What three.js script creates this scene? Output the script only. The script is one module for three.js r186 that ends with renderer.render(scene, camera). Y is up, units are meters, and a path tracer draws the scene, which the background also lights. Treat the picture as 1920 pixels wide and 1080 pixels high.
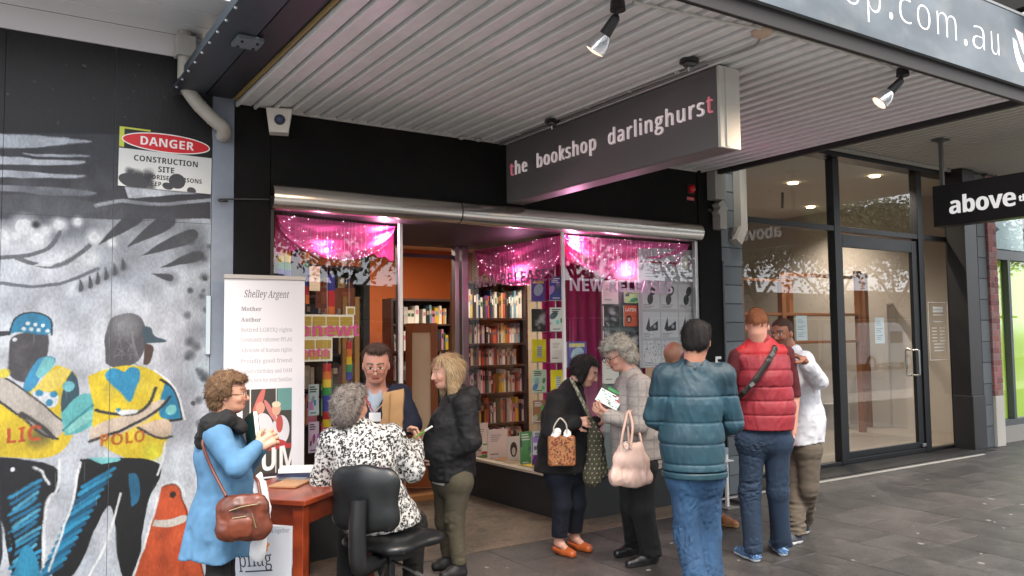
import * as THREE from 'three';
import { mergeGeometries, mergeVertices } from 'three/addons/utils/BufferGeometryUtils.js';
import { RoundedBoxGeometry } from 'three/addons/geometries/RoundedBoxGeometry.js';
import { FontLoader } from 'three/addons/loaders/FontLoader.js';
import { TextGeometry } from 'three/addons/geometries/TextGeometry.js';
import { RectAreaLightUniformsLib } from 'three/addons/lights/RectAreaLightUniformsLib.js';

const scene = new THREE.Scene();
const V = (x, y, z) => new THREE.Vector3(x, y, z);
// ---------- camera: 1.65 m above the pavement, 5.8 m from the shopfront (plane z = 0, x along the street)
const FPX = 1513, EYE = V(0, 1.65, 5.8);
const yaw = 33.07 * Math.PI / 180, pitch = 3.417 * Math.PI / 180, roll = -0.634 * Math.PI / 180;
const fwd = V(Math.sin(yaw) * Math.cos(pitch), Math.sin(pitch), -Math.cos(yaw) * Math.cos(pitch));
const rt0 = V(Math.cos(yaw), 0, Math.sin(yaw)), up0 = rt0.clone().cross(fwd);
const camR = rt0.clone().multiplyScalar(Math.cos(roll)).addScaledVector(up0, Math.sin(roll));
const camU = rt0.clone().multiplyScalar(-Math.sin(roll)).addScaledVector(up0, Math.cos(roll));
const camera = new THREE.PerspectiveCamera(2 * Math.atan(540 / FPX) * 180 / Math.PI, 16 / 9, 0.05, 400);
camera.position.copy(EYE);
camera.quaternion.setFromRotationMatrix(new THREE.Matrix4().makeBasis(camR, camU, fwd.clone().negate()));
camera.updateMatrixWorld(); scene.add(camera);

const renderer = new THREE.WebGLRenderer({ antialias: true });
renderer.setSize(1024, 576);
renderer.toneMapping = THREE.LinearToneMapping;
renderer.toneMappingExposure = 4.5;
renderer.shadowMap.enabled = true;

// ---------- overcast sky (air and cloud only) and a soft, veiled sun
const rnd0 = (s) => () => { s |= 0; s = s + 0x6D2B79F5 | 0; let t = Math.imul(s ^ s >>> 15, 1 | s); t = t + Math.imul(t ^ t >>> 7, 61 | t) ^ t; return ((t ^ t >>> 14) >>> 0) / 4294967296; };
function hash3(x, y, z) { let h = Math.imul(x, 374761393) ^ Math.imul(y, 668265263) ^ Math.imul(z, 1274126177); h = Math.imul(h ^ (h >>> 13), 1274126177); return ((h ^ (h >>> 16)) >>> 0) / 4294967296; }
function vn(x, y, z) {
  const X = Math.floor(x), Y = Math.floor(y), Z = Math.floor(z); let u = x - X, v = y - Y, w = z - Z;
  u = u * u * (3 - 2 * u); v = v * v * (3 - 2 * v); w = w * w * (3 - 2 * w);
  const l = (a, b, t) => a + (b - a) * t;
  return l(l(l(hash3(X, Y, Z), hash3(X + 1, Y, Z), u), l(hash3(X, Y + 1, Z), hash3(X + 1, Y + 1, Z), u), v),
    l(l(hash3(X, Y, Z + 1), hash3(X + 1, Y, Z + 1), u), l(hash3(X, Y + 1, Z + 1), hash3(X + 1, Y + 1, Z + 1), u), v), w) * 2 - 1;
}
const fbm = (x, y, z, o = 4) => { let a = 0.5, s = 0; for (let i = 0; i < o; i++) { s += a * vn(x, y, z); x *= 2.03; y *= 2.03; z *= 2.03; a *= 0.5; } return s; };
{
  const W = 512, Hh = 256, d = new Float32Array(W * Hh * 4);
  for (let j = 0; j < Hh; j++) for (let i = 0; i < W; i++) {
    const th = (j + 0.5) / Hh * Math.PI - Math.PI / 2, ph = (i + 0.5) / W * Math.PI * 2;
    const x = Math.cos(th) * Math.cos(ph), y = Math.sin(th), z = Math.cos(th) * Math.sin(ph);
    const n = fbm(x * 2.2 + 7, y * 4, z * 2.2, 5), up = Math.max(0, y);
    const L = (0.86 + 0.25 * n) * (0.85 + 0.3 * up) * (y < 0 ? 0.25 : 1) * 1.0;
    const k = (j * W + i) * 4; d[k] = L * 0.97; d[k + 1] = L; d[k + 2] = L * 1.05; d[k + 3] = 1;
  }
  const sky = new THREE.DataTexture(d, W, Hh, THREE.RGBAFormat, THREE.FloatType);
  sky.mapping = THREE.EquirectangularReflectionMapping; sky.magFilter = THREE.LinearFilter; sky.needsUpdate = true;
  scene.background = sky; scene.environment = sky;
}
const sun = new THREE.DirectionalLight(0xfff4e6, 1.2);
sun.position.set(-6, 30, 20); sun.target.position.set(4, 0, 0); sun.castShadow = true; sun.shadow.radius = 40;
Object.assign(sun.shadow.camera, { left: -20, right: 20, top: 20, bottom: -20, near: 1, far: 80 }); sun.shadow.mapSize.set(2048, 2048);
scene.add(sun, sun.target);
RectAreaLightUniformsLib.init();

// ---------- helpers
const rnd = rnd0(77);
const T0 = Date.now(), stage = (s) => console.log(s, ((Date.now() - T0) / 1000).toFixed(1) + 's');
// photo pixels (1920 x 1080) give a direction; the plane or the depth gives the distance
const rayTo = (x, y) => fwd.clone().addScaledVector(camR, (x - 960) / FPX).addScaledVector(camU, -(y - 540) / FPX);
const at = (x, y, depth) => EYE.clone().addScaledVector(rayTo(x, y), depth);
const onAxis = (ax, x, y, v) => { const d = rayTo(x, y); return EYE.clone().addScaledVector(d, (v - EYE[ax]) / d[ax]); };
const onZ = (x, y, z) => onAxis('z', x, y, z), onY = (x, y, h) => onAxis('y', x, y, h), onX = (x, y, X) => onAxis('x', x, y, X);

const taken = {};
function numbered(n) { const k = taken[n] = (taken[n] ?? -1) + 1; return k ? `${n}_${String(k).padStart(3, '0')}` : n; }
function tag(o, label, category, group, kind) { if (label) o.userData.label = label; if (category) o.userData.category = category; if (group) o.userData.group = group; if (kind) o.userData.kind = kind; return o; }
function thing(name, label, category, pos = [0, 0, 0], group) { const o = new THREE.Group(); o.name = numbered(name); o.position.set(...pos); scene.add(o); return tag(o, label, category, group); }
function mesh(name, geo, m, parent, label) {
  const o = new THREE.Mesh(Array.isArray(geo) ? merge(geo) : geo, m); o.castShadow = o.receiveShadow = true;
  if (parent) { o.name = name; parent.add(o); if (label) o.userData.label = label; } else { o.name = numbered(name); scene.add(o); }
  return o;
}
const solo = (name, geo, m, label, category, group) => tag(mesh(name, geo, m), label, category, group);
function merge(list) {
  list = list.map((g) => { g = g.index ? g.toNonIndexed() : g; for (const k of Object.keys(g.attributes)) if (!['position', 'normal', 'uv', 'color'].includes(k)) g.deleteAttribute(k); return g; });
  if (!list.every((g) => g.attributes.uv)) list.forEach((g) => g.deleteAttribute('uv'));
  return mergeGeometries(list);
}
// box between two corners, uv in metres
function B(x0, x1, y0, y1, z0, z1, r = 0) {
  const w = x1 - x0, h = y1 - y0, d = z1 - z0;
  const g = r ? new RoundedBoxGeometry(w, h, d, 2, r) : new THREE.BoxGeometry(w, h, d);
  const p = g.attributes.position, n = g.attributes.normal, u = g.attributes.uv;
  for (let i = 0; i < p.count; i++) {
    const ax = Math.abs(n.getX(i)), ay = Math.abs(n.getY(i)), az = Math.abs(n.getZ(i)), X = p.getX(i) + (x0 + x1) / 2, Y = p.getY(i) + (y0 + y1) / 2, Z = p.getZ(i) + (z0 + z1) / 2;
    if (ay >= ax && ay >= az) u.setXY(i, X, Z); else if (ax >= az) u.setXY(i, Z, Y); else u.setXY(i, X, Y);
  }
  return g.translate((x0 + x1) / 2, (y0 + y1) / 2, (z0 + z1) / 2);
}
// bar of rectangular section between two points
function bar(a, b, w, h, upv = V(0, 1, 0)) {
  const d = b.clone().sub(a), L = d.length(), g = new THREE.BoxGeometry(w, h, L); d.normalize();
  const x = upv.clone().cross(d).normalize(), y = d.clone().cross(x);
  return g.applyMatrix4(new THREE.Matrix4().makeBasis(x, y, d).setPosition(a.clone().add(b).multiplyScalar(0.5)));
}
function tube(pts, r, seg = 24, rad = 8) { return new THREE.TubeGeometry(new THREE.CatmullRomCurve3(pts, false, 'catmullrom', 0.35), seg, r, rad); }
function cyl(a, b, ra, rb = ra, n = 20) {
  const d = b.clone().sub(a), g = new THREE.CylinderGeometry(rb, ra, d.length(), n, 1);
  g.applyQuaternion(new THREE.Quaternion().setFromUnitVectors(V(0, 1, 0), d.clone().normalize()));
  const m = a.clone().add(b).multiplyScalar(0.5); return g.translate(m.x, m.y, m.z);
}
const C = (h) => new THREE.Color(h);
function mat(color, roughness = 0.7, o = {}) { return new THREE.MeshStandardMaterial({ color, roughness, metalness: 0, ...o }); }
function canvas(w, h, draw) { const c = document.createElement('canvas'); c.width = w; c.height = h; draw(c.getContext('2d'), w, h); const t = new THREE.CanvasTexture(c); t.colorSpace = THREE.SRGBColorSpace; t.magFilter = THREE.LinearFilter; t.anisotropy = 8; return t; }
function noiseTex(size, rep, fn, srgb = true) {
  const d = new Uint8Array(size * size * 4);
  for (let j = 0; j < size; j++) for (let i = 0; i < size; i++) { const c = fn(i / size, j / size, i, j), k = (j * size + i) * 4; d[k] = c[0]; d[k + 1] = c[1] ?? c[0]; d[k + 2] = c[2] ?? c[0]; d[k + 3] = 255; }
  const t = new THREE.DataTexture(d, size, size); t.wrapS = t.wrapT = THREE.RepeatWrapping; t.magFilter = THREE.LinearFilter; t.minFilter = THREE.LinearMipmapLinearFilter; t.generateMipmaps = true; t.repeat.set(rep, rep);
  if (srgb) t.colorSpace = THREE.SRGBColorSpace; t.needsUpdate = true; return t;
}
// tileable noise
const tn = (u, v, f, s = 0, o = 4) => { let a = 0.5, r = 0; for (let k = 0; k < o; k++) { const F = f * 2 ** k, m = (q) => ((q % F) + F) % F, X = Math.floor(u * F), Y = Math.floor(v * F); let fx = u * F - X, fy = v * F - Y; fx = fx * fx * (3 - 2 * fx); fy = fy * fy * (3 - 2 * fy); const h = (x, y) => hash3(m(x) + s, m(y) + 31, s + k); r += a * ((h(X, Y) * (1 - fx) + h(X + 1, Y) * fx) * (1 - fy) + (h(X, Y + 1) * (1 - fx) + h(X + 1, Y + 1) * fx) * fy); a /= 2; } return r / (1 - a * 2); };
const clamp = (x, a = 0, b = 1) => Math.min(b, Math.max(a, x)), smooth = (a, b, x) => { const t = clamp((x - a) / (b - a)); return t * t * (3 - 2 * t); };
// a flat printed sheet (front face carries the print, the sheet has thickness); corners u: width axis, v: height axis
function sheet(name, origin, ux, uy, w, h, map, parent, o = {}) {
  const t = o.t ?? 0.004, g = new THREE.BoxGeometry(w, h, t), n = ux.clone().cross(uy);
  g.applyMatrix4(new THREE.Matrix4().makeBasis(ux, uy, n).setPosition(origin.clone().addScaledVector(ux, w / 2).addScaledVector(uy, h / 2)));
  const front = mat(0xffffff, o.rough ?? 0.55, { map, ...(o.mat ?? {}) }), side = mat(o.side ?? 0xdddddd, 0.7);
  const ms = [side, side, side, side, front, o.back ? front : side];
  const m = new THREE.Mesh(g, ms); m.castShadow = m.receiveShadow = true; m.name = parent ? name : numbered(name); (parent ?? scene).add(m); return m;
}
const glassM = new THREE.MeshPhysicalMaterial({ color: 0xf4f8f6, roughness: 0.0, metalness: 0, transmission: 1, thickness: 0, ior: 1.8 });
function pane(name, a, b, y0, y1, parent, m = glassM) { // vertical glass sheet between plan points a and b
  const g = new THREE.BufferGeometry();
  g.setAttribute('position', new THREE.Float32BufferAttribute([a[0], y0, a[1], b[0], y0, b[1], b[0], y1, b[1], a[0], y1, a[1]], 3));
  g.setAttribute('uv', new THREE.Float32BufferAttribute([0, 0, 1, 0, 1, 1, 0, 1], 2)); g.setIndex([0, 1, 2, 0, 2, 3]); g.computeVertexNormals();
  const o = mesh(name, g, m, parent); return o;
}
// ================= SETTING =================
// ---------- ground
const stoneTex = noiseTex(512, 1, (u, v, i, j) => { const a = tn(u, v, 4, 3), b = tn(u, v, 64, 9, 2), c = tn(u, v, 10, 21, 3); let L = 68 + (a - 0.5) * 50 + (b - 0.5) * 26; if (c > 0.66) L += 8; return [L * 1.04, L * 0.985, L * 0.95]; });
const grainBump = noiseTex(256, 3, (u, v) => { const b = tn(u, v, 48, 4, 3); return [255 * b]; }, false);
const paverMats = [0.72, 0.76, 0.8, 0.84, 0.78].map((k, i) => { const t = stoneTex.clone(); t.offset.set(i * 0.37, i * 0.21); t.repeat.set(0.9, 0.9); t.needsUpdate = true; return mat(new THREE.Color(k * (i === 3 ? 1.05 : 1), k, k), 0.5, { map: t, bumpMap: grainBump, bumpScale: 0.0015 }); });
const roadTex = noiseTex(512, 0.8, (u, v) => { const a = tn(u, v, 90, 5, 2), b = tn(u, v, 5, 8); const L = 96 + (a - 0.5) * 50 + (b - 0.5) * 22; return [L, L, L * 1.02]; });
{
  const ground = mesh('ground', new THREE.PlaneGeometry(160, 160).rotateX(-Math.PI / 2).translate(0, -0.17, 0), mat(0x5b5a58, 0.9)); tag(ground, null, null, null, 'structure');
  const road = mesh('road', B(-70, 70, -0.16, -0.125, 6.75, 18), mat(0xffffff, 0.85, { map: roadTex })); tag(road, null, null, null, 'structure');
  tag(mesh('kerb', B(-70, 70, -0.16, 0.0, 6.55, 6.745, 0.015), mat(0x86837e, 0.8)), null, null, null, 'structure');
  const pv = thing('pavement'); tag(pv, null, null, null, 'structure');
  mesh('paving_bed', B(-40, 40, -0.165, -0.03, -0.48, 6.54), mat(0x2c2927, 0.95), pv);
  const W = 0.499, L = 0.75, geoCache = [0, 1, 2].map((k) => { const g = B(0.0025, W - 0.0025, -0.03, 0, 0.0025, L - 0.0025, 0.003); const u = g.attributes.uv; for (let i = 0; i < u.count; i++) u.setXY(i, u.getX(i) + k * 0.31, u.getY(i) + k * 0.57); return g; });
  for (let c = -8; c < 19; c++) for (let r = -1; r < 6; r++) {
    const x = 4.28 + W * c, z = 0.365 + r * L + (((c % 2) + 2) % 2) * 0.33 - 0.33;
    const zmin = x < 6.05 ? 0.365 : -0.46, z0 = Math.max(zmin, z), z1 = Math.min(z + L, 4.9); if (z1 - z0 < 0.06) continue;
    let g = geoCache[(c * 7 + r * 3 + 70) % 3];
    if (z0 !== z || z1 !== z + L) g = B(0.0025, W - 0.0025, -0.03, 0, 0.0025, z1 - z0 - 0.0025, 0.003);
    const p = mesh('paver', g, paverMats[Math.floor(hash3(c, r, 5) * 5)], pv); p.position.set(x, (hash3(c, r, 8) - 0.5) * 0.002, z0);
  }
  mesh('paving_field', B(-40, 40, -0.029, -0.002, 4.905, 6.54), mat(0x8f8a84, 0.8), pv);
  mesh('paving_field', B(13.8, 40, -0.029, -0.002, -0.45, 4.9), mat(0x8a8480, 0.7, { map: stoneTex }), pv);
  mesh('paving_field', B(-40, 0.27, -0.029, -0.002, -0.45, 4.9), mat(0x8a8480, 0.7, { map: stoneTex }), pv);
  // chewing gum spots and litter: matter on the paving
  const gum = []; for (let k = 0; k < 60; k++) { const x = 2 + rnd() * 8.5, z = 0.1 + rnd() * 3.6, r = 0.008 + rnd() * 0.014; gum.push(new THREE.CylinderGeometry(r, r * 1.15, 0.003, 9).scale(1, 1, 0.6 + rnd() * 0.8).translate(x, 0.0025, z)); }
  const gs = mesh('gum_spots', gum, mat(0x6f6a64, 0.8), pv); gs.userData.kind = 'stuff';
  // shop entry floor, worn terrazzo up to the property line
  const terr = noiseTex(512, 0.7, (u, v) => { const a = tn(u, v, 3, 12), b = tn(u, v, 80, 2, 2), c = tn(u, v, 14, 7); const L = 104 + (a - 0.5) * 70 + (b - 0.5) * 34 + (c > 0.6 ? -14 : 0); return [L * 1.06, L * 0.93, L * 0.78]; });
  tag(mesh('entry_floor', B(1.46, 6.05, -0.16, 0.003, -1.75, 0.36, 0.003), mat(0xffffff, 0.6, { map: terr, bumpMap: grainBump, bumpScale: 0.001 })), null, null, null, 'structure');
  const tread = mesh('threshold_strip', B(6.1, 11.2, 0.001, 0.012, 0.07, 0.12, 0.004), mat(0xaaa59e, 0.5, { metalness: 0.2 }), pv);
}
// ---------- bookshop building
const blackWall = noiseTex(256, 0.6, (u, v) => { const a = tn(u, v, 5, 2), b = tn(u, v, 60, 6, 2); const L = 16 + (a - 0.5) * 12 + (b - 0.5) * 6; return [L * 1.02, L * 0.97, L * 0.93]; });
const blackM = new THREE.MeshPhysicalMaterial({ color: 0xffffff, roughness: 0.85, specularIntensity: 0.45, map: blackWall, bumpMap: grainBump, bumpScale: 0.001 });
const steelM = mat(0xb9b9b7, 0.28, { metalness: 1 });
const LP = [2.84, -0.24], RC = [4.34, -0.02], RF = [4.27, -1.62]; // left post, right corner, far end of the return
const shop = thing('bookshop', 'black painted bookshop front with chrome band above pink dressed windows', 'shop');
{
  mesh('pillar', B(1.445, 1.70, 0.004, 3.315, -0.35, 0.0, 0.006), blackM, shop, 'black painted pillar at the mural side');
  mesh('pillar', B(6.045, 6.37, 0.004, 3.315, -0.35, 0.01, 0.006), blackM, shop, 'dark pillar carrying the number 5');
  mesh('fascia_wall', B(1.703, 6.042, 2.70, 3.315, -0.25, -0.005), blackM, shop);
  mesh('upper_wall', B(1.445, 6.37, 3.33, 7.5, -0.3, -0.02), mat(0x4a4540, 0.8), shop);
  // rolled chrome band in two lengths
  const bandM = new THREE.MeshStandardMaterial({ color: 0xd9d6cf, roughness: 0.24, metalness: 1, side: THREE.DoubleSide });
  for (const [x0, x1] of [[1.705, 3.245], [3.255, 6.04]]) {
    const N = 26, path = []; for (let i = 0; i <= N; i++) { const a = -Math.PI / 2 + 0.12 + (Math.PI - 0.24) * i / N; path.push([0.012 + 0.075 * Math.cos(a), 2.677 + 0.092 * Math.sin(a)]); }
    path.unshift([0.0, 2.583]); path.push([0.0, 2.771]);
    const M = 36, pos = [], uv = [], idx = [];
    for (let k = 0; k <= M; k++) path.forEach(([z, y], i) => { const x = x0 + (x1 - x0) * k / M, w = 0.003 * vn(x * 3.1, y * 9, 4); pos.push(x, y + w * 0.4, z + w); uv.push(x, i / path.length * 0.3); });
    const Q = path.length; for (let k = 0; k < M; k++) for (let i = 0; i < Q - 1; i++) { const a = k * Q + i, b = a + Q; idx.push(a, b, a + 1, b, b + 1, a + 1); }
    const g = new THREE.BufferGeometry(); g.setAttribute('position', new THREE.Float32BufferAttribute(pos, 3)); g.setAttribute('uv', new THREE.Float32BufferAttribute(uv, 2)); g.setIndex(idx); g.computeVertexNormals();
    mesh('chrome_band', g, bandM, shop);
  }
  // recess soffit, stall risers
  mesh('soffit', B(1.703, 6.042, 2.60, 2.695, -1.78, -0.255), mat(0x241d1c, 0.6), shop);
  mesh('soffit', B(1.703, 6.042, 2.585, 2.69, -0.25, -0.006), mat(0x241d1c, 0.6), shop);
  const riser = mat(0x2b2d2e, 0.45);
  const wallSeg = (name, a, b, y0, y1, t, m, parent) => mesh(name, bar(V(a[0], (y0 + y1) / 2, a[1]), V(b[0], (y0 + y1) / 2, b[1]), t, y1 - y0), m, parent);
  wallSeg('stall_riser', [1.705, -0.05], [LP[0] + 0.02, LP[1] - 0.03], 0.003, 0.37, 0.05, riser, shop);
  wallSeg('stall_riser', [RC[0], -0.03], [6.04, -0.03], 0.003, 0.37, 0.05, riser, shop);
  wallSeg('stall_riser', [RC[0] + 0.02, -0.056], [RF[0] + 0.02, RF[1]], 0.003, 0.37, 0.05, riser, shop);
  wallSeg('stall_riser', [LP[0] + 0.02, LP[1] - 0.06], [3.47, -1.62], 0.003, 0.37, 0.05, riser, shop);
  // sills and posts
  const sillM = mat(0xb8aa96, 0.45);
  wallSeg('sill', [1.705, -0.04], [LP[0] + 0.03, LP[1] - 0.02], 0.372, 0.395, 0.09, sillM, shop);
  wallSeg('sill', [RC[0] - 0.03, -0.02], [6.04, -0.02], 0.372, 0.395, 0.09, sillM, shop);
  wallSeg('sill', [RC[0] + 0.01, -0.068], [RF[0] + 0.01, RF[1]], 0.372, 0.395, 0.09, sillM, shop);
  mesh('corner_post', B(RC[0] - 0.012, RC[0] + 0.012, 0.396, 2.584, RC[1] - 0.012, RC[1] + 0.012), mat(0xe6e3de, 0.35), shop);
  mesh('corner_post', B(LP[0] - 0.014, LP[0] + 0.014, 0.396, 2.584, LP[1] - 0.014, LP[1] + 0.014), mat(0xe6e3de, 0.35), shop);
  mesh('window_jamb', B(6.0, 6.04, 0.396, 2.583, -0.05, -0.006, 0.004), steelM, shop);
  mesh('window_jamb', B(1.703, 1.73, 0.396, 2.583, -0.05, -0.006, 0.004), mat(0x1d1b1a, 0.5), shop);
  // doorway: chrome jambs, head, open timber door leaf
  mesh('door_jamb', B(4.12, 4.17, 0.004, 2.598, -1.7, -1.62, 0.005), steelM, shop);
  mesh('door_jamb', B(4.19, 4.27, 0.004, 2.598, -1.7, -1.60, 0.006), steelM, shop);
  mesh('door_jamb', B(3.47, 3.52, 0.004, 2.598, -1.7, -1.62, 0.005), steelM, shop);
  mesh('fanlight_bar', B(3.522, 4.118, 2.47, 2.51, -1.69, -1.65), mat(0x3a1d10, 0.4), shop);
  mesh('door_sill', B(3.522, 4.118, 0.004, 0.06, -1.72, -1.6, 0.004), mat(0x9a6b3a, 0.5), shop);
  // glass
  pane('window_pane', [1.73, -0.035], [LP[0] - 0.014, LP[1]], 0.396, 2.584, shop);
  pane('window_pane', [RC[0] + 0.012, RC[1]], [6.0, -0.03], 0.396, 2.584, shop);
  pane('window_pane', [RC[0], RC[1] - 0.012], [RF[0], RF[1] + 0.02], 0.396, 2.584, shop);
  pane('window_pane', [LP[0], LP[1] - 0.014], [3.47, -1.64], 0.396, 2.584, shop);
  // room behind
  const cream = mat(0xcbb9a0, 0.8), orange = mat(0xa8501a, 0.75);
  mesh('room_floor', B(1.5, 6.3, -0.12, 0.05, -5.0, -1.76), mat(0x5b3a26, 0.5), shop);
  mesh('room_ceiling', B(1.5, 6.3, 2.95, 3.1, -5.0, -0.26), cream, shop);
  mesh('room_wall', B(1.5, 6.3, 0.05, 2.95, -5.15, -5.0), orange, shop, 'orange back wall');
  mesh('room_wall', B(1.36, 1.5, 0, 3.1, -5.0, -0.36), mat(0x51463e, 0.8), shop);
  mesh('room_wall', B(6.3, 6.38, 0, 3.1, -5.0, -0.36), cream, shop);
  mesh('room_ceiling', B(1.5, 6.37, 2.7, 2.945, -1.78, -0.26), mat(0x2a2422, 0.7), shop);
  // raised window decks
  const deckM = mat(0x8d7a5f, 0.6), dk = (pts, name) => { const s = new THREE.Shape(pts.map(([x, z]) => new THREE.Vector2(x, -z))); return mesh(name, new THREE.ExtrudeGeometry(s, { depth: 0.03, bevelEnabled: false }).rotateX(-Math.PI / 2).translate(0, 0.335, 0), deckM, shop); };
  dk([[1.72, -0.08], [LP[0] - 0.01, LP[1] - 0.04], [3.44, -1.62], [1.72, -1.62]], 'window_deck');
  dk([[RC[0] + 0.06, -0.07], [6.03, -0.07], [6.03, -1.62], [RF[0] + 0.06, -1.62]], 'window_deck');
}
// ---------- bookshop awning
const ceilM = noiseTex(256, 0.5, (u, v) => { const a = tn(u, v, 3, 42), b = tn(u, v, 40, 6, 2); const L = 212 + (a - 0.5) * 34 + (b - 0.5) * 14; return [L * 0.995, L * 0.995, L * 0.985]; });
const awning = thing('shop_awning', 'pale ribbed metal awning over the bookshop with a printed street fascia', 'awning', [1.43, 3.32, 0]);
{
  const N = 38, w = (6.2 - 1.43) / N, s = new THREE.Shape();
  s.moveTo(0.015, 0.014); s.lineTo(0.016, -0.014); s.lineTo(0.02, -0.02); s.lineTo(0.034, -0.02); s.lineTo(0.042, 0); s.lineTo(w, 0); s.lineTo(w, 0.014); s.closePath();
  const g = new THREE.ExtrudeGeometry(s, { depth: 3.03, bevelEnabled: false }).translate(0, 0, 0.01), m = mat(0xffffff, 0.42, { map: ceilM });
  for (let i = 0; i < N; i++) { const b = mesh('ceiling_board', g, m, awning); b.position.set(i * w, (hash3(i, 2, 3) - 0.5) * 0.004, 0); }
  mesh('roof_deck', B(0, 4.78, 0.05, 0.3, 0.0, 3.04), mat(0x23211f, 0.9), awning);
  mesh('gutter_beam', B(-0.2, 4.82, -0.06, 0.035, 3.045, 3.075, 0.004), mat(0x241f1c, 0.6), awning);
  mesh('end_beam', B(4.775, 4.83, -0.045, 0.3, 0.0, 3.04, 0.004), mat(0x1b1a19, 0.6), awning);
  mesh('cornice', B(0.27, 4.6, -0.02, 0.0, 0.002, 0.02), mat(0xb5b2ac, 0.5), awning);
  // printed fascia: hazy teal cloud print with the web address
  const X0 = 1.2, X1 = 6.26, Y0 = 3.355, Y1 = 3.86, PW = 2048, PH = 205, k = PW / (X1 - X0);
  const tex = canvas(PW, PH, (c) => {
    const im = c.createImageData(PW, PH);
    for (let j = 0; j < PH; j++) for (let i = 0; i < PW; i++) { const n = fbm(i / 150, j / 70, 3, 5), q = fbm(i / 60 + 9, j / 40, 8, 4); const a = clamp(0.45 + n * 1.1), b = clamp(q * 1.5); const o = (j * PW + i) * 4; im.data[o] = 42 + a * 34 + b * 22; im.data[o + 1] = 52 + a * 33 + b * 16; im.data[o + 2] = 60 + a * 32 + b * 8; im.data[o + 3] = 255; }
    c.putImageData(im, 0, 0); c.fillStyle = 'rgba(255,255,255,.95)'; c.textAlign = 'center'; c.textBaseline = 'alphabetic';
    const X = (px, py) => (onZ(px, py, 3.1).x - X0) * k, base = PH - (3.508 - Y0) * k;
    const tc = document.createElement('canvas'); tc.width = PW; tc.height = PH; const e = tc.getContext('2d'); e.fillStyle = '#fff'; e.font = '122px sans-serif';
    const put = (ch, p0, p1, py) => { const m = e.measureText(ch), x0 = X(p0, py), x1 = X(p1, py), bw = m.actualBoundingBoxRight + m.actualBoundingBoxLeft, q = -bw / 2 + m.actualBoundingBoxLeft; e.save(); e.translate((x0 + x1) / 2, base); e.scale((x1 - x0) / bw, 1); e.fillText(ch, q, 0); if (ch !== '.') { e.globalCompositeOperation = 'destination-out'; e.lineWidth = 5.5; e.strokeText(ch, q, 0); } e.restore(); };
    put('h', 1540, 1566, -30); put('o', 1578, 1611, 0); put('p', 1622, 1650, 10); put('.', 1664, 1671, 25); put('c', 1682, 1708, 35); put('o', 1716, 1743, 48); put('m', 1754, 1792, 65); put('.', 1805, 1811, 85); put('a', 1820, 1845, 90); put('u', 1856, 1872, 105);
    e.textAlign = 'right'; e.fillText('thebooks', X(1532, -40), base); c.drawImage(tc, 0, 0);
    // white and pink mark at the end
    c.fillStyle = '#f7fafc'; c.beginPath(); const L = X(1896, 70); c.moveTo(L, base - 70); c.lineTo(L + 22, base - 62); c.quadraticCurveTo(L + 30, base - 20, L + 75, base + 14); c.lineTo(L + 40, base + 22); c.quadraticCurveTo(L + 2, base - 10, L, base - 70); c.fill();
    c.fillStyle = '#f3c7cf'; c.beginPath(); c.moveTo(L + 12, base - 98); c.lineTo(L + 60, base - 92); c.lineTo(L + 60, base - 30); c.closePath(); c.fill();
  });
  const f = sheet('fascia_panel', V(X0, Y0, 3.08), V(1, 0, 0), V(0, 1, 0), X1 - X0, Y1 - Y0, tex, awning, { t: 0.03, rough: 0.3, side: 0x55595c }); f.position.set(-1.43, -3.32, 0.015);
  mesh('fascia_trim', B(-0.23, 4.84, 0.542, 0.56, 3.07, 3.115), mat(0x77797a, 0.5), awning);
}
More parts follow.
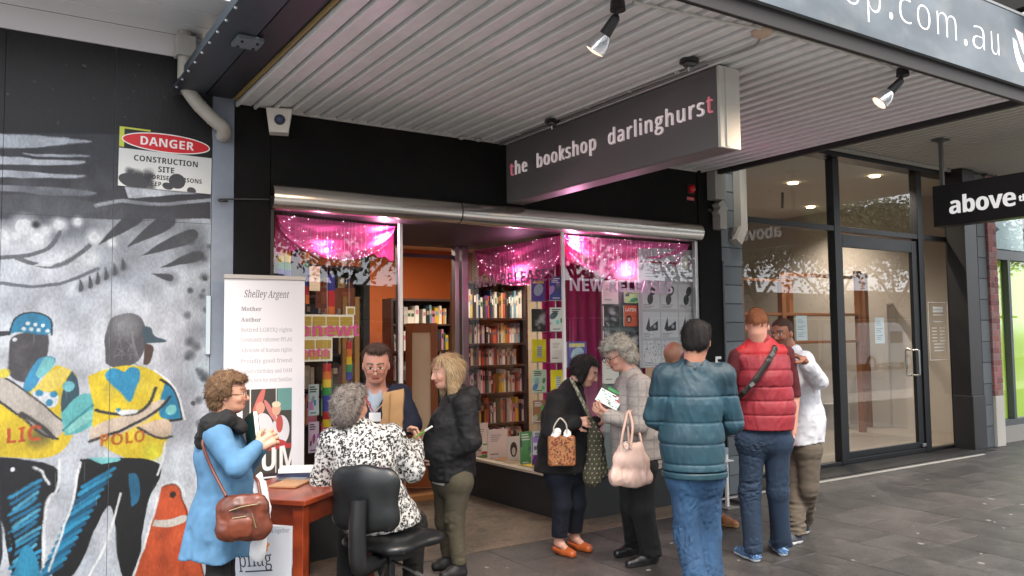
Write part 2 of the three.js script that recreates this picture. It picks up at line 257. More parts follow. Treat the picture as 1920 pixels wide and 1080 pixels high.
// ---------- mural hoarding at the left
const bookBlockM = mat(0xffffff, 0.6);
{
  const X0 = -0.55, X1 = 1.29, Y0 = 0, Y1 = 3.585, K = 560, PW = Math.round((X1 - X0) * K), PH = Math.round((Y1 - Y0) * K);
  const q = (x, y) => { const p = onZ(x, y, 0.0); return [(p.x - X0) * K, PH - (p.y - Y0) * K]; };
  const tex = canvas(PW, PH, (c) => {
    const poly = (pts, fill, st, lw) => { c.beginPath(); pts.forEach((p, i) => { const [x, y] = q(p[0], p[1]); i ? c.lineTo(x, y) : c.moveTo(x, y); }); if (fill) { c.closePath(); c.fillStyle = fill; c.fill(); } if (st) { c.strokeStyle = st; c.lineWidth = lw * 1.9; c.stroke(); } };
    const curve = (pts, fill, st, lw) => { c.beginPath(); const P = pts.map((p) => q(p[0], p[1])); c.moveTo(...P[0]); for (let i = 1; i < P.length - 1; i++) { const m = [(P[i][0] + P[i + 1][0]) / 2, (P[i][1] + P[i + 1][1]) / 2]; c.quadraticCurveTo(...P[i], ...m); } c.lineTo(...P[P.length - 1]); if (fill) { c.closePath(); c.fillStyle = fill; c.fill(); } if (st) { c.strokeStyle = st; c.lineWidth = lw * 1.9; c.lineCap = 'round'; c.lineJoin = 'round'; c.stroke(); } };
    const spray = (x, y, r, col, a = 1) => { const [X, Y] = q(x, y), R = r * 1.95, g = c.createRadialGradient(X, Y, 0, X, Y, R); g.addColorStop(0, col.replace('A', a)); g.addColorStop(0.55, col.replace('A', a * 0.6)); g.addColorStop(1, col.replace('A', 0)); c.fillStyle = g; c.beginPath(); c.arc(X, Y, R, 0, 7); c.fill(); };
    const blob = (x, y, r, col) => { const [X, Y] = q(x, y); c.fillStyle = col; c.beginPath(); c.arc(X, Y, r * 1.9, 0, 7); c.fill(); };
    c.fillStyle = '#c3cad3'; c.fillRect(0, 0, PW, PH);
    const R = rnd0(5);
    for (let i = 0; i < 220; i++) spray(-120 + R() * 520, 400 + R() * 700, 30 + R() * 80, ['rgba(228,233,240,A)', 'rgba(165,176,190,A)', 'rgba(205,214,224,A)', 'rgba(182,186,196,A)'][Math.floor(R() * 4)], 0.25 + R() * 0.25);
    // black top
    poly([[-220, -60], [420, 70], [400, 330], [-220, 262]], '#0f0d11');
    for (let i = 0; i < 60; i++) spray(-100 + R() * 490, 90 + R() * 150, 20 + R() * 50, 'rgba(26,23,26,A)', 0.3);
    for (let i = 0; i < 26; i++) blob(R() * 330, 80 + R() * 160, 0.5 + R() * 1.1, 'rgba(150,150,155,.7)');
    // white brush bands on dark grey
    poly([[-220, 250], [225, 250], [225, 330], [240, 372], [395, 360], [395, 410], [-220, 410]], '#3c3d44');
    curve([[-200, 246], [40, 252], [75, 255], [165, 262], [178, 265], [120, 270], [90, 276], [0, 278], [-200, 272]], '#cfd6df');
    curve([[40, 287], [110, 289], [170, 290], [168, 294], [90, 294], [45, 290]], '#b9c0ca');
    curve([[-200, 284], [20, 292], [60, 298], [162, 300], [160, 308], [60, 310], [-200, 300]], '#cdd3dc');
    curve([[-200, 312], [30, 318], [100, 326], [162, 328], [160, 333], [70, 334], [-200, 328]], '#c6ccd6');
    curve([[-200, 345], [60, 346], [200, 360], [150, 368], [80, 366], [40, 358], [-200, 356]], '#8b8f98');
    curve([[-200, 366], [60, 362], [180, 378], [215, 392], [160, 402], [-200, 396]], '#4d4f57');
    for (let i = 0; i < 40; i++) spray(-60 + R() * 280, 335 + R() * 70, 12 + R() * 24, 'rgba(90,93,102,A)', 0.35);
    curve([[180, 386], [215, 376], [250, 378], [300, 384], [395, 375]], null, 'rgba(190,196,205,.8)', 7);
    // abstract grey and white drips and rings
    spray(20, 420, 40, 'rgba(78,84,94,A)', 0.9); spray(100, 415, 60, 'rgba(96,102,112,A)', 0.8); spray(150, 420, 46, 'rgba(90,96,106,A)', 0.8); spray(250, 460, 90, 'rgba(110,116,126,A)', 0.6);
    for (const [x, y, r] of [[45, 425, 20], [110, 422, 13], [145, 416, 9], [32, 443, 8], [70, 448, 15], [178, 445, 14], [165, 485, 16], [210, 455, 8], [0, 445, 22], [85, 432, 10]]) { spray(x, y, r * 1.5, 'rgba(226,231,238,A)', 1); blob(x, y, r * 0.72, '#e3e8ee'); }
    spray(66, 420, 9, 'rgba(40,42,48,A)', 1); blob(66, 420, 4, '#2b2d33');
    curve([[-180, 470], [-40, 485], [25, 481], [70, 476], [100, 458], [112, 436]], null, 'rgba(98,103,112,.95)', 7);
    curve([[30, 482], [70, 498], [110, 500], [140, 482], [168, 460]], null, 'rgba(100,105,114,.95)', 8);
    curve([[-180, 515], [-10, 528], [40, 538], [95, 536], [140, 524], [183, 504]], null, 'rgba(104,110,120,.95)', 6);
    curve([[60, 498], [90, 486], [150, 470], [160, 460], [130, 478], [95, 500]], 'rgba(222,228,235,.9)');
    // dark tapered drips fanning out
    for (const [x0, y0, x1, y1, w] of [[183, 460, 262, 400, 15], [236, 464, 320, 410, 17], [262, 480, 362, 440, 14], [300, 502, 376, 478, 11], [283, 512, 322, 522, 7]]) { const dx = x1 - x0, dy = y1 - y0, l = Math.hypot(dx, dy), nx = -dy / l * w, ny = dx / l * w; curve([[x0, y0], [x0 + dx * 0.6 + nx * 0.8, y0 + dy * 0.6 + ny * 0.8], [x1 + nx, y1 + ny], [x1 + dx * 0.12, y1 + dy * 0.12], [x1 - nx, y1 - ny], [x0 + dx * 0.6 - nx * 0.8, y0 + dy * 0.6 - ny * 0.8], [x0, y0]], '#43464d'); spray(x1, y1, w * 2.6, 'rgba(70,74,82,A)', 0.55); }
    for (const [x, y] of [[152, 540], [170, 534], [184, 526], [200, 518], [216, 510], [232, 500]]) { curve([[x - 3, y - 18], [x + 6, y - 2], [x + 2, y + 8], [x - 5, y + 6]], '#4a4d55'); spray(x, y, 12, 'rgba(90,95,104,A)', 0.5); }
    spray(355, 470, 40, 'rgba(80,85,94,A)', 0.6); spray(380, 560, 40, 'rgba(96,103,112,A)', 0.6); spray(378, 620, 36, 'rgba(84,92,102,A)', 0.6); spray(360, 700, 60, 'rgba(110,112,122,A)', 0.5); spray(330, 790, 60, 'rgba(120,118,128,A)', 0.45); spray(385, 700, 50, 'rgba(190,215,225,A)', 0.5);
    for (let i = 0; i < 26; i++) spray(350 + R() * 45, 440 + R() * 420, 4 + R() * 9, 'rgba(62,68,76,A)', 0.8);
    // ---- left figure
    const K2 = '#1f2228', out = (p, w = 5) => curve(p, null, '#e4e9ee', w);
    spray(60, 660, 80, 'rgba(225,230,236,A)', 0.6);
    curve([[14, 690], [16, 650], [24, 626], [90, 620], [92, 640], [88, 668], [78, 700], [60, 720], [22, 712], [14, 690]], '#4b4a50');
    for (let i = 0; i < 12; i++) spray(25 + R() * 55, 640 + R() * 60, 9, 'rgba(110,108,112,A)', 0.25);
    curve([[-60, 622], [-10, 621], [24, 619], [22, 630], [-60, 634]], '#393b42');
    curve([[18, 628], [20, 604], [40, 588], [64, 584], [90, 592], [99, 606], [97, 628], [70, 627], [30, 622], [18, 628]], '#2d86b0');
    curve([[18, 628], [22, 604], [40, 589], [64, 584], [90, 592], [99, 606], [97, 628]], null, '#23303a', 2.5);
    for (const [x, y] of [[52, 607], [66, 609], [81, 610], [45, 617], [58, 618], [72, 619], [90, 620], [28, 637]]) blob(x, y, 3.6, '#dfe7ee');
    curve([[72, 672], [96, 664], [108, 678], [80, 700], [62, 736], [42, 745], [44, 718], [58, 690]], '#3f93bf'); curve([[82, 670], [104, 668], [100, 690], [76, 712], [66, 702]], '#79c0c6');
    curve([[104, 684], [136, 690], [148, 716], [150, 780], [120, 860], [0, 858], [-90, 850], [-90, 760], [20, 750], [60, 735], [90, 700]], '#dcc233');
    curve([[58, 734], [105, 684], [136, 692], [120, 710], [112, 732], [60, 737]], '#e3cf62');
    curve([[60, 734], [112, 732], [108, 766], [70, 762]], '#d9e1ea'); for (const [x, y] of [[74, 737], [100, 740], [92, 755]]) blob(x, y, 6, '#3a8fb8');
    curve([[134, 694], [148, 710], [150, 760], [118, 790], [112, 748], [124, 712]], '#34505f'); blob(128, 724, 10, '#6fb7c4');
    curve([[-60, 690], [6, 702], [22, 712], [60, 744], [112, 780], [128, 800], [108, 822], [76, 816], [30, 770], [-60, 716]], '#b9b3ac'); curve([[-60, 690], [6, 702], [60, 742], [128, 798]], null, '#3b3d41', 3); curve([[-60, 716], [30, 770], [76, 816], [108, 822]], null, '#3b3d41', 4);
    blob(8, 700, 9, '#d9cc4a');
    curve([[114, 776], [140, 738], [182, 736], [186, 790], [150, 812], [122, 816]], '#63b7bb'); curve([[120, 800], [180, 760], [184, 780], [130, 812]], '#8bd0cc'); curve([[118, 806], [160, 770], [186, 752]], null, '#3d8f9b', 4);
    spray(75, 820, 26, 'rgba(60,58,60,A)', 0.7); curve([[40, 775], [80, 800], [100, 820]], null, '#40403f', 7);
    c.fillStyle = '#c4532c'; c.save(); { const [X, Y] = q(8, 832); c.translate(X, Y); c.transform(1, -0.04, 0, 1, 0, 0); c.font = 'bold 70px sans-serif'; c.fillText('LIC', 0, 0); } c.restore();
    curve([[0, 858], [112, 862], [112, 920], [104, 924], [84, 940], [82, 1000], [80, 1090], [20, 1090], [10, 1000], [-10, 930]], '#1b1e25');
    curve([[-120, 850], [0, 860], [0, 940], [10, 1090], [-120, 1090]], '#2a2e36');
    for (let i = 0; i < 16; i++) { const y = 915 + i * 11; curve([[18 + (i % 3) * 4, y + 18], [50, y], [76 - (i % 4) * 3, y - 14]], null, ['#2f8ebb', '#1f6f99', '#52a8cc'][i % 3], 6); }
    blob(24, 880, 4, '#d7dde3'); curve([[64, 876], [82, 884], [80, 892], [92, 908]], null, '#dfe4e8', 4);
    out([[112, 862], [112, 920], [88, 930], [82, 1000], [82, 1090]], 5); curve([[22, 1090], [40, 1010], [70, 1040], [80, 1090]], '#2f90b8'); curve([[20, 1000], [30, 1020], [20, 1050]], null, '#111', 5);
    // ---- right figure
    curve([[196, 640], [200, 604], [220, 588], [250, 586], [270, 600], [276, 640], [262, 680], [220, 694], [198, 680]], '#55555b');
    spray(232, 610, 36, 'rgba(140,142,148,A)', 0.85); for (let i = 0; i < 26; i++) curve([[204 + R() * 66, 620 + R() * 50], [204 + R() * 66, 0].map((v, k) => k ? 660 + R() * 30 : v)].map((p) => p), null, ['rgba(80,80,86,.6)', 'rgba(150,152,158,.5)'][i % 2], 1.4);
    curve([[266, 612], [284, 610], [286, 632], [314, 636], [312, 642], [270, 644]], '#3d5260'); curve([[272, 644], [290, 646], [286, 668], [278, 686], [268, 684]], '#4a3934');
    curve([[164, 706], [200, 688], [262, 684], [300, 700], [322, 720], [318, 800], [304, 864], [226, 862], [170, 812], [176, 760]], '#dcc431');
    for (let i = 0; i < 10; i++) spray(190 + R() * 110, 720 + R() * 120, 16, 'rgba(232,214,90,A)', 0.5);
    curve([[197, 700], [206, 688], [222, 692], [232, 700], [242, 688], [262, 690], [264, 708], [252, 732], [244, 760], [228, 738], [206, 720], [197, 706]], '#2d92c0');
    curve([[310, 716], [326, 730], [342, 776], [340, 786], [300, 786], [298, 764], [302, 740]], '#1f7fa8'); blob(321, 768, 10, '#7cc7c9'); curve([[302, 712], [322, 722], [334, 748], [344, 782], [338, 788], [290, 790]], null, '#23262b', 5); out([[290, 694], [320, 714], [336, 746], [346, 786]], 4);
    curve([[168, 806], [190, 790], [250, 776], [300, 748], [312, 752], [300, 770], [262, 798], [196, 826], [170, 828]], '#cfbfae'); curve([[258, 800], [300, 782], [322, 790], [322, 816], [300, 822], [262, 812]], '#cdb8a2');
    curve([[168, 828], [230, 808], [300, 768], [318, 744]], null, '#2b2c2e', 5); curve([[180, 770], [240, 784], [280, 762], [292, 728]], null, '#37373a', 6); curve([[258, 802], [300, 826], [322, 818]], null, '#2b2c2e', 4);
    curve([[214, 770], [262, 766], [256, 776], [226, 780]], '#e5e9ec'); blob(222, 768, 4, '#2f86aa');
    c.fillStyle = '#b8641f'; c.save(); { const [X, Y] = q(186, 838); c.translate(X, Y); c.transform(1, -0.05, 0, 1, 0, 0); c.font = 'bold 58px sans-serif'; c.fillText('POLO', 0, 0); } c.restore(); spray(285, 848, 24, 'rgba(200,205,60,A)', 0.8);
    curve([[150, 860], [226, 856], [306, 864], [300, 900], [272, 940], [258, 1090], [222, 1090], [214, 940], [190, 960], [140, 1090], [90, 1090], [112, 1010], [140, 940]], '#15181d');
    curve([[164, 858], [226, 856], [226, 864], [190, 870]], '#79c3c7'); for (let i = 0; i < 15; i++) { const y = 890 + i * 13, x = 200 - i * 7; curve([[x - 46 + i, y + 24], [x - 15, y + 6], [x + 14, y - 12]], null, ['#1e7aa6', '#2c93c0', '#155a7e'][i % 3], 7); } curve([[240, 890], [262, 880], [262, 940], [246, 950]], '#23698f');
    out([[150, 866], [138, 940], [112, 1010], [92, 1070]], 4); out([[226, 925], [210, 990], [190, 1040], [160, 1090]], 4); out([[308, 830], [304, 870], [296, 890]], 4);
    // ---- painted cone
    curve([[303, 914], [318, 908], [332, 910], [340, 926], [356, 970], [372, 1030], [390, 1110], [240, 1110], [252, 1074], [280, 1000], [296, 940]], '#c4542f'); for (let i = 0; i < 20; i++) spray(290 + R() * 70, 980 + R() * 100, 14, ['rgba(215,105,66,A)', 'rgba(150,56,30,A)'][i % 2], 0.35);
    curve([[303, 914], [318, 908], [332, 910], [340, 926], [390, 1110]], null, '#5d2a1c', 2); blob(324, 928, 6, '#2b2019');
    curve([[290, 974], [318, 976], [350, 962], [354, 976], [322, 990], [286, 986]], '#c9c6bf'); out([[298, 916], [310, 905], [334, 904], [346, 930]], 4); out([[296, 926], [282, 990], [250, 1080]], 4);
    // sprayed paint: edges wander and speckle
    { const src = c.getImageData(0, 0, PW, PH), dst = c.createImageData(PW, PH), S = src.data, D = dst.data; for (let j = 0; j < PH; j++) for (let i = 0; i < PW; i++) { const a = hash3(i, j, 1) - 0.5, b = hash3(i, j, 2) - 0.5, w = vn(i / 40, j / 40, 5) * 2.2, w2 = vn(i / 40, j / 40, 15) * 2.2, r = 4 + 5 * Math.max(0, vn(i / 90, j / 90, 9)); const x = clamp(Math.round(i + w + a * r), 0, PW - 1), y = clamp(Math.round(j + w2 + b * r), 0, PH - 1), k = (y * PW + x) * 4, o = (j * PW + i) * 4, g = 1 + 0.1 * vn(i / 40, j / 60, 3) + 0.07 * vn(i / 5, j / 9, 4) + 0.06 * (hash3(i, j, 7) - 0.5); D[o] = S[k] * g; D[o + 1] = S[k + 1] * g; D[o + 2] = S[k + 2] * g; D[o + 3] = 255; } c.putImageData(dst, 0, 0); }
    // sheet joint lines and paint runs
    poly([[-200, 388], [395, 420]], null, 'rgba(40,42,48,.6)', 1); c.fillStyle = 'rgba(230,235,240,.5)'; for (let i = 0; i < 60; i++) { const x = R() * PW, y = PH * (0.35 + R() * 0.5); c.fillRect(x, y, 1.2, 10 + R() * 60); }
  });
  const hd = thing('mural_hoarding', 'spray painted hoarding with two police figures, grey abstract and a traffic cone', 'hoarding', [0, 0, 0]);
  const wallM = mat(0xbfbfc0, 0.55, { map: tex, bumpMap: grainBump, bumpScale: 0.0012 }), side = mat(0x9aa0a8, 0.8);
  // three upright boards side by side
  const cuts = [X0, 0.06, 0.675, X1];
  for (let i = 0; i < 3; i++) { const a = cuts[i] + 0.0015, b = cuts[i + 1] - 0.0015, g = new THREE.BoxGeometry(b - a, Y1, 0.03).translate((a + b) / 2, Y1 / 2, -0.015 - (i === 1 ? 0.002 : 0)); const u = g.attributes.uv, p = g.attributes.position; for (let v = 0; v < u.count; v++) u.setXY(v, (p.getX(v) - X0) / (X1 - X0), p.getY(v) / Y1); const m = new THREE.Mesh(g, [side, side, side, side, wallM, side]); m.name = 'board'; m.castShadow = m.receiveShadow = true; hd.add(m); }
  mesh('board', B(-8, X0, 0, Y1, -0.03, 0), mat(0xa9afb8, 0.7), hd);
  mesh('backing', B(-8, 1.288, 0.003, 3.6, -0.12, -0.05), mat(0x2a2a2c, 0.9), hd);
  mesh('top_rail', B(-8, 1.22, 3.588, 3.74, -0.04, 0.004), mat(0xd9d6d8, 0.7), hd);
  mesh('edge_batten', B(1.262, 1.289, 1.55, 1.95, 0.001, 0.016), mat(0xa9b6bf, 0.7), hd);
  for (const [x, y] of [[388, 830], [362, 755], [384, 520], [158, 124], [340, 175]]) { const p = onZ(x, y, 0.004); mesh('bolt', new THREE.CylinderGeometry(0.012, 0.014, 0.012, 10).rotateX(Math.PI / 2).translate(p.x, p.y, 0.004), mat(0x3a3d42, 0.5), hd); }
  // grey painted pilaster
  const pil = noiseTex(256, 0.7, (u, v) => { const a = tn(u, v, 3, 92), b = tn(u, v, 30, 4, 3); const L = 128 + (a - 0.5) * 26 + (b - 0.5) * 12; return [L * 0.93, L * 0.99, L * 1.08]; });
  const ps = thing('pilaster', 'blue grey painted pilaster between the mural and the black pillar', 'pilaster', [1.37, 0, -0.1]);
  mesh('shaft', B(-0.077, 0.072, 0.003, 3.5, -0.2, 0.102, 0.004), mat(0xffffff, 0.6, { map: pil }), ps);
  mesh('hook', tube([V(0.03, 2.62, 0.1), V(-0.02, 2.61, 0.13), V(-0.05, 2.615, 0.13), V(-0.02, 2.625, 0.132), V(0.03, 2.63, 0.125), V(0.12, 2.64, 0.112), V(0.32, 2.655, 0.106)], 0.006), mat(0x3b3a3a, 0.5), ps);
}
// ---------- neighbour's awning at the left, dark steel beams between the two
{
  const aw = thing('white_awning', 'white boarded awning soffit above the mural', 'awning', [0, 3.74, 0]);
  const wm = mat(0xf0f1f3, 0.5); const pz = [0.005, 0.235, 0.5, 0.77];
  for (let i = 0; i < pz.length - 1; i++) mesh('soffit_board', B(-8, 1.3, 0, 0.02, pz[i] + 0.006, pz[i + 1] - 0.006, 0.003), wm, aw);
  mesh('soffit_backing', B(-8, 1.42, 0.03, 0.06, -0.3, 0.78), mat(0x2a2a2c, 0.8), aw);
  mesh('awning_fascia', B(-8, 1.06, 0.0, 0.3, 0.78, 0.82), mat(0x6c7074, 0.6), aw);
  const bm = mat(0x39424a, 0.45, { metalness: 0.3 });
  const b1 = thing('steel_beam', 'dark blue grey steel beam with a bolted plate between the two awnings', 'beam', [1.12, 3.33, 0.08]);
  mesh('flange', B(-0.11, 0.1, 0, 0.02, 0, 3.0, 0.003), bm, b1); mesh('web', B(-0.05, -0.02, 0.02, 0.16, 0, 3.0), bm, b1); mesh('web', B(0.05, 0.085, 0.02, 0.3, 0, 3.0), bm, b1);
  mesh('bolted_plate', B(0.0, 0.145, -0.03, -0.002, 1.12, 1.27, 0.004), mat(0x6d757c, 0.5, { metalness: 0.3 }), b1);
  const bl = []; for (const z of [1.15, 1.24]) for (const x of [0.03, 0.115]) bl.push(new THREE.CylinderGeometry(0.008, 0.008, 0.012, 8).translate(x, -0.034, z)); mesh('bolt', bl, mat(0x202428, 0.5), b1);
  const rv = []; for (let z = 0.1; z < 2.9; z += 0.19) rv.push(new THREE.SphereGeometry(0.009, 8, 6).translate(-0.1, -0.004, z)); mesh('rivet', rv, mat(0xa9adb0, 0.4), b1);
  const b2 = thing('steel_beam', 'near black steel channel along the end of the ribbed awning', 'beam', [1.335, 3.34, 0.04]);
  const dk2 = mat(0x2c2c31, 0.5, { metalness: 0.2 }); mesh('flange', B(-0.1, 0.075, 0.0, 0.018, 0, 3.02, 0.003), dk2, b2); mesh('web', B(0.055, 0.08, 0.018, 0.4, 0, 3.02), dk2, b2); mesh('web', B(-0.03, -0.005, 0.018, 0.4, 0, 3.02), dk2, b2);
  const rv2 = []; for (let z = 0.12; z < 2.9; z += 0.21) rv2.push(new THREE.SphereGeometry(0.009, 8, 6).translate(0.085, -0.006, z)); mesh('rivet', rv2, mat(0xb9b4a6, 0.4), b2);
  mesh('angle_strip', B(0.077, 0.095, -0.02, -0.002, 0.05, 3.0), mat(0x8d7746, 0.6), b2);
}
stage('setting');
// ---------- painted block pillar between the two shops
{
  const blockM = [0x5a6064, 0x62686c, 0x545a5e].map((h) => mat(h, 0.6, { bumpMap: grainBump, bumpScale: 0.002 }));
  const pl = thing('block_pillar', 'grey painted block pillar beside the empty shop window', 'pillar', [6.38, 0, 0]);
  mesh('mortar', B(0.004, 0.306, 0.003, 3.72, -0.5, -0.006), mat(0x3c4043, 0.8), pl);
  for (let i = 0; i < 19; i++) { const g = B(0, 0.31, 0.006 + i * 0.196, 0.196 + i * 0.196 - 0.004, -0.49, 0, 0.005); mesh('block', g, blockM[i % 3], pl); }
  mesh('conduit', [cyl(V(-0.005, 0.05, 0.02), V(-0.005, 2.4, 0.02), 0.012)], mat(0x4b5053, 0.5), pl);
}
// ---------- empty shop to the right
const store = thing('empty_shop', 'empty shop with black framed glass front and tan interior walls', 'shop');
{
  const blk = mat(0x16171a, 0.4), Z = -0.5, tan = mat(0xb6ada3, 0.85), H = 3.86;
  mesh('room_floor', B(6.4, 13.2, -0.1, 0.03, -6.2, -0.56), mat(0x8b8176, 0.4), store);
  mesh('room_ceiling', B(6.4, 13.2, 3.88, 4.0, -6.2, -0.4), mat(0xb9b6ae, 0.9), store);
  mesh('room_wall', B(6.4, 13.2, 0.03, 3.88, -6.35, -6.2), tan, store); mesh('room_wall', B(13.0, 13.2, 0.03, 3.88, -6.2, -0.52), tan, store);
  mesh('room_wall', B(6.4, 6.5, 0.03, 3.88, -6.2, -0.62), tan, store);
  mesh('upper_wall', B(6.37, 13.0, 4.05, 7.5, -0.6, -0.1), mat(0x57524d, 0.8), store);
  mesh('door_head', B(6.7, 11.75, 3.87, 4.05, -0.6, -0.38), blk, store);
  const vx = [[6.7, 6.76], [8.93, 9.06], [10.80, 10.93], [11.68, 11.76]];
  for (const [a, b] of vx) mesh('window_frame', B(a, b, 0.012, 3.865, Z - 0.06, Z + 0.05, 0.004), blk, store);
  for (let i = 0; i < 3; i++) { const a = vx[i][1], b = vx[i + 1][0];
    mesh('transom', B(a + 0.001, b - 0.001, 2.93, 3.0, Z - 0.05, Z + 0.045, 0.004), blk, store);
    mesh('bottom_rail', B(a + 0.001, b - 0.001, 0.012, i === 1 ? 0.07 : 0.05, Z - 0.05, Z + 0.045, 0.004), blk, store);
    pane('window_pane', [a, Z], [b, Z], 3.0, 3.865, store);
    if (i !== 1) pane('window_pane', [a, Z], [b, Z], 0.05, 2.93, store);
  }
  const dr = mesh('door', [B(9.065, 9.11, 0.075, 2.9, Z - 0.02, Z + 0.03, 0.003), B(10.66, 10.795, 0.075, 2.9, Z - 0.02, Z + 0.03, 0.003), B(9.112, 10.658, 2.74, 2.9, Z - 0.02, Z + 0.03, 0.003), B(9.112, 10.658, 0.075, 0.15, Z - 0.02, Z + 0.03, 0.003)], blk, store);
  pane('pane', [9.11, Z], [10.66, Z], 0.15, 2.74, dr);
  mesh('handle', tube([V(10.62, 1.4, Z + 0.02), V(10.62, 1.4, Z + 0.09), V(10.62, 1.36, Z + 0.1), V(10.62, 1.1, Z + 0.1), V(10.62, 1.06, Z + 0.09), V(10.62, 1.06, Z + 0.02)], 0.013), steelM, dr); mesh('handle', tube([V(10.62, 1.4, Z - 0.02), V(10.62, 1.4, Z - 0.08), V(10.62, 1.06, Z - 0.08), V(10.62, 1.06, Z - 0.02)], 0.013), steelM, dr);
  mesh('lock', B(10.70, 10.78, 0.085, 0.13, Z + 0.032, Z + 0.06, 0.005), steelM, dr);
  mesh('step', B(6.7, 11.75, 0.0015, 0.01, -0.57, -0.02, 0.003), mat(0x4d4a48, 0.7, { map: stoneTex }), store);
  // downlights in the ceiling: small warm lamps
  for (const [x, y] of [[1500, 295], [1590, 300], [1487, 343], [1520, 388], [1640, 330]]) {
    const p = onY(x, y, 3.872); if (p.z > -0.8 || p.z < -6 || p.x > 12.8) continue;
    const d = mesh('downlight', new THREE.CylinderGeometry(0.07, 0.07, 0.012, 20).translate(p.x, 3.866, p.z), mat(0xfff1dd, 0.5, { emissive: 0xffdcb0, emissiveIntensity: 4 }), store);
    const l = new THREE.SpotLight(0xffeedd, 6, 0, 1.15, 0.8, 2); l.position.set(p.x, 3.85, p.z); l.target.position.set(p.x, 0, p.z); l.castShadow = true; scene.add(l, l.target);
  }
  // track spot hanging from the ceiling
  const tp = onZ(1680, 338, -1.6); mesh('track_spot', [B(tp.x - 0.2, tp.x + 0.16, tp.y - 0.06, tp.y + 0.06, -1.7, -1.5, 0.02), cyl(V(tp.x + 0.16, tp.y - 0.01, -1.6), V(tp.x + 0.22, tp.y - 0.03, -1.55), 0.06, 0.06)], mat(0xb9b7b2, 0.4), store); mesh('track_stem', cyl(V(tp.x, tp.y + 0.06, -1.6), V(tp.x, 3.88, -1.6), 0.012), mat(0x2b2b2b, 0.5), store);
  // lettering on the side pane: opening hours frame
  const P0 = onZ(1740, 566, Z + 0.004), P1 = onZ(1785, 674, Z + 0.004), w = 0.5, h = P0.y - P1.y, f = [];
  const Ht = mat(0xf1efe9, 0.5);
  f.push(B(P0.x, P0.x + w, P0.y - 0.008, P0.y, Z + 0.001, Z + 0.003), B(P0.x, P0.x + w, P1.y, P1.y + 0.008, Z + 0.001, Z + 0.003), B(P0.x, P0.x + 0.008, P1.y, P0.y, Z + 0.0012, Z + 0.0032), B(P0.x + w - 0.008, P0.x + w, P1.y, P0.y, Z + 0.0012, Z + 0.0032));
  for (let i = 0; i < 14; i++) { if (i === 3 || i === 5) continue; const y = P0.y - 0.1 - i * (h - 0.18) / 14; const two = i > 5 && i < 11; if (two) f.push(B(P0.x + 0.08, P0.x + 0.2, y, y + 0.014, Z + 0.001, Z + 0.003), B(P0.x + 0.28, P0.x + 0.4, y, y + 0.014, Z + 0.001, Z + 0.003)); else f.push(B(P0.x + 0.12, P0.x + w - 0.12, y, y + 0.016 + (i < 2 ? 0.02 : 0), Z + 0.001, Z + 0.003)); }
  mesh('hours_lettering', f, Ht, store);
}
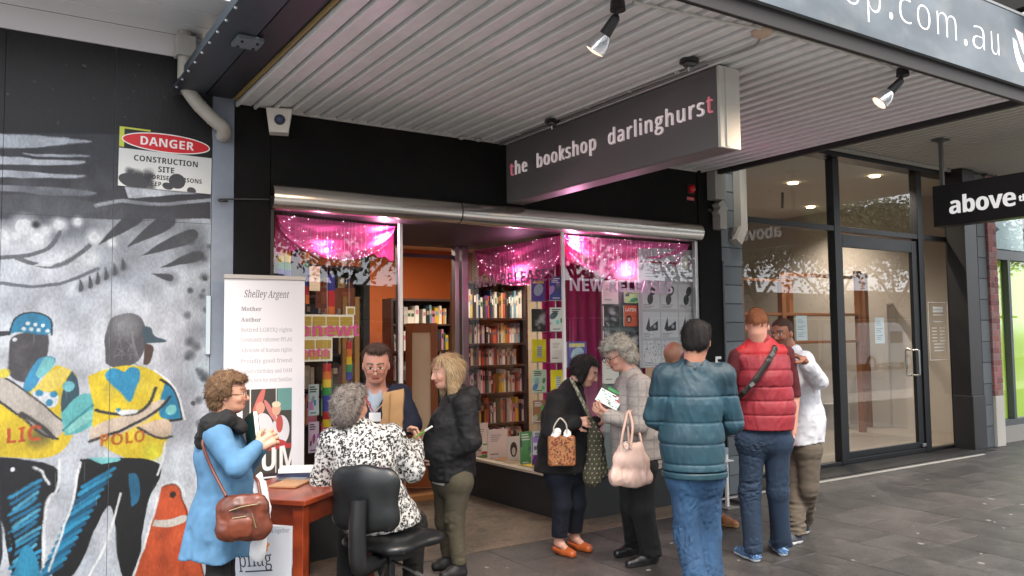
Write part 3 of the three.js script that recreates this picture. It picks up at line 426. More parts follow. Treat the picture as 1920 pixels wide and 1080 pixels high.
{
  // paper notice taped inside the door
  const p = onZ(1641, 643, -0.515);
  const tx = canvas(96, 160, (c, w, h) => { c.fillStyle = '#e9eff3'; c.fillRect(0, 0, w, h); c.fillStyle = '#8b97a0'; for (let i = 0; i < 11; i++) if (i % 4 !== 3) c.fillRect(14, 22 + i * 11, 40 + (i * 37 % 30), 3); });
  tag(sheet('paper_notice', V(p.x, 1.5, -0.512), V(1, 0, 0), V(0, 1, 0), 0.21, 0.34, tx, null, { t: 0.002 }), 'white paper notice taped on the glass door', 'notice');
  tag(sheet('paper_notice', V(8.2, 1.56, -0.512), V(1, 0, 0), V(0, 1, 0), 0.21, 0.30, tx, null, { t: 0.002 }), 'paper notice on the fixed pane beside the block pillar', 'notice');
  // open timber shelving inside
  const wood = mat(0x7d4f2e, 0.55);
  const fr = thing('timber_shelving', 'open timber shelving frame standing in the empty shop', 'shelving', [0, 0, 0]);
  const zb = -2.2, X = (px, z) => onZ(px, 700, z).x, Y = (py, z) => onZ(1600, py, z).y;
  for (const [px, z, top] of [[1614, zb, 508], [1626, zb - 0.35, 512], [1470, zb, 520], [1484, zb - 0.35, 526]]) { const x = X(px, z); mesh('upright', B(x - 0.045, x + 0.045, 0.03, Y(top, z), z - 0.045, z + 0.045, 0.004), wood, fr); }
  for (const [py] of [[590], [640]]) mesh('shelf', B(X(1470, zb) + 0.046, X(1614, zb) - 0.046, Y(py, zb) - 0.02, Y(py, zb) + 0.02, zb - 0.38, zb + 0.03, 0.003), wood, fr);
  mesh('rail', B(X(1470, zb) + 0.046, X(1614, zb) - 0.046, Y(520, zb) - 0.03, Y(520, zb) + 0.02, zb - 0.02, zb + 0.02), wood, fr);
  mesh('rail', B(X(1395, zb), X(1470, zb) - 0.046, Y(532, zb) - 0.02, Y(532, zb) + 0.02, zb - 0.02, zb + 0.02), wood, fr);
  mesh('shelf', B(X(1395, zb), X(1470, zb) - 0.046, Y(590, zb) - 0.02, Y(590, zb) + 0.02, zb - 0.38, zb + 0.03), wood, fr);
  mesh('top_rail', bar(V(X(1614, zb), Y(510, zb), zb - 0.045), V(X(1626, zb - 0.35), Y(514, zb), zb - 0.3), 0.05, 0.05), wood, fr);
  const fx = Math.max(6.7, X(1395, zb)); mesh('upright', B(fx - 0.1, fx - 0.01, 0.03, Y(530, zb), zb - 0.05, zb + 0.05), wood, fr);
  // hanging clothes rail near the ceiling (dark pipe) and lettering on the back wall
  const rl = thing('pipe_rail', 'dark bent pipe rail hanging in the empty shop', 'rail');
  mesh('pipe', tube([onZ(1405, 325, -2.5), onZ(1440, 318, -2.5), onZ(1466, 322, -2.5), onZ(1467, 345, -2.5), onZ(1467, 390, -2.5)], 0.02, 30), mat(0x3a2a24, 0.5), rl); mesh('hanger', cyl(onZ(1442, 318, -2.5), V(onZ(1442, 318, -2.5).x, 3.875, -2.5), 0.012), mat(0x3a2a24, 0.5), rl);
  const bx = thing('floor_box', 'pale carton standing on the empty shop floor by the shelving', 'box', [X(1585, -2.6), 0.03, -2.75]); mesh('carton', B(-0.2, 0.16, 0, 0.42, -0.2, 0.1, 0.006), mat(0xb9b4ab, 0.8), bx); mesh('flap', B(-0.19, 0.15, 0.421, 0.426, -0.05, 0.11), mat(0xc9c4bb, 0.8), bx);
}
const font = await new FontLoader().loadAsync('fonts/droid/droid_sans_bold.typeface.json'), fontR = await new FontLoader().loadAsync('fonts/droid/droid_sans_regular.typeface.json');
// text laid along ux/uy with its front facing ux x uy
function text(str, origin, ux, uy, size, depth, f = font, spacing = 0, sx = 1) {
  const gs = []; let x = 0; const n = ux.clone().cross(uy);
  for (const ch of str) { const adv = (f.data.glyphs[ch] ?? f.data.glyphs['?']).ha * size / f.data.resolution; if (ch !== ' ') { const g = new TextGeometry(ch, { font: f, size, depth, curveSegments: 5, bevelEnabled: false }); g.translate(x / sx, 0, 0).scale(sx, 1, 1); gs.push(g); } x += adv * sx + spacing; }
  const m = new THREE.Matrix4().makeBasis(ux, uy, n).setPosition(origin); return { g: gs.map((q) => q.applyMatrix4(m)), w: x - spacing };
}
{ // faint lettering left on the back wall of the empty shop
  const wl = text('above', V(onZ(1592, 385, -6.19).x, onZ(1592, 385, -6.19).y, -6.195), V(1, 0, 0), V(0, 1, 0), 0.26, 0.01, font, 0.01); mesh('wall_lettering', wl.g, mat(0xb79c84, 0.8), store);
}
// ---------- second awning over the empty shop
{
  const aw = thing('dark_awning', 'grey ribbed awning soffit over the empty shop', 'awning', [6.34, 3.98, -0.36]);
  const N = 52, w = 0.128, s = new THREE.Shape(); s.moveTo(0.015, 0.014); s.lineTo(0.016, -0.014); s.lineTo(0.02, -0.02); s.lineTo(0.034, -0.02); s.lineTo(0.042, 0); s.lineTo(w, 0); s.lineTo(w, 0.014); s.closePath();
  const g = new THREE.ExtrudeGeometry(s, { depth: 3.6, bevelEnabled: false }), m = mat(0xc2beb4, 0.5);
  for (let i = 0; i < N; i++) { const b = mesh('ceiling_board', g, m, aw); b.position.set(i * w, 0, 0); }
  mesh('roof_deck', B(0, N * w, 0.05, 0.3, -0.0, 3.6), mat(0x23211f, 0.9), aw);
  mesh('back_trim', B(0, N * w, -0.06, -0.016, 0.002, 0.03), mat(0x9a978f, 0.6), aw);
  mesh('awning_fascia', B(0, N * w, -0.12, 0.5, 3.605, 3.65), mat(0x20201f, 0.6), aw);
}
// ---------- hanging sign of the empty shop
{
  const X = 9.5, z0 = 0.5, z1 = 2.35, y0 = 2.9, y1 = 3.39;
  const sg = thing('hanging_sign', 'black hanging light box sign with white lettering outside the empty shop', 'sign', [X, 0, 0]);
  const signLet = mat(0xf6f6f4, 0.4, { emissive: 0xffffff, emissiveIntensity: 0.1 });
  mesh('box', B(0, 0.2, y0, y1, z0, z1, 0.006), mat(0x121213, 0.4), sg);
  const t = text('above', V(-0.004, 3.03, z0 + 0.19), V(0, 0, 1), V(0, 1, 0), 0.2, 0.012, font, -0.012); mesh('lettering', t.g, signLet, sg);
  const zz = z0 + 0.19 + t.w; const th = text('the', V(-0.004, 3.07, zz + 0.015), V(0, 0, 1), V(0, 1, 0), 0.07, 0.012, font, -0.004); mesh('lettering', th.g, signLet, sg);
  const t2 = text('clouds', V(-0.004, 3.03, zz + 0.15), V(0, 0, 1), V(0, 1, 0), 0.2, 0.012, font, -0.012); mesh('lettering', t2.g, signLet, sg);
  for (const z of [z0 + 0.07, z1 - 0.1]) { mesh('hanger', B(0.08, 0.12, y1 - 0.001, 3.975, z - 0.02, z + 0.02), mat(0x6f6f6d, 0.4, { metalness: 0.6 }), sg); mesh('hanger_plate', B(0.02, 0.18, 3.945, 3.962, z - 0.07, z + 0.07), mat(0x4b4b4a, 0.5), sg); }
}
// ---------- black pier, brick pier and the green shop beyond
{
  const pr = thing('dark_pier', 'black painted pier with a plinth right of the empty shop', 'pillar', [11.5, 0, -0.44]);
  mesh('shaft', B(0, 0.32, 0.75, 3.95, 0.0, 0.26, 0.006), mat(0x1d1b1c, 0.45), pr); mesh('plinth', B(-0.01, 0.325, 0.003, 0.748, 0.0, 0.28, 0.006), mat(0x252324, 0.45), pr);
  const gp = thing('block_pillar', 'narrow grey block pier between the black pier and the brick pier', 'pillar', [11.83, 0, -0.18]);
  mesh('mortar', B(0.003, 0.23, 0.003, 3.9, -0.3, -0.006), mat(0x34373a, 0.8), gp); const bmm = [0x53585b, 0x5c6164].map((h) => mat(h, 0.65)); for (let i = 0; i < 13; i++) mesh('block', B(0, 0.235, 0.006 + i * 0.3, 0.3 + i * 0.3 - 0.005, -0.29, 0, 0.005), bmm[i % 2], gp);
  const bp = thing('brick_pier', 'weathered red brick pier with a pale rendered base', 'pillar', [12.075, 0, -0.15]);
  mesh('mortar', B(0.004, 0.226, 0.72, 3.9, -0.3, -0.006), mat(0x8d8078, 0.9), bp); mesh('base', B(0, 0.235, 0.003, 0.72, -0.3, 0.006, 0.008), mat(0xb7b0a6, 0.8), bp);
  const bc = [0x8d5a57, 0x9a6763, 0x7d4f4e, 0x8a6a68].map((h) => mat(h, 0.85)); for (let i = 0; i < 37; i++) for (let k = 0; k < 2; k++) { const a = i % 2 ? (k ? 0.155 : 0) : (k ? 0.08 : 0), b = i % 2 ? (k ? 0.23 : 0.15) : (k ? 0.23 : 0.075), y = 0.725 + i * 0.086; mesh('brick', B(a, b, y, y + 0.076, -0.29, (hash3(i, k, 1) - 0.5) * 0.004, 0.004), bc[Math.floor(hash3(i, k, 7) * 4)], bp); }
  const gs = thing('green_shop', 'shop front with lime green sheets behind dark framed panes', 'shop', [12.32, 0, -0.35]);
  const fm = mat(0x4c5052, 0.5); mesh('stall_riser', B(0, 4, 0.003, 0.24, -0.15, 0.06), mat(0x8f8a83, 0.8), gs); mesh('frame_rail', B(0, 4, 0.241, 0.33, -0.1, 0.04), fm, gs); mesh('frame_rail', B(0, 4, 2.72, 2.86, -0.1, 0.04), fm, gs); mesh('upper_wall', B(0, 4, 3.6, 7, -0.2, 0.1), mat(0x4b4744, 0.8), gs);
  for (const x of [0.0, 0.62, 1.5, 2.4, 3.2]) mesh('window_frame', B(x, x + 0.07, 0.331, 2.719, -0.1, 0.04), fm, gs);
  const green = mat(0xc2e23a, 0.6); const gtex = canvas(128, 512, (c, w, h) => { c.fillStyle = '#c8e840'; c.fillRect(0, 0, w, h); c.fillStyle = '#8aa81f'; c.font = '30px sans-serif'; c.fillText('al De', 20, 405); c.fillStyle = '#3d5a98'; c.fillRect(62, 420, 38, 46); c.fillStyle = '#fff'; c.font = 'bold 44px sans-serif'; c.fillText('f', 76, 462); });
  for (const [x0, x1, first] of [[0.075, 0.615, 1], [0.7, 1.49], [1.58, 2.39], [2.48, 3.19]]) { if (first) { sheet('green_sheet', V(x0, 0.335, -0.06), V(1, 0, 0), V(0, 1, 0), x1 - x0, 2.38, gtex, gs, { t: 0.006 }); } else mesh('green_sheet', B(x0, x1, 0.335, 2.715, -0.066, -0.06), green, gs); pane('window_pane', [x0, -0.02], [x1, -0.02], 0.331, 2.719, gs); }
  mesh('fanlight_poster', B(0.08, 1.4, 2.9, 3.5, -0.1, -0.08), mat(0xb9c8cf, 0.6), gs); pane('window_pane', [0.02, -0.01], [3.9, -0.01], 2.87, 3.59, gs); mesh('fanlight_back', B(0, 4, 2.87, 3.6, -0.2, -0.14), mat(0x3b3f3f, 0.7), gs);
  const br = thing('fanlight_sticker', 'dark diamond sticker on the pale fanlight panel of the green shop', 'sticker', [12.8, 3.2, -0.425]); mesh('diamond', new THREE.CylinderGeometry(0.16, 0.16, 0.004, 4).rotateX(Math.PI / 2).scale(1.2, 0.45, 1), mat(0x3b474e, 0.6), br);
}
// ---------- across the street: what the glass mirrors
{
  const bm = [0x8f8578, 0x77695f, 0xa39a8e, 0x6d6a68, 0x8d7568].map((h) => mat(h, 0.85)), gl = mat(0x20262a, 0.15, { metalness: 0.1 }), fr = mat(0xd8d4cc, 0.6);
  tag(mesh('pavement', B(-70, 70, -0.16, 0, 18.005, 22.5), mat(0x77736e, 0.85)), null, null, null, 'structure');
  let x = -34, i = 0;
  const cols = ['tan', 'brown', 'pale stone', 'grey', 'clay'];
  while (x < 58) {
    const w = 6.5 + hash3(i, 1, 1) * 4, h = 3.6 + hash3(i, 2, 2) * 0.6, d = 9;
    const b = thing('low_shop', `low ${cols[i % 5]} shop house in the row across the street`, 'building', [x, 0, 22.5], 'low shops across the street');
    mesh('wall', B(0, w - 0.03, 0, h, 0.25, d), bm[i % 5], b); mesh('parapet', B(-0.0, w - 0.03, h, h + 0.2, 0.15, 0.6), bm[(i + 2) % 5], b); mesh('shop_awning', B(0.1, w - 0.13, 2.5, 2.65, -1.8, 0.248), mat(0x4f4b48, 0.7), b);
    const n = 3; for (let k = 0; k < n; k++) { const a = 0.3 + k * (w - 0.6) / n, c = a + (w - 0.6) / n - 0.25; mesh('window', B(a, c, k === 1 ? 0.1 : 0.6, 2.4, 0.2, 0.245), gl, b); mesh('window_frame', [B(a - 0.06, a, k === 1 ? 0.1 : 0.6, 2.46, 0.17, 0.247), B(c, c + 0.06, k === 1 ? 0.1 : 0.6, 2.46, 0.17, 0.247), B(a, c, 2.4, 2.46, 0.17, 0.247)], fr, b); }
    x += w; i++;
  }
  // street trees: branching trunk and leaf-sized faces with gaps
  const bark = mat(0x4a3c30, 0.9), leafM = [0x3d4a22, 0x47562a, 0x33401d].map((h) => mat(h, 0.7, { side: THREE.DoubleSide }));
  const treeG = (seed) => {
    const r = rnd0(seed), limbs = [], leaves = [[], [], []], tips = [];
    const grow = (p, d, len, rad, lvl) => { const q = p.clone().addScaledVector(d, len); limbs.push(cyl(p, q, rad, rad * 0.66, 7)); if (lvl >= 1) tips.push(q, p.clone().lerp(q, 0.5)); if (lvl > 3) return; const n = lvl ? 3 : 4; for (let k = 0; k < n; k++) { const a = k / n * 6.28 + r() * 1.2, t = 0.45 + r() * 0.45; const nd = d.clone().multiplyScalar(Math.cos(t)).add(V(Math.cos(a) * Math.sin(t), 0.12, Math.sin(a) * Math.sin(t))).normalize(); grow(q, nd, len * (0.62 + r() * 0.2), rad * 0.62, lvl + 1); } };
    grow(V(0, 0, 0), V(0, 1, 0), 2.6, 0.12, 0);
    for (const t of tips) { const n = 30; for (let k = 0; k < n; k++) { const p = t.clone().add(V(r() - 0.5, r() - 0.5, r() - 0.5).multiplyScalar(1.5)), s = 0.07 + r() * 0.08; const g = new THREE.BufferGeometry(); const a = V(r() - 0.5, r() - 0.5, r() - 0.5).normalize(), b = a.clone().cross(V(r() - 0.5, r() - 0.5, r() - 0.5)).normalize(); const P = [p.clone().addScaledVector(a, s), p.clone().addScaledVector(b, s * 0.55), p.clone().addScaledVector(a, -s), p.clone().addScaledVector(b, -s * 0.55)]; g.setAttribute('position', new THREE.Float32BufferAttribute(P.flatMap((v) => [v.x, v.y, v.z]), 3)); g.setIndex([0, 1, 2, 0, 2, 3]); leaves[k % 3].push(g); } }
    return { trunk: merge(limbs.map((g) => { g.deleteAttribute('uv'); return g; })), crown: leaves.map((l) => { const g = mergeGeometries(l); g.computeVertexNormals(); return g; }) };
  };
  const TG = [treeG(11), treeG(29)];
  [[-4, 19.5, 0, 1.1], [2.5, 19.2, 1, 1.2], [9, 19.6, 0, 1.05], [15, 19.3, 1, 1.2], [20.5, 19.6, 0, 1.15], [26, 19.4, 1, 1.05], [31.5, 19.7, 0, 1.2], [37, 19.3, 1, 1.1], [43, 19.5, 0, 1.2], [49, 19.6, 1, 1.15]].forEach(([x, z, k, s], n) => {
    const t = thing('street_tree', 'leafy street tree on the far pavement in front of the low shops', 'tree', [x, 0, z], 'trees across the street'); t.scale.setScalar(s); t.rotation.y = n * 1.3;
    mesh('trunk', TG[k].trunk, bark, t); TG[k].crown.forEach((g, i) => mesh('crown', g, leafM[i], t));
  });
  // white van parked across the road (seen only as a reflection)
  const vn_ = thing('parked_van', 'silver grey delivery van parked at the far kerb', 'van', [36, -0.125, 16.6]);
  const s = new THREE.Shape(); s.moveTo(-2.4, 0.35); s.lineTo(2.35, 0.35); s.lineTo(2.4, 0.95); s.quadraticCurveTo(2.2, 1.15, 1.75, 1.22); s.lineTo(1.05, 2.0); s.quadraticCurveTo(0.9, 2.15, 0.6, 2.16); s.lineTo(-2.3, 2.14); s.lineTo(-2.42, 1.2); s.closePath();
  mesh('body', new THREE.ExtrudeGeometry(s, { depth: 1.75, bevelEnabled: true, bevelSize: 0.06, bevelThickness: 0.06, bevelSegments: 3 }).translate(0, 0, -0.875), mat(0xa3a5a7, 0.35), vn_);
  for (const z of [-0.942, 0.938]) mesh('side_window', B(0.1, 1.1, 1.25, 1.8, z, z + 0.006), gl, vn_);
  for (const x of [-1.5, 1.5]) for (const z of [-0.95, 0.72]) { const w = mesh('wheel', new THREE.CylinderGeometry(0.35, 0.35, 0.23, 24).rotateX(Math.PI / 2).translate(x, 0.35, z + 0.115), mat(0x151515, 0.9), vn_); mesh('rim', new THREE.CylinderGeometry(0.2, 0.2, 0.245, 16).rotateX(Math.PI / 2).translate(x, 0.35, z + 0.115), steelM, w); }
}
stage('street');
// ================= FITTINGS ON THE FRONT =================
// ---------- projecting sign
{
  const X = 3.73, s = thing('projecting_sign', 'long grey projecting sign with pale raised lettering under the ribbed awning', 'sign', [X, 0, 0]);
  const fm = noiseTex(256, 0.5, (u, v) => { const L = 92 + (tn(u, v, 3, 5) - 0.5) * 14; return [L * 1.02, L * 0.98, L * 0.96]; });
  mesh('side_panel', B(0.0, 0.012, 2.795, 3.296, 0.004, 2.40), mat(0xffffff, 0.5, { map: fm }), s); mesh('side_panel', B(0.17, 0.182, 2.795, 3.296, 0.004, 2.40), mat(0xffffff, 0.5, { map: fm }), s);
  mesh('underside', B(0.012, 0.17, 2.79, 2.81, 0.004, 2.40), mat(0x6a5f5d, 0.5), s); mesh('top_panel', B(0.012, 0.17, 3.28, 3.296, 0.004, 2.40), mat(0x6a6866, 0.5), s);
  mesh('end_cap', [B(0.0, 0.182, 2.79, 3.30, 2.402, 2.425, 0.004), B(0.05, 0.075, 2.80, 3.29, 2.424, 2.432)], mat(0xb4b2aa, 0.5), s);
  const lm = mat(0xfffafa, 0.4, { emissive: 0xffe0e2, emissiveIntensity: 0.035 }), pk = mat(0xe58a98, 0.4, { emissive: 0xff8a9a, emissiveIntensity: 0.03 });
  // words set letter by letter so that each raised letter is a part
  const word = (str, z0, z1, size, pinks = []) => { let adv = 0; const A = [...str].map((ch) => { const a = fontR.data.glyphs[ch].ha * size / fontR.data.resolution; adv += a; return a; }); const gap = (z1 - z0 - adv) / (str.length - 1); let z = z0; [...str].forEach((ch, i) => { const g = text(ch, V(-0.0006, 3.015, z), V(0, 0, 1), V(0, 1, 0), size, 0.014, fontR); mesh('letter', g.g, pinks.includes(i) ? pk : lm, s); z += A[i] + gap; }); };
  word('the', 0.075, 0.335, 0.112, [0]); word('bookshop', 0.465, 1.24, 0.112); word('darlinghurst', 1.37, 2.375, 0.112, [11]);
  for (const z of [0.5, 1.9]) mesh('hanger', B(0.08, 0.1, 3.296, 3.33, z - 0.02, z + 0.02), steelM, s);
}
// ---------- flood lamps on the awning
function floodLamp(base, dir, label) {
  const t = thing('flood_lamp', label, 'lamp', [base.x, base.y, base.z], 'flood lamps under the awning'); const blk = mat(0x1d1c1c, 0.5);
  t.scale.setScalar(0.88); const d = dir.clone().normalize(), k = V(0, -0.075, 0).addScaledVector(d, 0.03), n0 = k.clone().addScaledVector(d, 0.1), n1 = n0.clone().addScaledVector(d, 0.1);
  mesh('mount', new THREE.CylinderGeometry(0.04, 0.045, 0.055, 16).translate(0, -0.028, 0), blk, t); mesh('swivel_arm', cyl(V(0, -0.05, 0), k, 0.014), blk, t);
  mesh('socket', [cyl(k, n0, 0.028, 0.034), new THREE.SphereGeometry(0.028, 12, 10).translate(k.x, k.y, k.z)], blk, t);
  const pts = [[0.034, 0], [0.045, 0.02], [0.058, 0.055], [0.062, 0.09], [0.0625, 0.1]].map(([r, y]) => new THREE.Vector2(r, y));
  const q = new THREE.Quaternion().setFromUnitVectors(V(0, 1, 0), d);
  mesh('reflector', new THREE.LatheGeometry(pts, 28).applyQuaternion(q).translate(n0.x, n0.y, n0.z), new THREE.MeshStandardMaterial({ color: 0xcfd0d2, roughness: 0.25, metalness: 0.9, side: THREE.DoubleSide }), t);
  mesh('lens', new THREE.SphereGeometry(0.0625, 24, 8, 0, 6.2832, 0, 1.1).scale(1, 0.35, 1).translate(0, -0.004, 0).applyQuaternion(q).translate(n1.x, n1.y, n1.z), mat(0xfff2df, 0.2, { emissive: 0xffdcb4, emissiveIntensity: 0.35 }), t);
  const sp = new THREE.SpotLight(0xffdcb8, 2.2, 0, 0.9, 0.9, 2), o = base.clone().add(n1).addScaledVector(d, 0.05); sp.position.copy(o); sp.target.position.copy(o).addScaledVector(d, 2); sp.castShadow = true; sp.shadow.radius = 3; scene.add(sp, sp.target);
}
floodLamp(onY(1158, 2, 3.30), V(-0.3, -0.95, -0.75), 'flood lamp with silver reflector aimed past the projecting sign');
floodLamp(onY(1692, 128, 3.30), V(-0.55, -0.75, -0.5), 'flood lamp with silver reflector near the printed fascia end');
// ---------- conduit, junction box, small fittings along the sign
{
  const c = thing('cable_conduit', 'grey conduit cable clipped along the awning ceiling beside the projecting sign', 'cable');
  const a = [V(3.6, 3.297, 0.03), V(3.6, 3.297, 1.2), V(3.63, 3.297, 2.3), V(3.66, 3.297, 2.75), V(3.5, 3.297, 2.95)];
  mesh('cable', tube(a, 0.008, 60), mat(0x8b8a86, 0.5), c); mesh('cable', tube([V(2.65, 3.297, 2.86), V(3.3, 3.295, 2.93), V(3.5, 3.296, 2.96), V(4.1, 3.29, 2.985), V(4.75, 3.297, 2.95)], 0.008, 60), mat(0xb8b5ae, 0.5), c);
  mesh('conduit', cyl(V(3.655, 3.295, 0.03), V(3.655, 3.295, 2.4), 0.012, 0.012, 10), mat(0x6b6a68, 0.5), c);
  mesh('junction_box', new THREE.SphereGeometry(0.06, 16, 8, 0, 6.3, Math.PI / 2, Math.PI / 2).scale(1, 0.6, 1).translate(3.52, 3.3, 2.93), mat(0xb49c86, 0.6), c);
  for (const z of [0.4, 0.85, 1.3, 1.75, 2.2]) mesh('clip', B(3.585, 3.615, 3.285, 3.298, z - 0.01, z + 0.01), mat(0xb0aea8, 0.5), c);
  for (const [px, py, lb] of [[1292, 112, 'small dark round fitting on the ceiling near the outer end of the projecting sign'], [1035, 225, 'small dark round fitting on the ceiling halfway along the projecting sign']]) { const p = onY(px, py, 3.30); const f = thing('ceiling_fitting', lb, 'fitting', [p.x, 3.303, p.z], 'small fittings beside the projecting sign'); mesh('base', new THREE.CylinderGeometry(0.055, 0.06, 0.02, 18).translate(0, -0.01, 0), mat(0x2b2a2a, 0.5), f); mesh('cap', new THREE.SphereGeometry(0.04, 16, 8).scale(1, 0.6, 1).translate(0, -0.03, 0), mat(0x3b3938, 0.35), f); mesh('knob', cyl(V(0, -0.045, 0), V(0, -0.075, 0), 0.014, 0.01, 10), steelM, f); }
  for (const [px, py] of [[897, 262], [865, 258]]) { const p = onY(px, py, 3.30); const f = solo('cable_gland', new THREE.SphereGeometry(0.022, 10, 8).scale(1.4, 0.7, 1).translate(p.x, 3.297, Math.max(0.03, p.z)), mat(0xa9a6a0, 0.5), px > 880 ? 'grey cable gland where the conduit meets the black wall' : 'small grey gland left of the conduit end on the ceiling edge', 'gland'); }
}
// ---------- surveillance camera housing in the corner
{
  const p = V(1.76, 3.3, 0.0), t = thing('security_camera', 'white wedge shaped security camera housing under the awning corner', 'camera', [p.x, 3.31, 0.0]); const wm = mat(0xd5d0c6, 0.45);
  const s = new THREE.Shape(); s.moveTo(-0.085, 0); s.lineTo(0.085, 0); s.lineTo(0.06, -0.165); s.lineTo(-0.062, -0.165); s.closePath();
  const g = new THREE.ExtrudeGeometry(s, { depth: 0.1, bevelEnabled: true, bevelSize: 0.006, bevelThickness: 0.006, bevelSegments: 2 }).translate(0, -0.01, 0.012).rotateY(-0.3); mesh('housing', g, wm, t);
  const dir = V(-Math.sin(0.3), 0, Math.cos(0.3)); const c0 = V(0.004, -0.09, 0).addScaledVector(dir, 0.115);
  mesh('lens_ring', cyl(c0, c0.clone().addScaledVector(dir, 0.014), 0.04, 0.036), mat(0x2b2d35, 0.3), t); mesh('lens', new THREE.SphereGeometry(0.028, 16, 10).translate(c0.x + dir.x * 0.012, c0.y, c0.z + dir.z * 0.012), mat(0x3a4668, 0.08), t);
}
// ---------- red alarm
{
  const p = onZ(1298, 355, 0), t = thing('alarm_siren', 'red dome alarm with a red label on the black wall', 'alarm', [p.x - 0.02, p.y, 0.0]);
  mesh('backplate', B(-0.05, 0.05, -0.05, 0.05, -0.004, 0.006, 0.004), mat(0x2b1a1a, 0.5), t); mesh('dome', new THREE.SphereGeometry(0.045, 18, 12, 0, Math.PI * 2, 0, Math.PI / 2).rotateX(Math.PI / 2).translate(0, 0, 0.006), mat(0xb3161a, 0.25), t);
  const tx = canvas(64, 24, (c) => { c.fillStyle = '#a01f22'; c.fillRect(0, 0, 64, 24); c.fillStyle = '#e9b0a8'; c.font = 'bold 15px sans-serif'; c.fillText('STROBE', 3, 18); }); sheet('label', V(-0.055, -0.115, 0.0), V(1, 0, 0), V(0, 1, 0), 0.1, 0.035, tx, t);
}
// ---------- downpipes
{
  const pm = mat(0xa9a49b, 0.5), t = thing('downpipe', 'pale grey bent downpipe in front of the mural corner', 'downpipe', [0, 0, 0]);
  const a = onZ(347, 100, 0.1), b = onZ(346, 150, 0.1), c = onZ(372, 196, 0.1), d = onZ(402, 226, 0.1), e = onZ(417, 238, 0.09);
  const up = V(a.x, 3.738, 0.1);
  mesh('pipe', tube([up, V(a.x, a.y - 0.1, 0.1), b], 0.047, 12, 16), pm, t); mesh('elbow', tube([b, b.clone().lerp(c, 0.35).add(V(-0.01, -0.01, 0)), c, d, e, V(e.x + 0.02, e.y - 0.035, 0.05), V(e.x + 0.02, e.y - 0.045, 0.004)], 0.047, 40, 16), pm, t);
  mesh('collar', B(a.x - 0.062, a.x + 0.062, 3.56, 3.7, 0.04, 0.155, 0.006), mat(0xb9b6b0, 0.5), t);
  mesh('joint_ring', cyl(c.clone().lerp(d, 0.1), c.clone().lerp(d, 0.16), 0.05), pm, t); mesh('joint_ring', cyl(c.clone().lerp(d, 0.85), c.clone().lerp(d, 0.93), 0.05), pm, t);
  const t2 = thing('downpipe', 'boxy grey downpipe with an offset hanging on the dark pillar', 'downpipe', [6.24, 0, 0.01]); const p2 = mat(0x9c9992, 0.55);
  mesh('rain_head', B(-0.07, 0.09, 3.02, 3.312, 0.003, 0.12, 0.006), p2, t2); mesh('offset', [bar(V(0.02, 3.0, 0.06), V(0.09, 2.9, 0.06), 0.09, 0.09), bar(V(0.07, 2.94, 0.065), V(0.0, 2.86, 0.065), 0.085, 0.085)], p2, t2); mesh('outlet', B(0.0, 0.1, 2.72, 2.9, 0.003, 0.11, 0.006), p2, t2); mesh('bracket', B(-0.08, 0.0, 2.9, 2.93, 0.003, 0.03), mat(0x2e2e2e, 0.5), t2);
  const t3 = thing('downpipe', 'square grey downpipe with an angled shoe on the block pillar', 'downpipe', [6.62, 0, 0.004]);
  mesh('pipe', B(-0.05, 0.05, 2.72, 3.6, 0.0, 0.1, 0.005), p2, t3); mesh('shoe', bar(V(0.0, 2.75, 0.05), V(-0.1, 2.6, 0.06), 0.1, 0.095, V(0, 0, 1)), p2, t3); mesh('bracket', [B(-0.13, -0.05, 2.7, 2.76, 0.0, 0.06), B(-0.14, -0.1, 2.62, 2.72, 0.0, 0.05)], mat(0x5a5855, 0.6), t3);
}
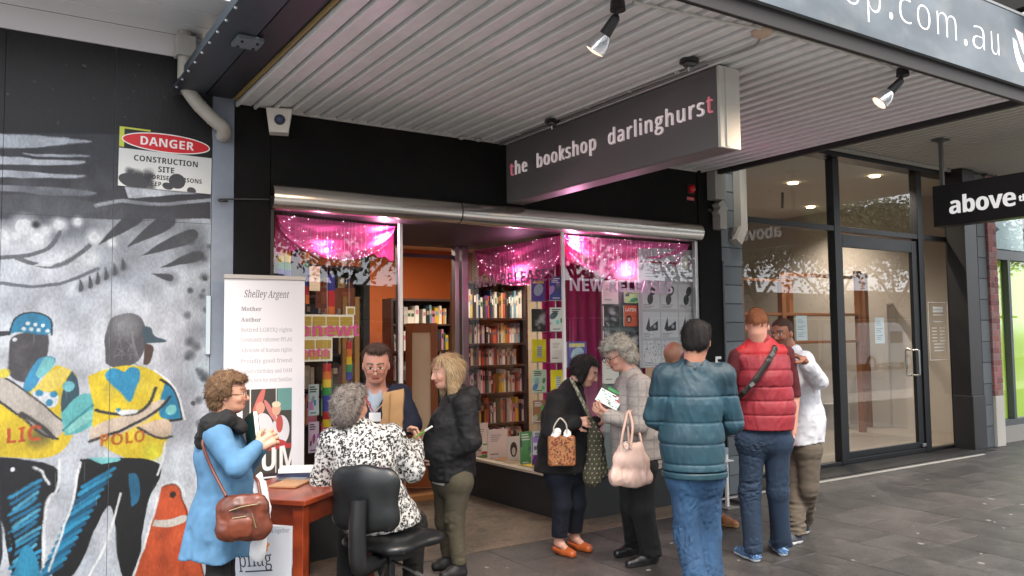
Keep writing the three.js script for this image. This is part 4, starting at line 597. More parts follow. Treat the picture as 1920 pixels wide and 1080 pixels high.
// ---------- danger sign on the hoarding
{
  const K = 700, p0 = V(0.70, 2.665, 0.003), w = 0.585, h = 0.395;
  const tx = canvas(w * K, h * K, (c, W, Hh) => {
    c.fillStyle = '#c9c9c6'; c.fillRect(0, 0, W, Hh); c.fillStyle = '#141414'; c.fillRect(0, 0, W, Hh * 0.36); c.fillStyle = '#b9bf3a'; c.fillRect(0, 0, W * 0.05, Hh * 0.34); c.fillRect(W * 0.02, 0, W * 0.3, Hh * 0.03);
    c.fillStyle = '#c9242c'; c.beginPath(); c.ellipse(W / 2, Hh * 0.195, W * 0.47, Hh * 0.155, 0, 0, 7); c.fill(); c.strokeStyle = '#e9e4e0'; c.lineWidth = 5; c.stroke();
    c.fillStyle = '#e6e4e1'; c.textAlign = 'center'; c.font = `bold ${Hh * 0.2}px sans-serif`; c.save(); c.translate(W / 2, Hh * 0.265); c.scale(1.08, 1); c.fillText('DANGER', 0, 0); c.restore();
    c.fillStyle = '#1b1b1b'; c.font = `bold ${Hh * 0.135}px sans-serif`; c.fillText('CONSTRUCTION', W / 2, Hh * 0.55, W * 0.95); c.fillText('SITE', W / 2, Hh * 0.7); c.font = `bold ${Hh * 0.1}px sans-serif`; c.fillText('AUTHORISED PERSONS', W * 0.53, Hh * 0.83, W * 0.9); c.fillText('KEEP OUT', W * 0.45, Hh * 0.945);
    const R = rnd0(3); for (let i = 0; i < 60; i++) { const x = W * (0.1 + R() * 0.25), y = Hh * (0.72 + R() * 0.26), r = 8 + R() * 26; const g = c.createRadialGradient(x, y, 0, x, y, r); g.addColorStop(0, 'rgba(50,50,54,.5)'); g.addColorStop(1, 'rgba(50,50,54,0)'); c.fillStyle = g; c.fillRect(x - r, y - r, 2 * r, 2 * r); }
    for (const [x, y, rx, ry] of [[0.62, 0.83, 0.09, 0.13], [0.52, 0.93, 0.06, 0.06], [0.16, 0.9, 0.16, 0.12], [0.78, 0.97, 0.05, 0.06]]) { c.fillStyle = '#3c3c40'; c.beginPath(); c.ellipse(W * x, Hh * y, W * rx, Hh * ry, 0.2, 0, 7); c.fill(); }
  });
  const s = sheet('danger_sign', p0, V(1, -0.012, 0).normalize(), V(0.012, 1, 0).normalize(), w, h, tx, null, { t: 0.006, rough: 0.4 }); tag(s, 'black, red and white danger construction site sign, half sprayed over', 'sign');
}
// ---------- house numbers on the glass and on the pillar
{
  const n = thing('house_number', 'dark number 207 lettering on the pink window corner', 'number'); const p = onZ(1060, 463, -0.014); let q = text('207', V(p.x, p.y, -0.017), V(1, 0, 0), V(0, 1, 0), 0.066, 0.003, fontR, 0.022); mesh('digits', q.g, mat(0x3a1a26, 0.5), n);
  const f = thing('house_number', 'white number 5 painted plate on the dark pillar', 'number'), r = onZ(1340, 697, 0.012); q = text('5', V(r.x, r.y, 0.011), V(1, 0, 0), V(0, 1, 0), 0.155, 0.004); mesh('digits', q.g, mat(0xe3e3df, 0.5), f);
}
stage('fittings');
// ================= BOOKSHOP WINDOWS AND INTERIOR =================
// ceiling light panels inside the shop
for (const [x, z, lb] of [[3.0, -2.6, 'behind the left window'], [5.2, -2.0, 'over the wall shelves'], [4.4, -3.6, 'deep in the shop']]) {
  const t = thing('ceiling_light', `square white light panel on the bookshop ceiling ${lb}`, 'light', [x, 2.94, z], 'bookshop ceiling lights');
  mesh('frame', B(-0.33, 0.33, -0.03, 0.005, -0.33, 0.33, 0.005), mat(0xdddddd, 0.5), t); mesh('diffuser', B(-0.3, 0.3, -0.036, -0.031, -0.3, 0.3), mat(0xffffff, 0.5, { emissive: 0xfff0dc, emissiveIntensity: 1.5 }), t);
  const l = new THREE.RectAreaLight(0xfff0dc, 9, 0.6, 0.6); l.position.set(x, 2.89, z); l.lookAt(x, 0, z); scene.add(l);
}
const PAL = ['#2b2a2c', '#e9e2d4', '#8c1f28', '#d8c9a9', '#243b63', '#c9502d', '#efe9df', '#3c6a52', '#6d3b6e', '#e3c13a', '#b9b4ac', '#55504c', '#d98aa5', '#1b1f2b', '#a8763e', '#7fa6b8', '#cfc8bd', '#efe9df', '#37322f', '#b7a284'];
const NAMES = ['black', 'cream', 'dark red', 'tan', 'navy', 'orange', 'white', 'green', 'purple', 'yellow', 'grey', 'charcoal', 'pink', 'blue black', 'brown', 'pale blue', 'stone', 'ivory', 'dark brown', 'sand'];
const bookM = PAL.map((c) => mat(c, 0.55)), pageM = mat(0xe8e0d0, 0.8);
const unitCover = (() => { const r = [B(-0.5, 0.5, 0, 1, 0.96, 1.0), B(-0.5, -0.44, 0, 1, 0, 0.965), B(0.44, 0.5, 0, 1, 0, 0.965)]; return merge(r); })(), unitPages = B(-0.43, 0.43, 0.01, 0.985, 0.02, 0.955), unitBand = B(-0.35, 0.35, 0.55, 0.78, 1.001, 1.006);
let nBooks = 0;
function shelfBook(p, w, h, d, turn, where, lean = 0) {
  const k = Math.floor(rnd() * PAL.length), o = thing('shelf_book', `upright ${NAMES[k]} book spine on ${where}`, 'book', [p.x, p.y, p.z], `books on ${where}`);
  o.scale.set(w, h, d); o.rotation.set(0, turn, lean); mesh('cover', unitCover, bookM[k], o); mesh('pages', unitPages, pageM, o); mesh('title_band', unitBand, bookM[(k + 6) % PAL.length], o); nBooks++;
}
// a bookcase: back, sides, shelves as parts; each book is its own thing
function bookcase(label, where, x0, x1, z, shelves, top, depth, fill, wide) {
  const wood = mat(0x3a2018, 0.45), t = thing('bookcase', label, 'bookcase', [x0, 0.06, z]), W = x1 - x0;
  mesh('back_panel', B(0.02, W - 0.02, 0, top - 0.06, 0, 0.015), mat(0x2c1812, 0.6), t); for (const a of [0, W - 0.03]) mesh('side_panel', B(a, a + 0.03, 0, top - 0.06, 0, depth + 0.02, 0.002), wood, t);
  for (const y of shelves) mesh('shelf', B(0.031, W - 0.031, y - 0.06 - 0.025, y - 0.06, 0.016, depth + 0.01, 0.002), wood, t);
  mesh('top_board', B(0.0, W, top - 0.06, top - 0.03, 0, depth + 0.02), wood, t);
  const lim = [...shelves, top];
  shelves.forEach((y, i) => { const gap = lim[i + 1] - y - 0.03; let x = x0 + 0.035; while (x < x1 - 0.06) { const w = (0.014 + rnd() * 0.026) * wide, h = Math.min(gap * 0.95, gap * (0.62 + rnd() * 0.3)); if (rnd() > fill) { x += w * 2; continue; } if (x + w > x1 - 0.035) break; shelfBook(V(x + w / 2, y + 0.0005, z + 0.02), w, h, depth - 0.05 - rnd() * 0.03, 0, where); x += w + 0.001; } });
}
// wall shelves seen through the return pane, and the shelves seen through the door
bookcase('dark timber bookcase filled with books behind the angled window pane', 'the dark bookcase behind the angled window', 4.62, 5.56, -2.65, [0.36, 0.62, 0.98, 1.31, 1.57, 1.87], 2.28, 0.24, 0.97, 1);
bookcase('tall dark bookcase deep in the shop seen through the doorway', 'the tall bookcase behind the doorway', 4.3, 5.2, -3.9, [0.7, 1.1, 1.48, 1.82], 2.12, 0.26, 0.95, 1.45);
bookcase('dark bookcase behind the left window of the bookshop', 'the bookcase behind the left window', 2.35, 3.5, -2.75, [0.75, 1.12, 1.48, 1.8, 2.1], 2.4, 0.26, 0.85, 2.1);
console.log('books', nBooks);
// covers: flat printed fronts, each a book or poster
function coverTex(seed, w = 96, h = 140) {
  return canvas(w, h, (c) => { const r = rnd0(seed), hue = Math.floor(r() * 360), lite = r(); c.fillStyle = lite > 0.45 ? `hsl(${hue},${15 + r() * 40}%,${70 + r() * 20}%)` : `hsl(${hue},${20 + r() * 60}%,${25 + r() * 25}%)`; c.fillRect(0, 0, w, h);
    for (let i = 0; i < 5; i++) { c.fillStyle = `hsla(${hue + r() * 120},${r() * 70}%,${20 + r() * 65}%,.8)`; const x = r() * w, y = h * (0.3 + r() * 0.5), a = 8 + r() * 26; if (r() > 0.5) { c.beginPath(); c.ellipse(x, y, a * 0.6, a, r(), 0, 7); c.fill(); } else c.fillRect(x - a / 2, y - a / 2, a, a * 1.2); }
    c.fillStyle = lite > 0.45 ? '#222' : '#eee'; for (let i = 0; i < 3; i++) c.fillRect(w * 0.14, h * (0.07 + i * 0.075), w * (0.4 + r() * 0.32), h * 0.035); c.fillRect(w * 0.2, h * 0.9, w * 0.5, h * 0.03); });
}
const covers = []; for (let i = 0; i < 14; i++) covers.push(coverTex(40 + i * 7));
const bw = (seed) => canvas(96, 140, (c, w, h) => { const r = rnd0(seed); c.fillStyle = '#2e2e30'; c.fillRect(0, 0, w, h); for (let i = 0; i < 14; i++) { const x = r() * w, y = r() * h, a = 8 + r() * 24, g = c.createRadialGradient(x, y, 0, x, y, a); const L = 90 + r() * 150; g.addColorStop(0, `rgba(${L},${L},${L},.9)`); g.addColorStop(1, `rgba(${L},${L},${L},0)`); c.fillStyle = g; c.fillRect(0, 0, w, h); } });
const bwT = [bw(3), bw(9), bw(15)];
const yellowT = canvas(96, 140, (c, w, h) => { c.fillStyle = '#e9d400'; c.fillRect(0, 0, w, h); c.fillStyle = '#b9bdb8'; c.fillRect(34, 40, 34, 74); c.fillStyle = '#6b6f6c'; for (let i = 0; i < 5; i++) c.fillRect(38, 48 + i * 12, 26, 4); });
const orangeT = canvas(96, 140, (c, w, h) => { c.fillStyle = '#cf5a31'; c.fillRect(0, 0, w, h); c.fillStyle = '#efe9e2'; c.font = 'bold 30px sans-serif'; c.fillText('LATIN', 8, 40, 80); c.fillStyle = '#3a2a24'; c.beginPath(); c.ellipse(34, 92, 20, 26, 0, 0, 7); c.fill(); c.fillStyle = '#d9a184'; c.beginPath(); c.ellipse(34, 96, 11, 15, 0, 0, 7); c.fill(); });
const whiteT = canvas(96, 140, (c, w, h) => { c.fillStyle = '#e9e2d8'; c.fillRect(0, 0, w, h); c.fillStyle = '#9a8f86'; for (let i = 0; i < 4; i++) c.fillRect(16, 26 + i * 9, 50 - i * 6, 3); c.fillRect(12, 112, 40, 6); });
const purT = canvas(96, 140, (c, w, h) => { c.fillStyle = '#5b50a0'; c.fillRect(0, 0, w, h); c.fillStyle = '#a9c3cf'; c.beginPath(); c.ellipse(50, 70, 30, 40, 0.4, 0, 7); c.fill(); c.fillStyle = '#d9cf80'; c.fillRect(10, 10, 76, 20); });
// face-out books: a book block with printed front, tilted a little back on its rack
function faceBook(tex, p, w, h, label, group, parentTurn = 0) {
  const t = thing('display_book', label, 'book', [p.x, p.y, p.z], group); t.rotation.y = parentTurn;
  const s = sheet('front_cover', V(-w / 2, 0, 0.012), V(1, 0, 0), V(0, 1, 0), w, h, tex, t, { t: 0.004 }); mesh('pages', B(-w / 2 + 0.004, w / 2 - 0.004, 0.004, h - 0.004, -0.008, 0.0095), pageM, t); return t;
}
{ // magenta curtain panels and racks in the right window
  const cur = thing('magenta_curtain', 'magenta curtain hung behind the corner window display', 'curtain', [4.72, 0.4, -0.9]);
  const pos = [], idx = [], N = 90, W = 1.4; for (let i = 0; i <= N; i++) for (const y of [0, 2.2]) pos.push(i / N * W, y, 0.02 * Math.sin(i * 0.75) + 0.008 * Math.sin(i * 1.9)); for (let i = 0; i < N; i++) { const a = i * 2; idx.push(a, a + 2, a + 1, a + 1, a + 2, a + 3); }
  const g = new THREE.BufferGeometry(); g.setAttribute('position', new THREE.Float32BufferAttribute(pos, 3)); g.setIndex(idx); g.computeVertexNormals(); mesh('cloth', g, mat(0xc9207c, 0.75, { side: THREE.DoubleSide }), cur); mesh('rail', cyl(V(-0.05, 2.2, 0), V(1.4, 2.2, 0), 0.012), steelM, cur);
  // wire rack with face-out books seen through the angled pane
  const rk = (x, z, lb, cols, turn) => { const r = thing('book_rack', lb, 'rack', [x, 0.366, z]); r.rotation.y = turn; mesh('pole', cyl(V(0, 0, -0.03), V(0, 2.0, -0.03), 0.008, 0.008, 8), steelM, r); mesh('foot', B(-0.1, 0.1, 0, 0.012, -0.12, 0.06), steelM, r); cols.forEach((_, i) => mesh('ledge', B(-0.08, 0.08, 0.16 + i * 0.29, 0.166 + i * 0.29, -0.025, 0.03), steelM, r)); return r; };
  const X = (px, z) => onZ(px, 600, z).x, c1 = X(1009, -0.55), c2 = X(1044, -0.3);
  rk(c1, -0.55, 'wire rack of face out books beside the dark bookcase upright', [0, 1, 2, 3, 4, 5], -0.25); rk(c2, -0.3, 'wire rack of face out books against the window corner post', [0, 1, 2, 3, 4, 5], -0.35);
  const colA = [covers[0], covers[8], covers[2], yellowT, bwT[0], purT], colB = [covers[3], covers[5], yellowT, whiteT, covers[9], covers[1]];
  const nmA = ['red', 'pale', 'blue', 'yellow', 'black and white', 'purple'], nmB = ['pale green', 'pastel', 'bright yellow', 'cream', 'busy coloured', 'dark'];
  for (let i = 0; i < 6; i++) { const y = 0.366 + 0.167 + i * 0.29; faceBook(colA[i], V(c1, y, -0.55), 0.145, 0.215, `face out ${nmA[i]} book on the wire rack beside the dark bookcase`, 'face out books on the inner rack', -0.25); faceBook(colB[i], V(c2, y, -0.3), 0.14, 0.22, `face out ${nmB[i]} book on the wire rack at the window corner`, 'face out books on the corner rack', -0.35); }
  // books hung in the front window
  const hb = (tex, px0, px1, py0, py1, lb) => { const z = -0.12, a = onZ(px0, py1, z), b = onZ(px1, py0, z); return faceBook(tex, V((a.x + b.x) / 2, a.y, z), b.x - a.x, b.y - a.y, lb, 'books hung on the front window display board'); };
  const board = solo('display_board', B(onZ(1128, 600, -0.16).x, onZ(1200, 600, -0.16).x, 0.37, 2.1, -0.17, -0.14, 0.004), mat(0x6a7473, 0.6), 'grey green display board standing in the front window', 'board');
  hb(whiteT, 1129, 1157, 527, 570, 'white paper cover high on the window display board'); hb(bwT[1], 1131, 1159, 574, 612, 'black and white photo cover on the window display board'); hb(bwT[2], 1131, 1159, 620, 660, 'dark photo cover below the black and white one'); hb(covers[11], 1170, 1196, 545, 568, 'small cover with yellow top on the window display board'); hb(orangeT, 1169, 1193, 573, 612, 'orange cover with a drawn head on the window display board'); hb(bwT[0], 1166, 1196, 622, 658, 'grey street photo cover on the window display board'); hb(whiteT, 1130, 1158, 672, 720, 'cream leaflet low on the window display board');
  hb(purT, 1062, 1098, 640, 690, 'violet illustrated cover on the magenta curtain');
  // large grey product poster
  const a = onZ(1200, 690, -0.08), b = onZ(1303, 470, -0.08), w = b.x - a.x - 0.03, h = b.y - a.y;
  const pt = canvas(320, 500, (c, W, Hh) => { c.fillStyle = '#b9b4b8'; c.fillRect(0, 0, W, Hh); const r = rnd0(8); c.fillStyle = '#8d1d3a'; for (let i = 0; i < 9; i++) { c.beginPath(); c.moveTo(190 + i * 14, 58); c.lineTo(204 + i * 14, 58); c.lineTo(197 + i * 14, 80); c.fill(); } c.fillRect(30, 56, 290, 8);
    for (let row = 0; row < 3; row++) for (let col = 0; col < 3; col++) { const x = 20 + col * 104, y = 150 + row * 120; c.fillStyle = '#d3ced2'; c.fillRect(x, y, 96, 106); c.fillStyle = '#2b2b2e'; if (row === 0) { c.beginPath(); c.ellipse(x + 60, y + 30, 15, 22, 0.5, 0, 7); c.fill(); c.beginPath(); c.ellipse(x + 44, y + 66, 16, 22, 0.2, 0, 7); c.fill(); } else if (row === 1) { c.beginPath(); c.moveTo(x + 16, y + 70); c.lineTo(x + 36, y + 20); c.lineTo(x + 40, y + 62); c.lineTo(x + 84, y + 36); c.lineTo(x + 84, y + 76); c.lineTo(x + 30, y + 80); c.fill(); c.fillStyle = '#9a989b'; c.beginPath(); c.arc(x + 66, y + 60, 9, 0, 7); c.fill(); } else { for (let q = 0; q < 60; q++) { c.fillStyle = `rgba(${60 + r() * 60},${60 + r() * 60},${66 + r() * 60},.5)`; c.fillRect(x + r() * 90, y + r() * 100, 5, 5); } } c.fillStyle = '#6f6a70'; for (let q = 0; q < 3; q++) c.fillRect(x + 4, y + 88 + q * 6, 30 + r() * 50, 2); }
    c.fillStyle = '#77727a'; for (let q = 0; q < 9; q++) c.fillRect(40 + (q % 3) * 95, 96 + Math.floor(q / 3) * 12, 60, 3); });
  tag(sheet('grey_poster', V(a.x, a.y, -0.08), V(1, 0, 0), V(0, 1, 0), w, h, pt, null, { t: 0.003 }), 'large grey poster printed with dark hand shapes in the front window', 'poster');
  tag(sheet('window_notice', V(onZ(1277, 504, -0.04).x, onZ(1277, 504, -0.04).y, -0.04), V(1, 0, 0), V(0, 1, 0), 0.09, 0.11, whiteT, null, { t: 0.002 }), 'small white notice stuck at the right window jamb', 'notice');
}
// ---------- pink swags and their fairy lights
const swagM = new THREE.MeshPhysicalMaterial({ color: 0xf065ac, roughness: 0.6, side: THREE.DoubleSide, transmission: 0.25, thickness: 0 });
const swagV = new THREE.MeshPhysicalMaterial({ color: 0xe04a96, roughness: 0.6, side: THREE.DoubleSide, transmission: 0.25, thickness: 0 });
function swag(label, a, b, y, drop, inward, bulbs, lamp, seed) { // a, b plan points; half-moon of gathered cloth with strings of lights
  const t = thing('pink_swag', label, 'drape', [a[0], y, a[1]], 'pink swags in the bookshop windows'), A = V(0, 0, 0), D = V(b[0] - a[0], 0, b[1] - a[1]), n = V(inward[0], 0, inward[1]).normalize(), r = rnd0(seed);
  const NU = 60, NV = 22, pos = [], idx = []; const at_ = (u, v) => { const k = drop * Math.pow(Math.max(0, 1 - (2 * u - 1) ** 2), 0.55), yy = -v * k; return D.clone().multiplyScalar(u).add(V(0, yy, 0)).addScaledVector(n, 0.035 + 0.05 * v * Math.sin(Math.PI * u) + 0.012 * Math.sin(v * 17 + u * 5) + 0.006 * vn(u * 12, v * 10, seed)); };
  for (let i = 0; i <= NU; i++) for (let j = 0; j <= NV; j++) { const p = at_(i / NU, j / NV); pos.push(p.x, p.y, p.z); } for (let i = 0; i < NU; i++) for (let j = 0; j < NV; j++) { const q = i * (NV + 1) + j; idx.push(q, q + NV + 1, q + 1, q + 1, q + NV + 1, q + NV + 2); }
  const g = new THREE.BufferGeometry(); g.setAttribute('position', new THREE.Float32BufferAttribute(pos, 3)); g.setIndex(idx); g.computeVertexNormals(); mesh('cloth', g, swagM, t);
  // flat valance strip along the head
  const len = D.length(), vp = [], vi = [], M = 50; for (let i = 0; i <= M; i++) { const u = i / M, e = D.clone().multiplyScalar(u).addScaledVector(n, 0.075 + 0.008 * Math.sin(u * 40)); const hgt = 0.22 + 0.06 * Math.abs(2 * u - 1) ** 2 + 0.01 * Math.sin(u * 60); vp.push(e.x, 0, e.z, e.x, -hgt, e.z); } for (let i = 0; i < M; i++) { const q = i * 2; vi.push(q, q + 2, q + 1, q + 1, q + 2, q + 3); } const vg = new THREE.BufferGeometry(); vg.setAttribute('position', new THREE.Float32BufferAttribute(vp, 3)); vg.setIndex(vi); vg.computeVertexNormals(); mesh('valance', vg, swagV, t);
  // fairy lights: tiny glowing bulbs on thin wires, nobody could count them singly
  const ls = [], ws = []; for (let i = 0; i < bulbs; i++) { const u = 0.06 + 0.88 * r(), v = i % 3 === 0 ? 0.94 + r() * 0.08 : r(); const p = at_(u, v).addScaledVector(n, -0.016 - r() * 0.008); ls.push(new THREE.IcosahedronGeometry(0.0026 + r() * 0.002, 0).translate(p.x, p.y, p.z)); }
  for (let i = 0; i < 26; i++) { const u = 0.08 + 0.84 * i / 25 + (r() - 0.5) * 0.02; const p0 = at_(u, 0).addScaledVector(n, -0.015), p1 = at_(u + (r() - 0.5) * 0.03, 0.6 + r() * 0.4).addScaledVector(n, -0.015); ws.push(cyl(p0, p1, 0.0012, 0.0012, 4)); }
  const L = mesh('fairy_light', ls, mat(0xffe9f4, 0.4, { emissive: 0xffc9e6, emissiveIntensity: 1.2 }), t); L.userData.kind = 'stuff'; mesh('light_wire', ws, mat(0xe6b9cf, 0.5), t).userData.kind = 'stuff';
  for (const [lu, lv, I] of lamp) { const p = at_(lu, lv).addScaledVector(n, -0.022).add(t.position); const l = new THREE.PointLight(0xffb0dc, I, 0, 2); l.position.copy(p); l.castShadow = true; l.shadow.radius = 1; const bq = p.clone().sub(t.position); mesh('bulb', new THREE.SphereGeometry(0.016, 12, 8).translate(bq.x, bq.y, bq.z), mat(0xfff0fa, 0.4, { emissive: 0xffd0ec, emissiveIntensity: 3 }), t); scene.add(l); }
}
swag('pink swag with fairy lights in the front window above the poster', [RC[0] + 0.03, -0.03], [5.98, -0.04], 2.565, 0.4, [0, -1], 95, [[0.08, 0.3, 0.35], [0.5, 0.8, 0.1]], 4);
swag('pink swag with fairy lights across the angled pane beside the doorway', [RF[0] + 0.02, RF[1] + 0.06], [RC[0] + 0.02, -0.06], 2.565, 0.42, [1, 0], 85, [[0.5, 0.75, 0.13]], 9);
swag('pink swag with fairy lights in the left window beside the doorway', [1.76, -0.06], [LP[0] - 0.03, LP[1] - 0.02], 2.565, 0.3, [0.2, -1], 60, [[0.9, 0.5, 0.28], [0.4, 0.8, 0.08]], 14);
// ---------- NEW RELEASES lettering on both panes
{
  const lm = mat(0xe6c9de, 0.5), p = onZ(1066, 545, -0.03), d = V(6.0 - RC[0], 0, -0.01).normalize();
  const t = thing('window_lettering', 'pale NEW RELEASES lettering on the front window', 'lettering', [0, 0, 0]);
  const e = onZ(1262, 545, -0.03).x, q = text('NEW RELEASES', V(p.x, p.y, -0.032), V(1, 0, 0), V(0, 1, 0), 0.115, 0.004, font, 0, 1), sx = (e - p.x) / q.w; const q2 = text('NEW RELEASES', V(p.x, p.y, -0.032), V(1, 0, 0), V(0, 1, 0), 0.115, 0.004, font, 0, sx); q2.g.forEach((g) => mesh('letter', g, lm, t));
  const a = V(RF[0] + 0.012, 2.16, -1.5), u = V(RC[0] - RF[0], 0, RC[1] - RF[1]).normalize(), t2 = thing('window_lettering', 'mauve NEW RELEASES lettering on the angled pane', 'lettering'); const r = text('NEW RELEASES', a, u, V(0, 1, 0), 0.115, 0.004, font, 0, 1), r2 = text('NEW RELEASES', a, u, V(0, 1, 0), 0.115, 0.004, font, 0, 1.35 / r.w); r2.g.forEach((g) => mesh('letter', g, mat(0xa06a88, 0.5), t2));
}
// ---------- window deck books: stacked and standing on the angled and front deck
{
  const rr = rnd0(61); let n = 0;
  const lay = (x, z, w, d, h, ry, lb) => { const k = Math.floor(rr() * PAL.length); const o = thing('deck_book', lb(NAMES[k]), 'book', [x, h, z], 'books lying on the window deck'); o.rotation.y = ry; const th = 0.012 + rr() * 0.02; mesh('cover', [B(-w / 2, w / 2, th - 0.003, th, -d / 2, d / 2), B(-w / 2, w / 2, 0, 0.003, -d / 2, d / 2)], bookM[k], o); mesh('pages', B(-w / 2 + 0.002, w / 2 - 0.003, 0.003, th - 0.003, -d / 2 + 0.003, d / 2 - 0.003), pageM, o); return h + th; };
  for (let i = 0; i < 9; i++) { const z = -0.14 - i * 0.16; lay(RC[0] + 0.17 - i * 0.006, z, 0.15, 0.12 + rr() * 0.02, 0.3665, rr() * 0.5, (c) => `${c} book lying flat on the deck behind the angled pane`); }
  for (let i = 0; i < 8; i++) { const x = 4.62 + i * 0.17; lay(x, -0.16 - rr() * 0.03, 0.14, 0.13, 0.3665, rr() * 0.4, (c) => `${c} book lying flat on the deck behind the front pane`); }
  const st = (px, py0, py1, wpx, tex, lb, X) => { const z = onX(px, 830, 4.5 + (X + 1.2) * 0.05).z, a = onZ(px - wpx / 2, py1, z), b = onZ(px + wpx / 2, py0, z); const h = b.y - a.y; const o = faceBook(tex, V((a.x + b.x) / 2, 0.3665, z), b.x - a.x, Math.max(0.12, b.y - 0.3665), lb, 'books standing on the window deck', -0.15); };
  const gT = canvas(96, 140, (c, w, h) => { c.fillStyle = '#dfe3df'; c.fillRect(0, 0, w, h); c.fillStyle = '#6aa35a'; c.fillRect(8, 20, 80, 14); c.fillStyle = '#b8323a'; c.fillRect(0, 86, w, 22); c.fillStyle = '#4f9a52'; c.fillRect(0, 112, w, 28); });
  const faceT = canvas(96, 140, (c, w, h) => { c.fillStyle = '#d9d9d2'; c.fillRect(0, 0, w, h); c.fillStyle = '#26262a'; c.beginPath(); c.ellipse(48, 70, 28, 40, 0, 0, 7); c.fill(); c.fillStyle = '#c9c6c0'; c.beginPath(); c.ellipse(48, 80, 15, 22, 0, 0, 7); c.fill(); });
  st(903, 792, 850, 20, whiteT, 'tall white book standing at the door end of the deck', -1.2); st(932, 803, 862, 34, whiteT, 'large blank white book standing on the deck', -0.95); st(917, 825, 862, 28, gT, 'white book with green and red bands on the deck', -0.8); st(962, 817, 862, 20, faceT, 'book with a dark portrait cover standing on the deck', -0.62); st(985, 808, 858, 20, covers[4], 'pale cover book standing right of the dark portrait book', -0.42); st(1006, 815, 862, 18, covers[12], 'small cover book standing behind the corner post', -0.28);
}
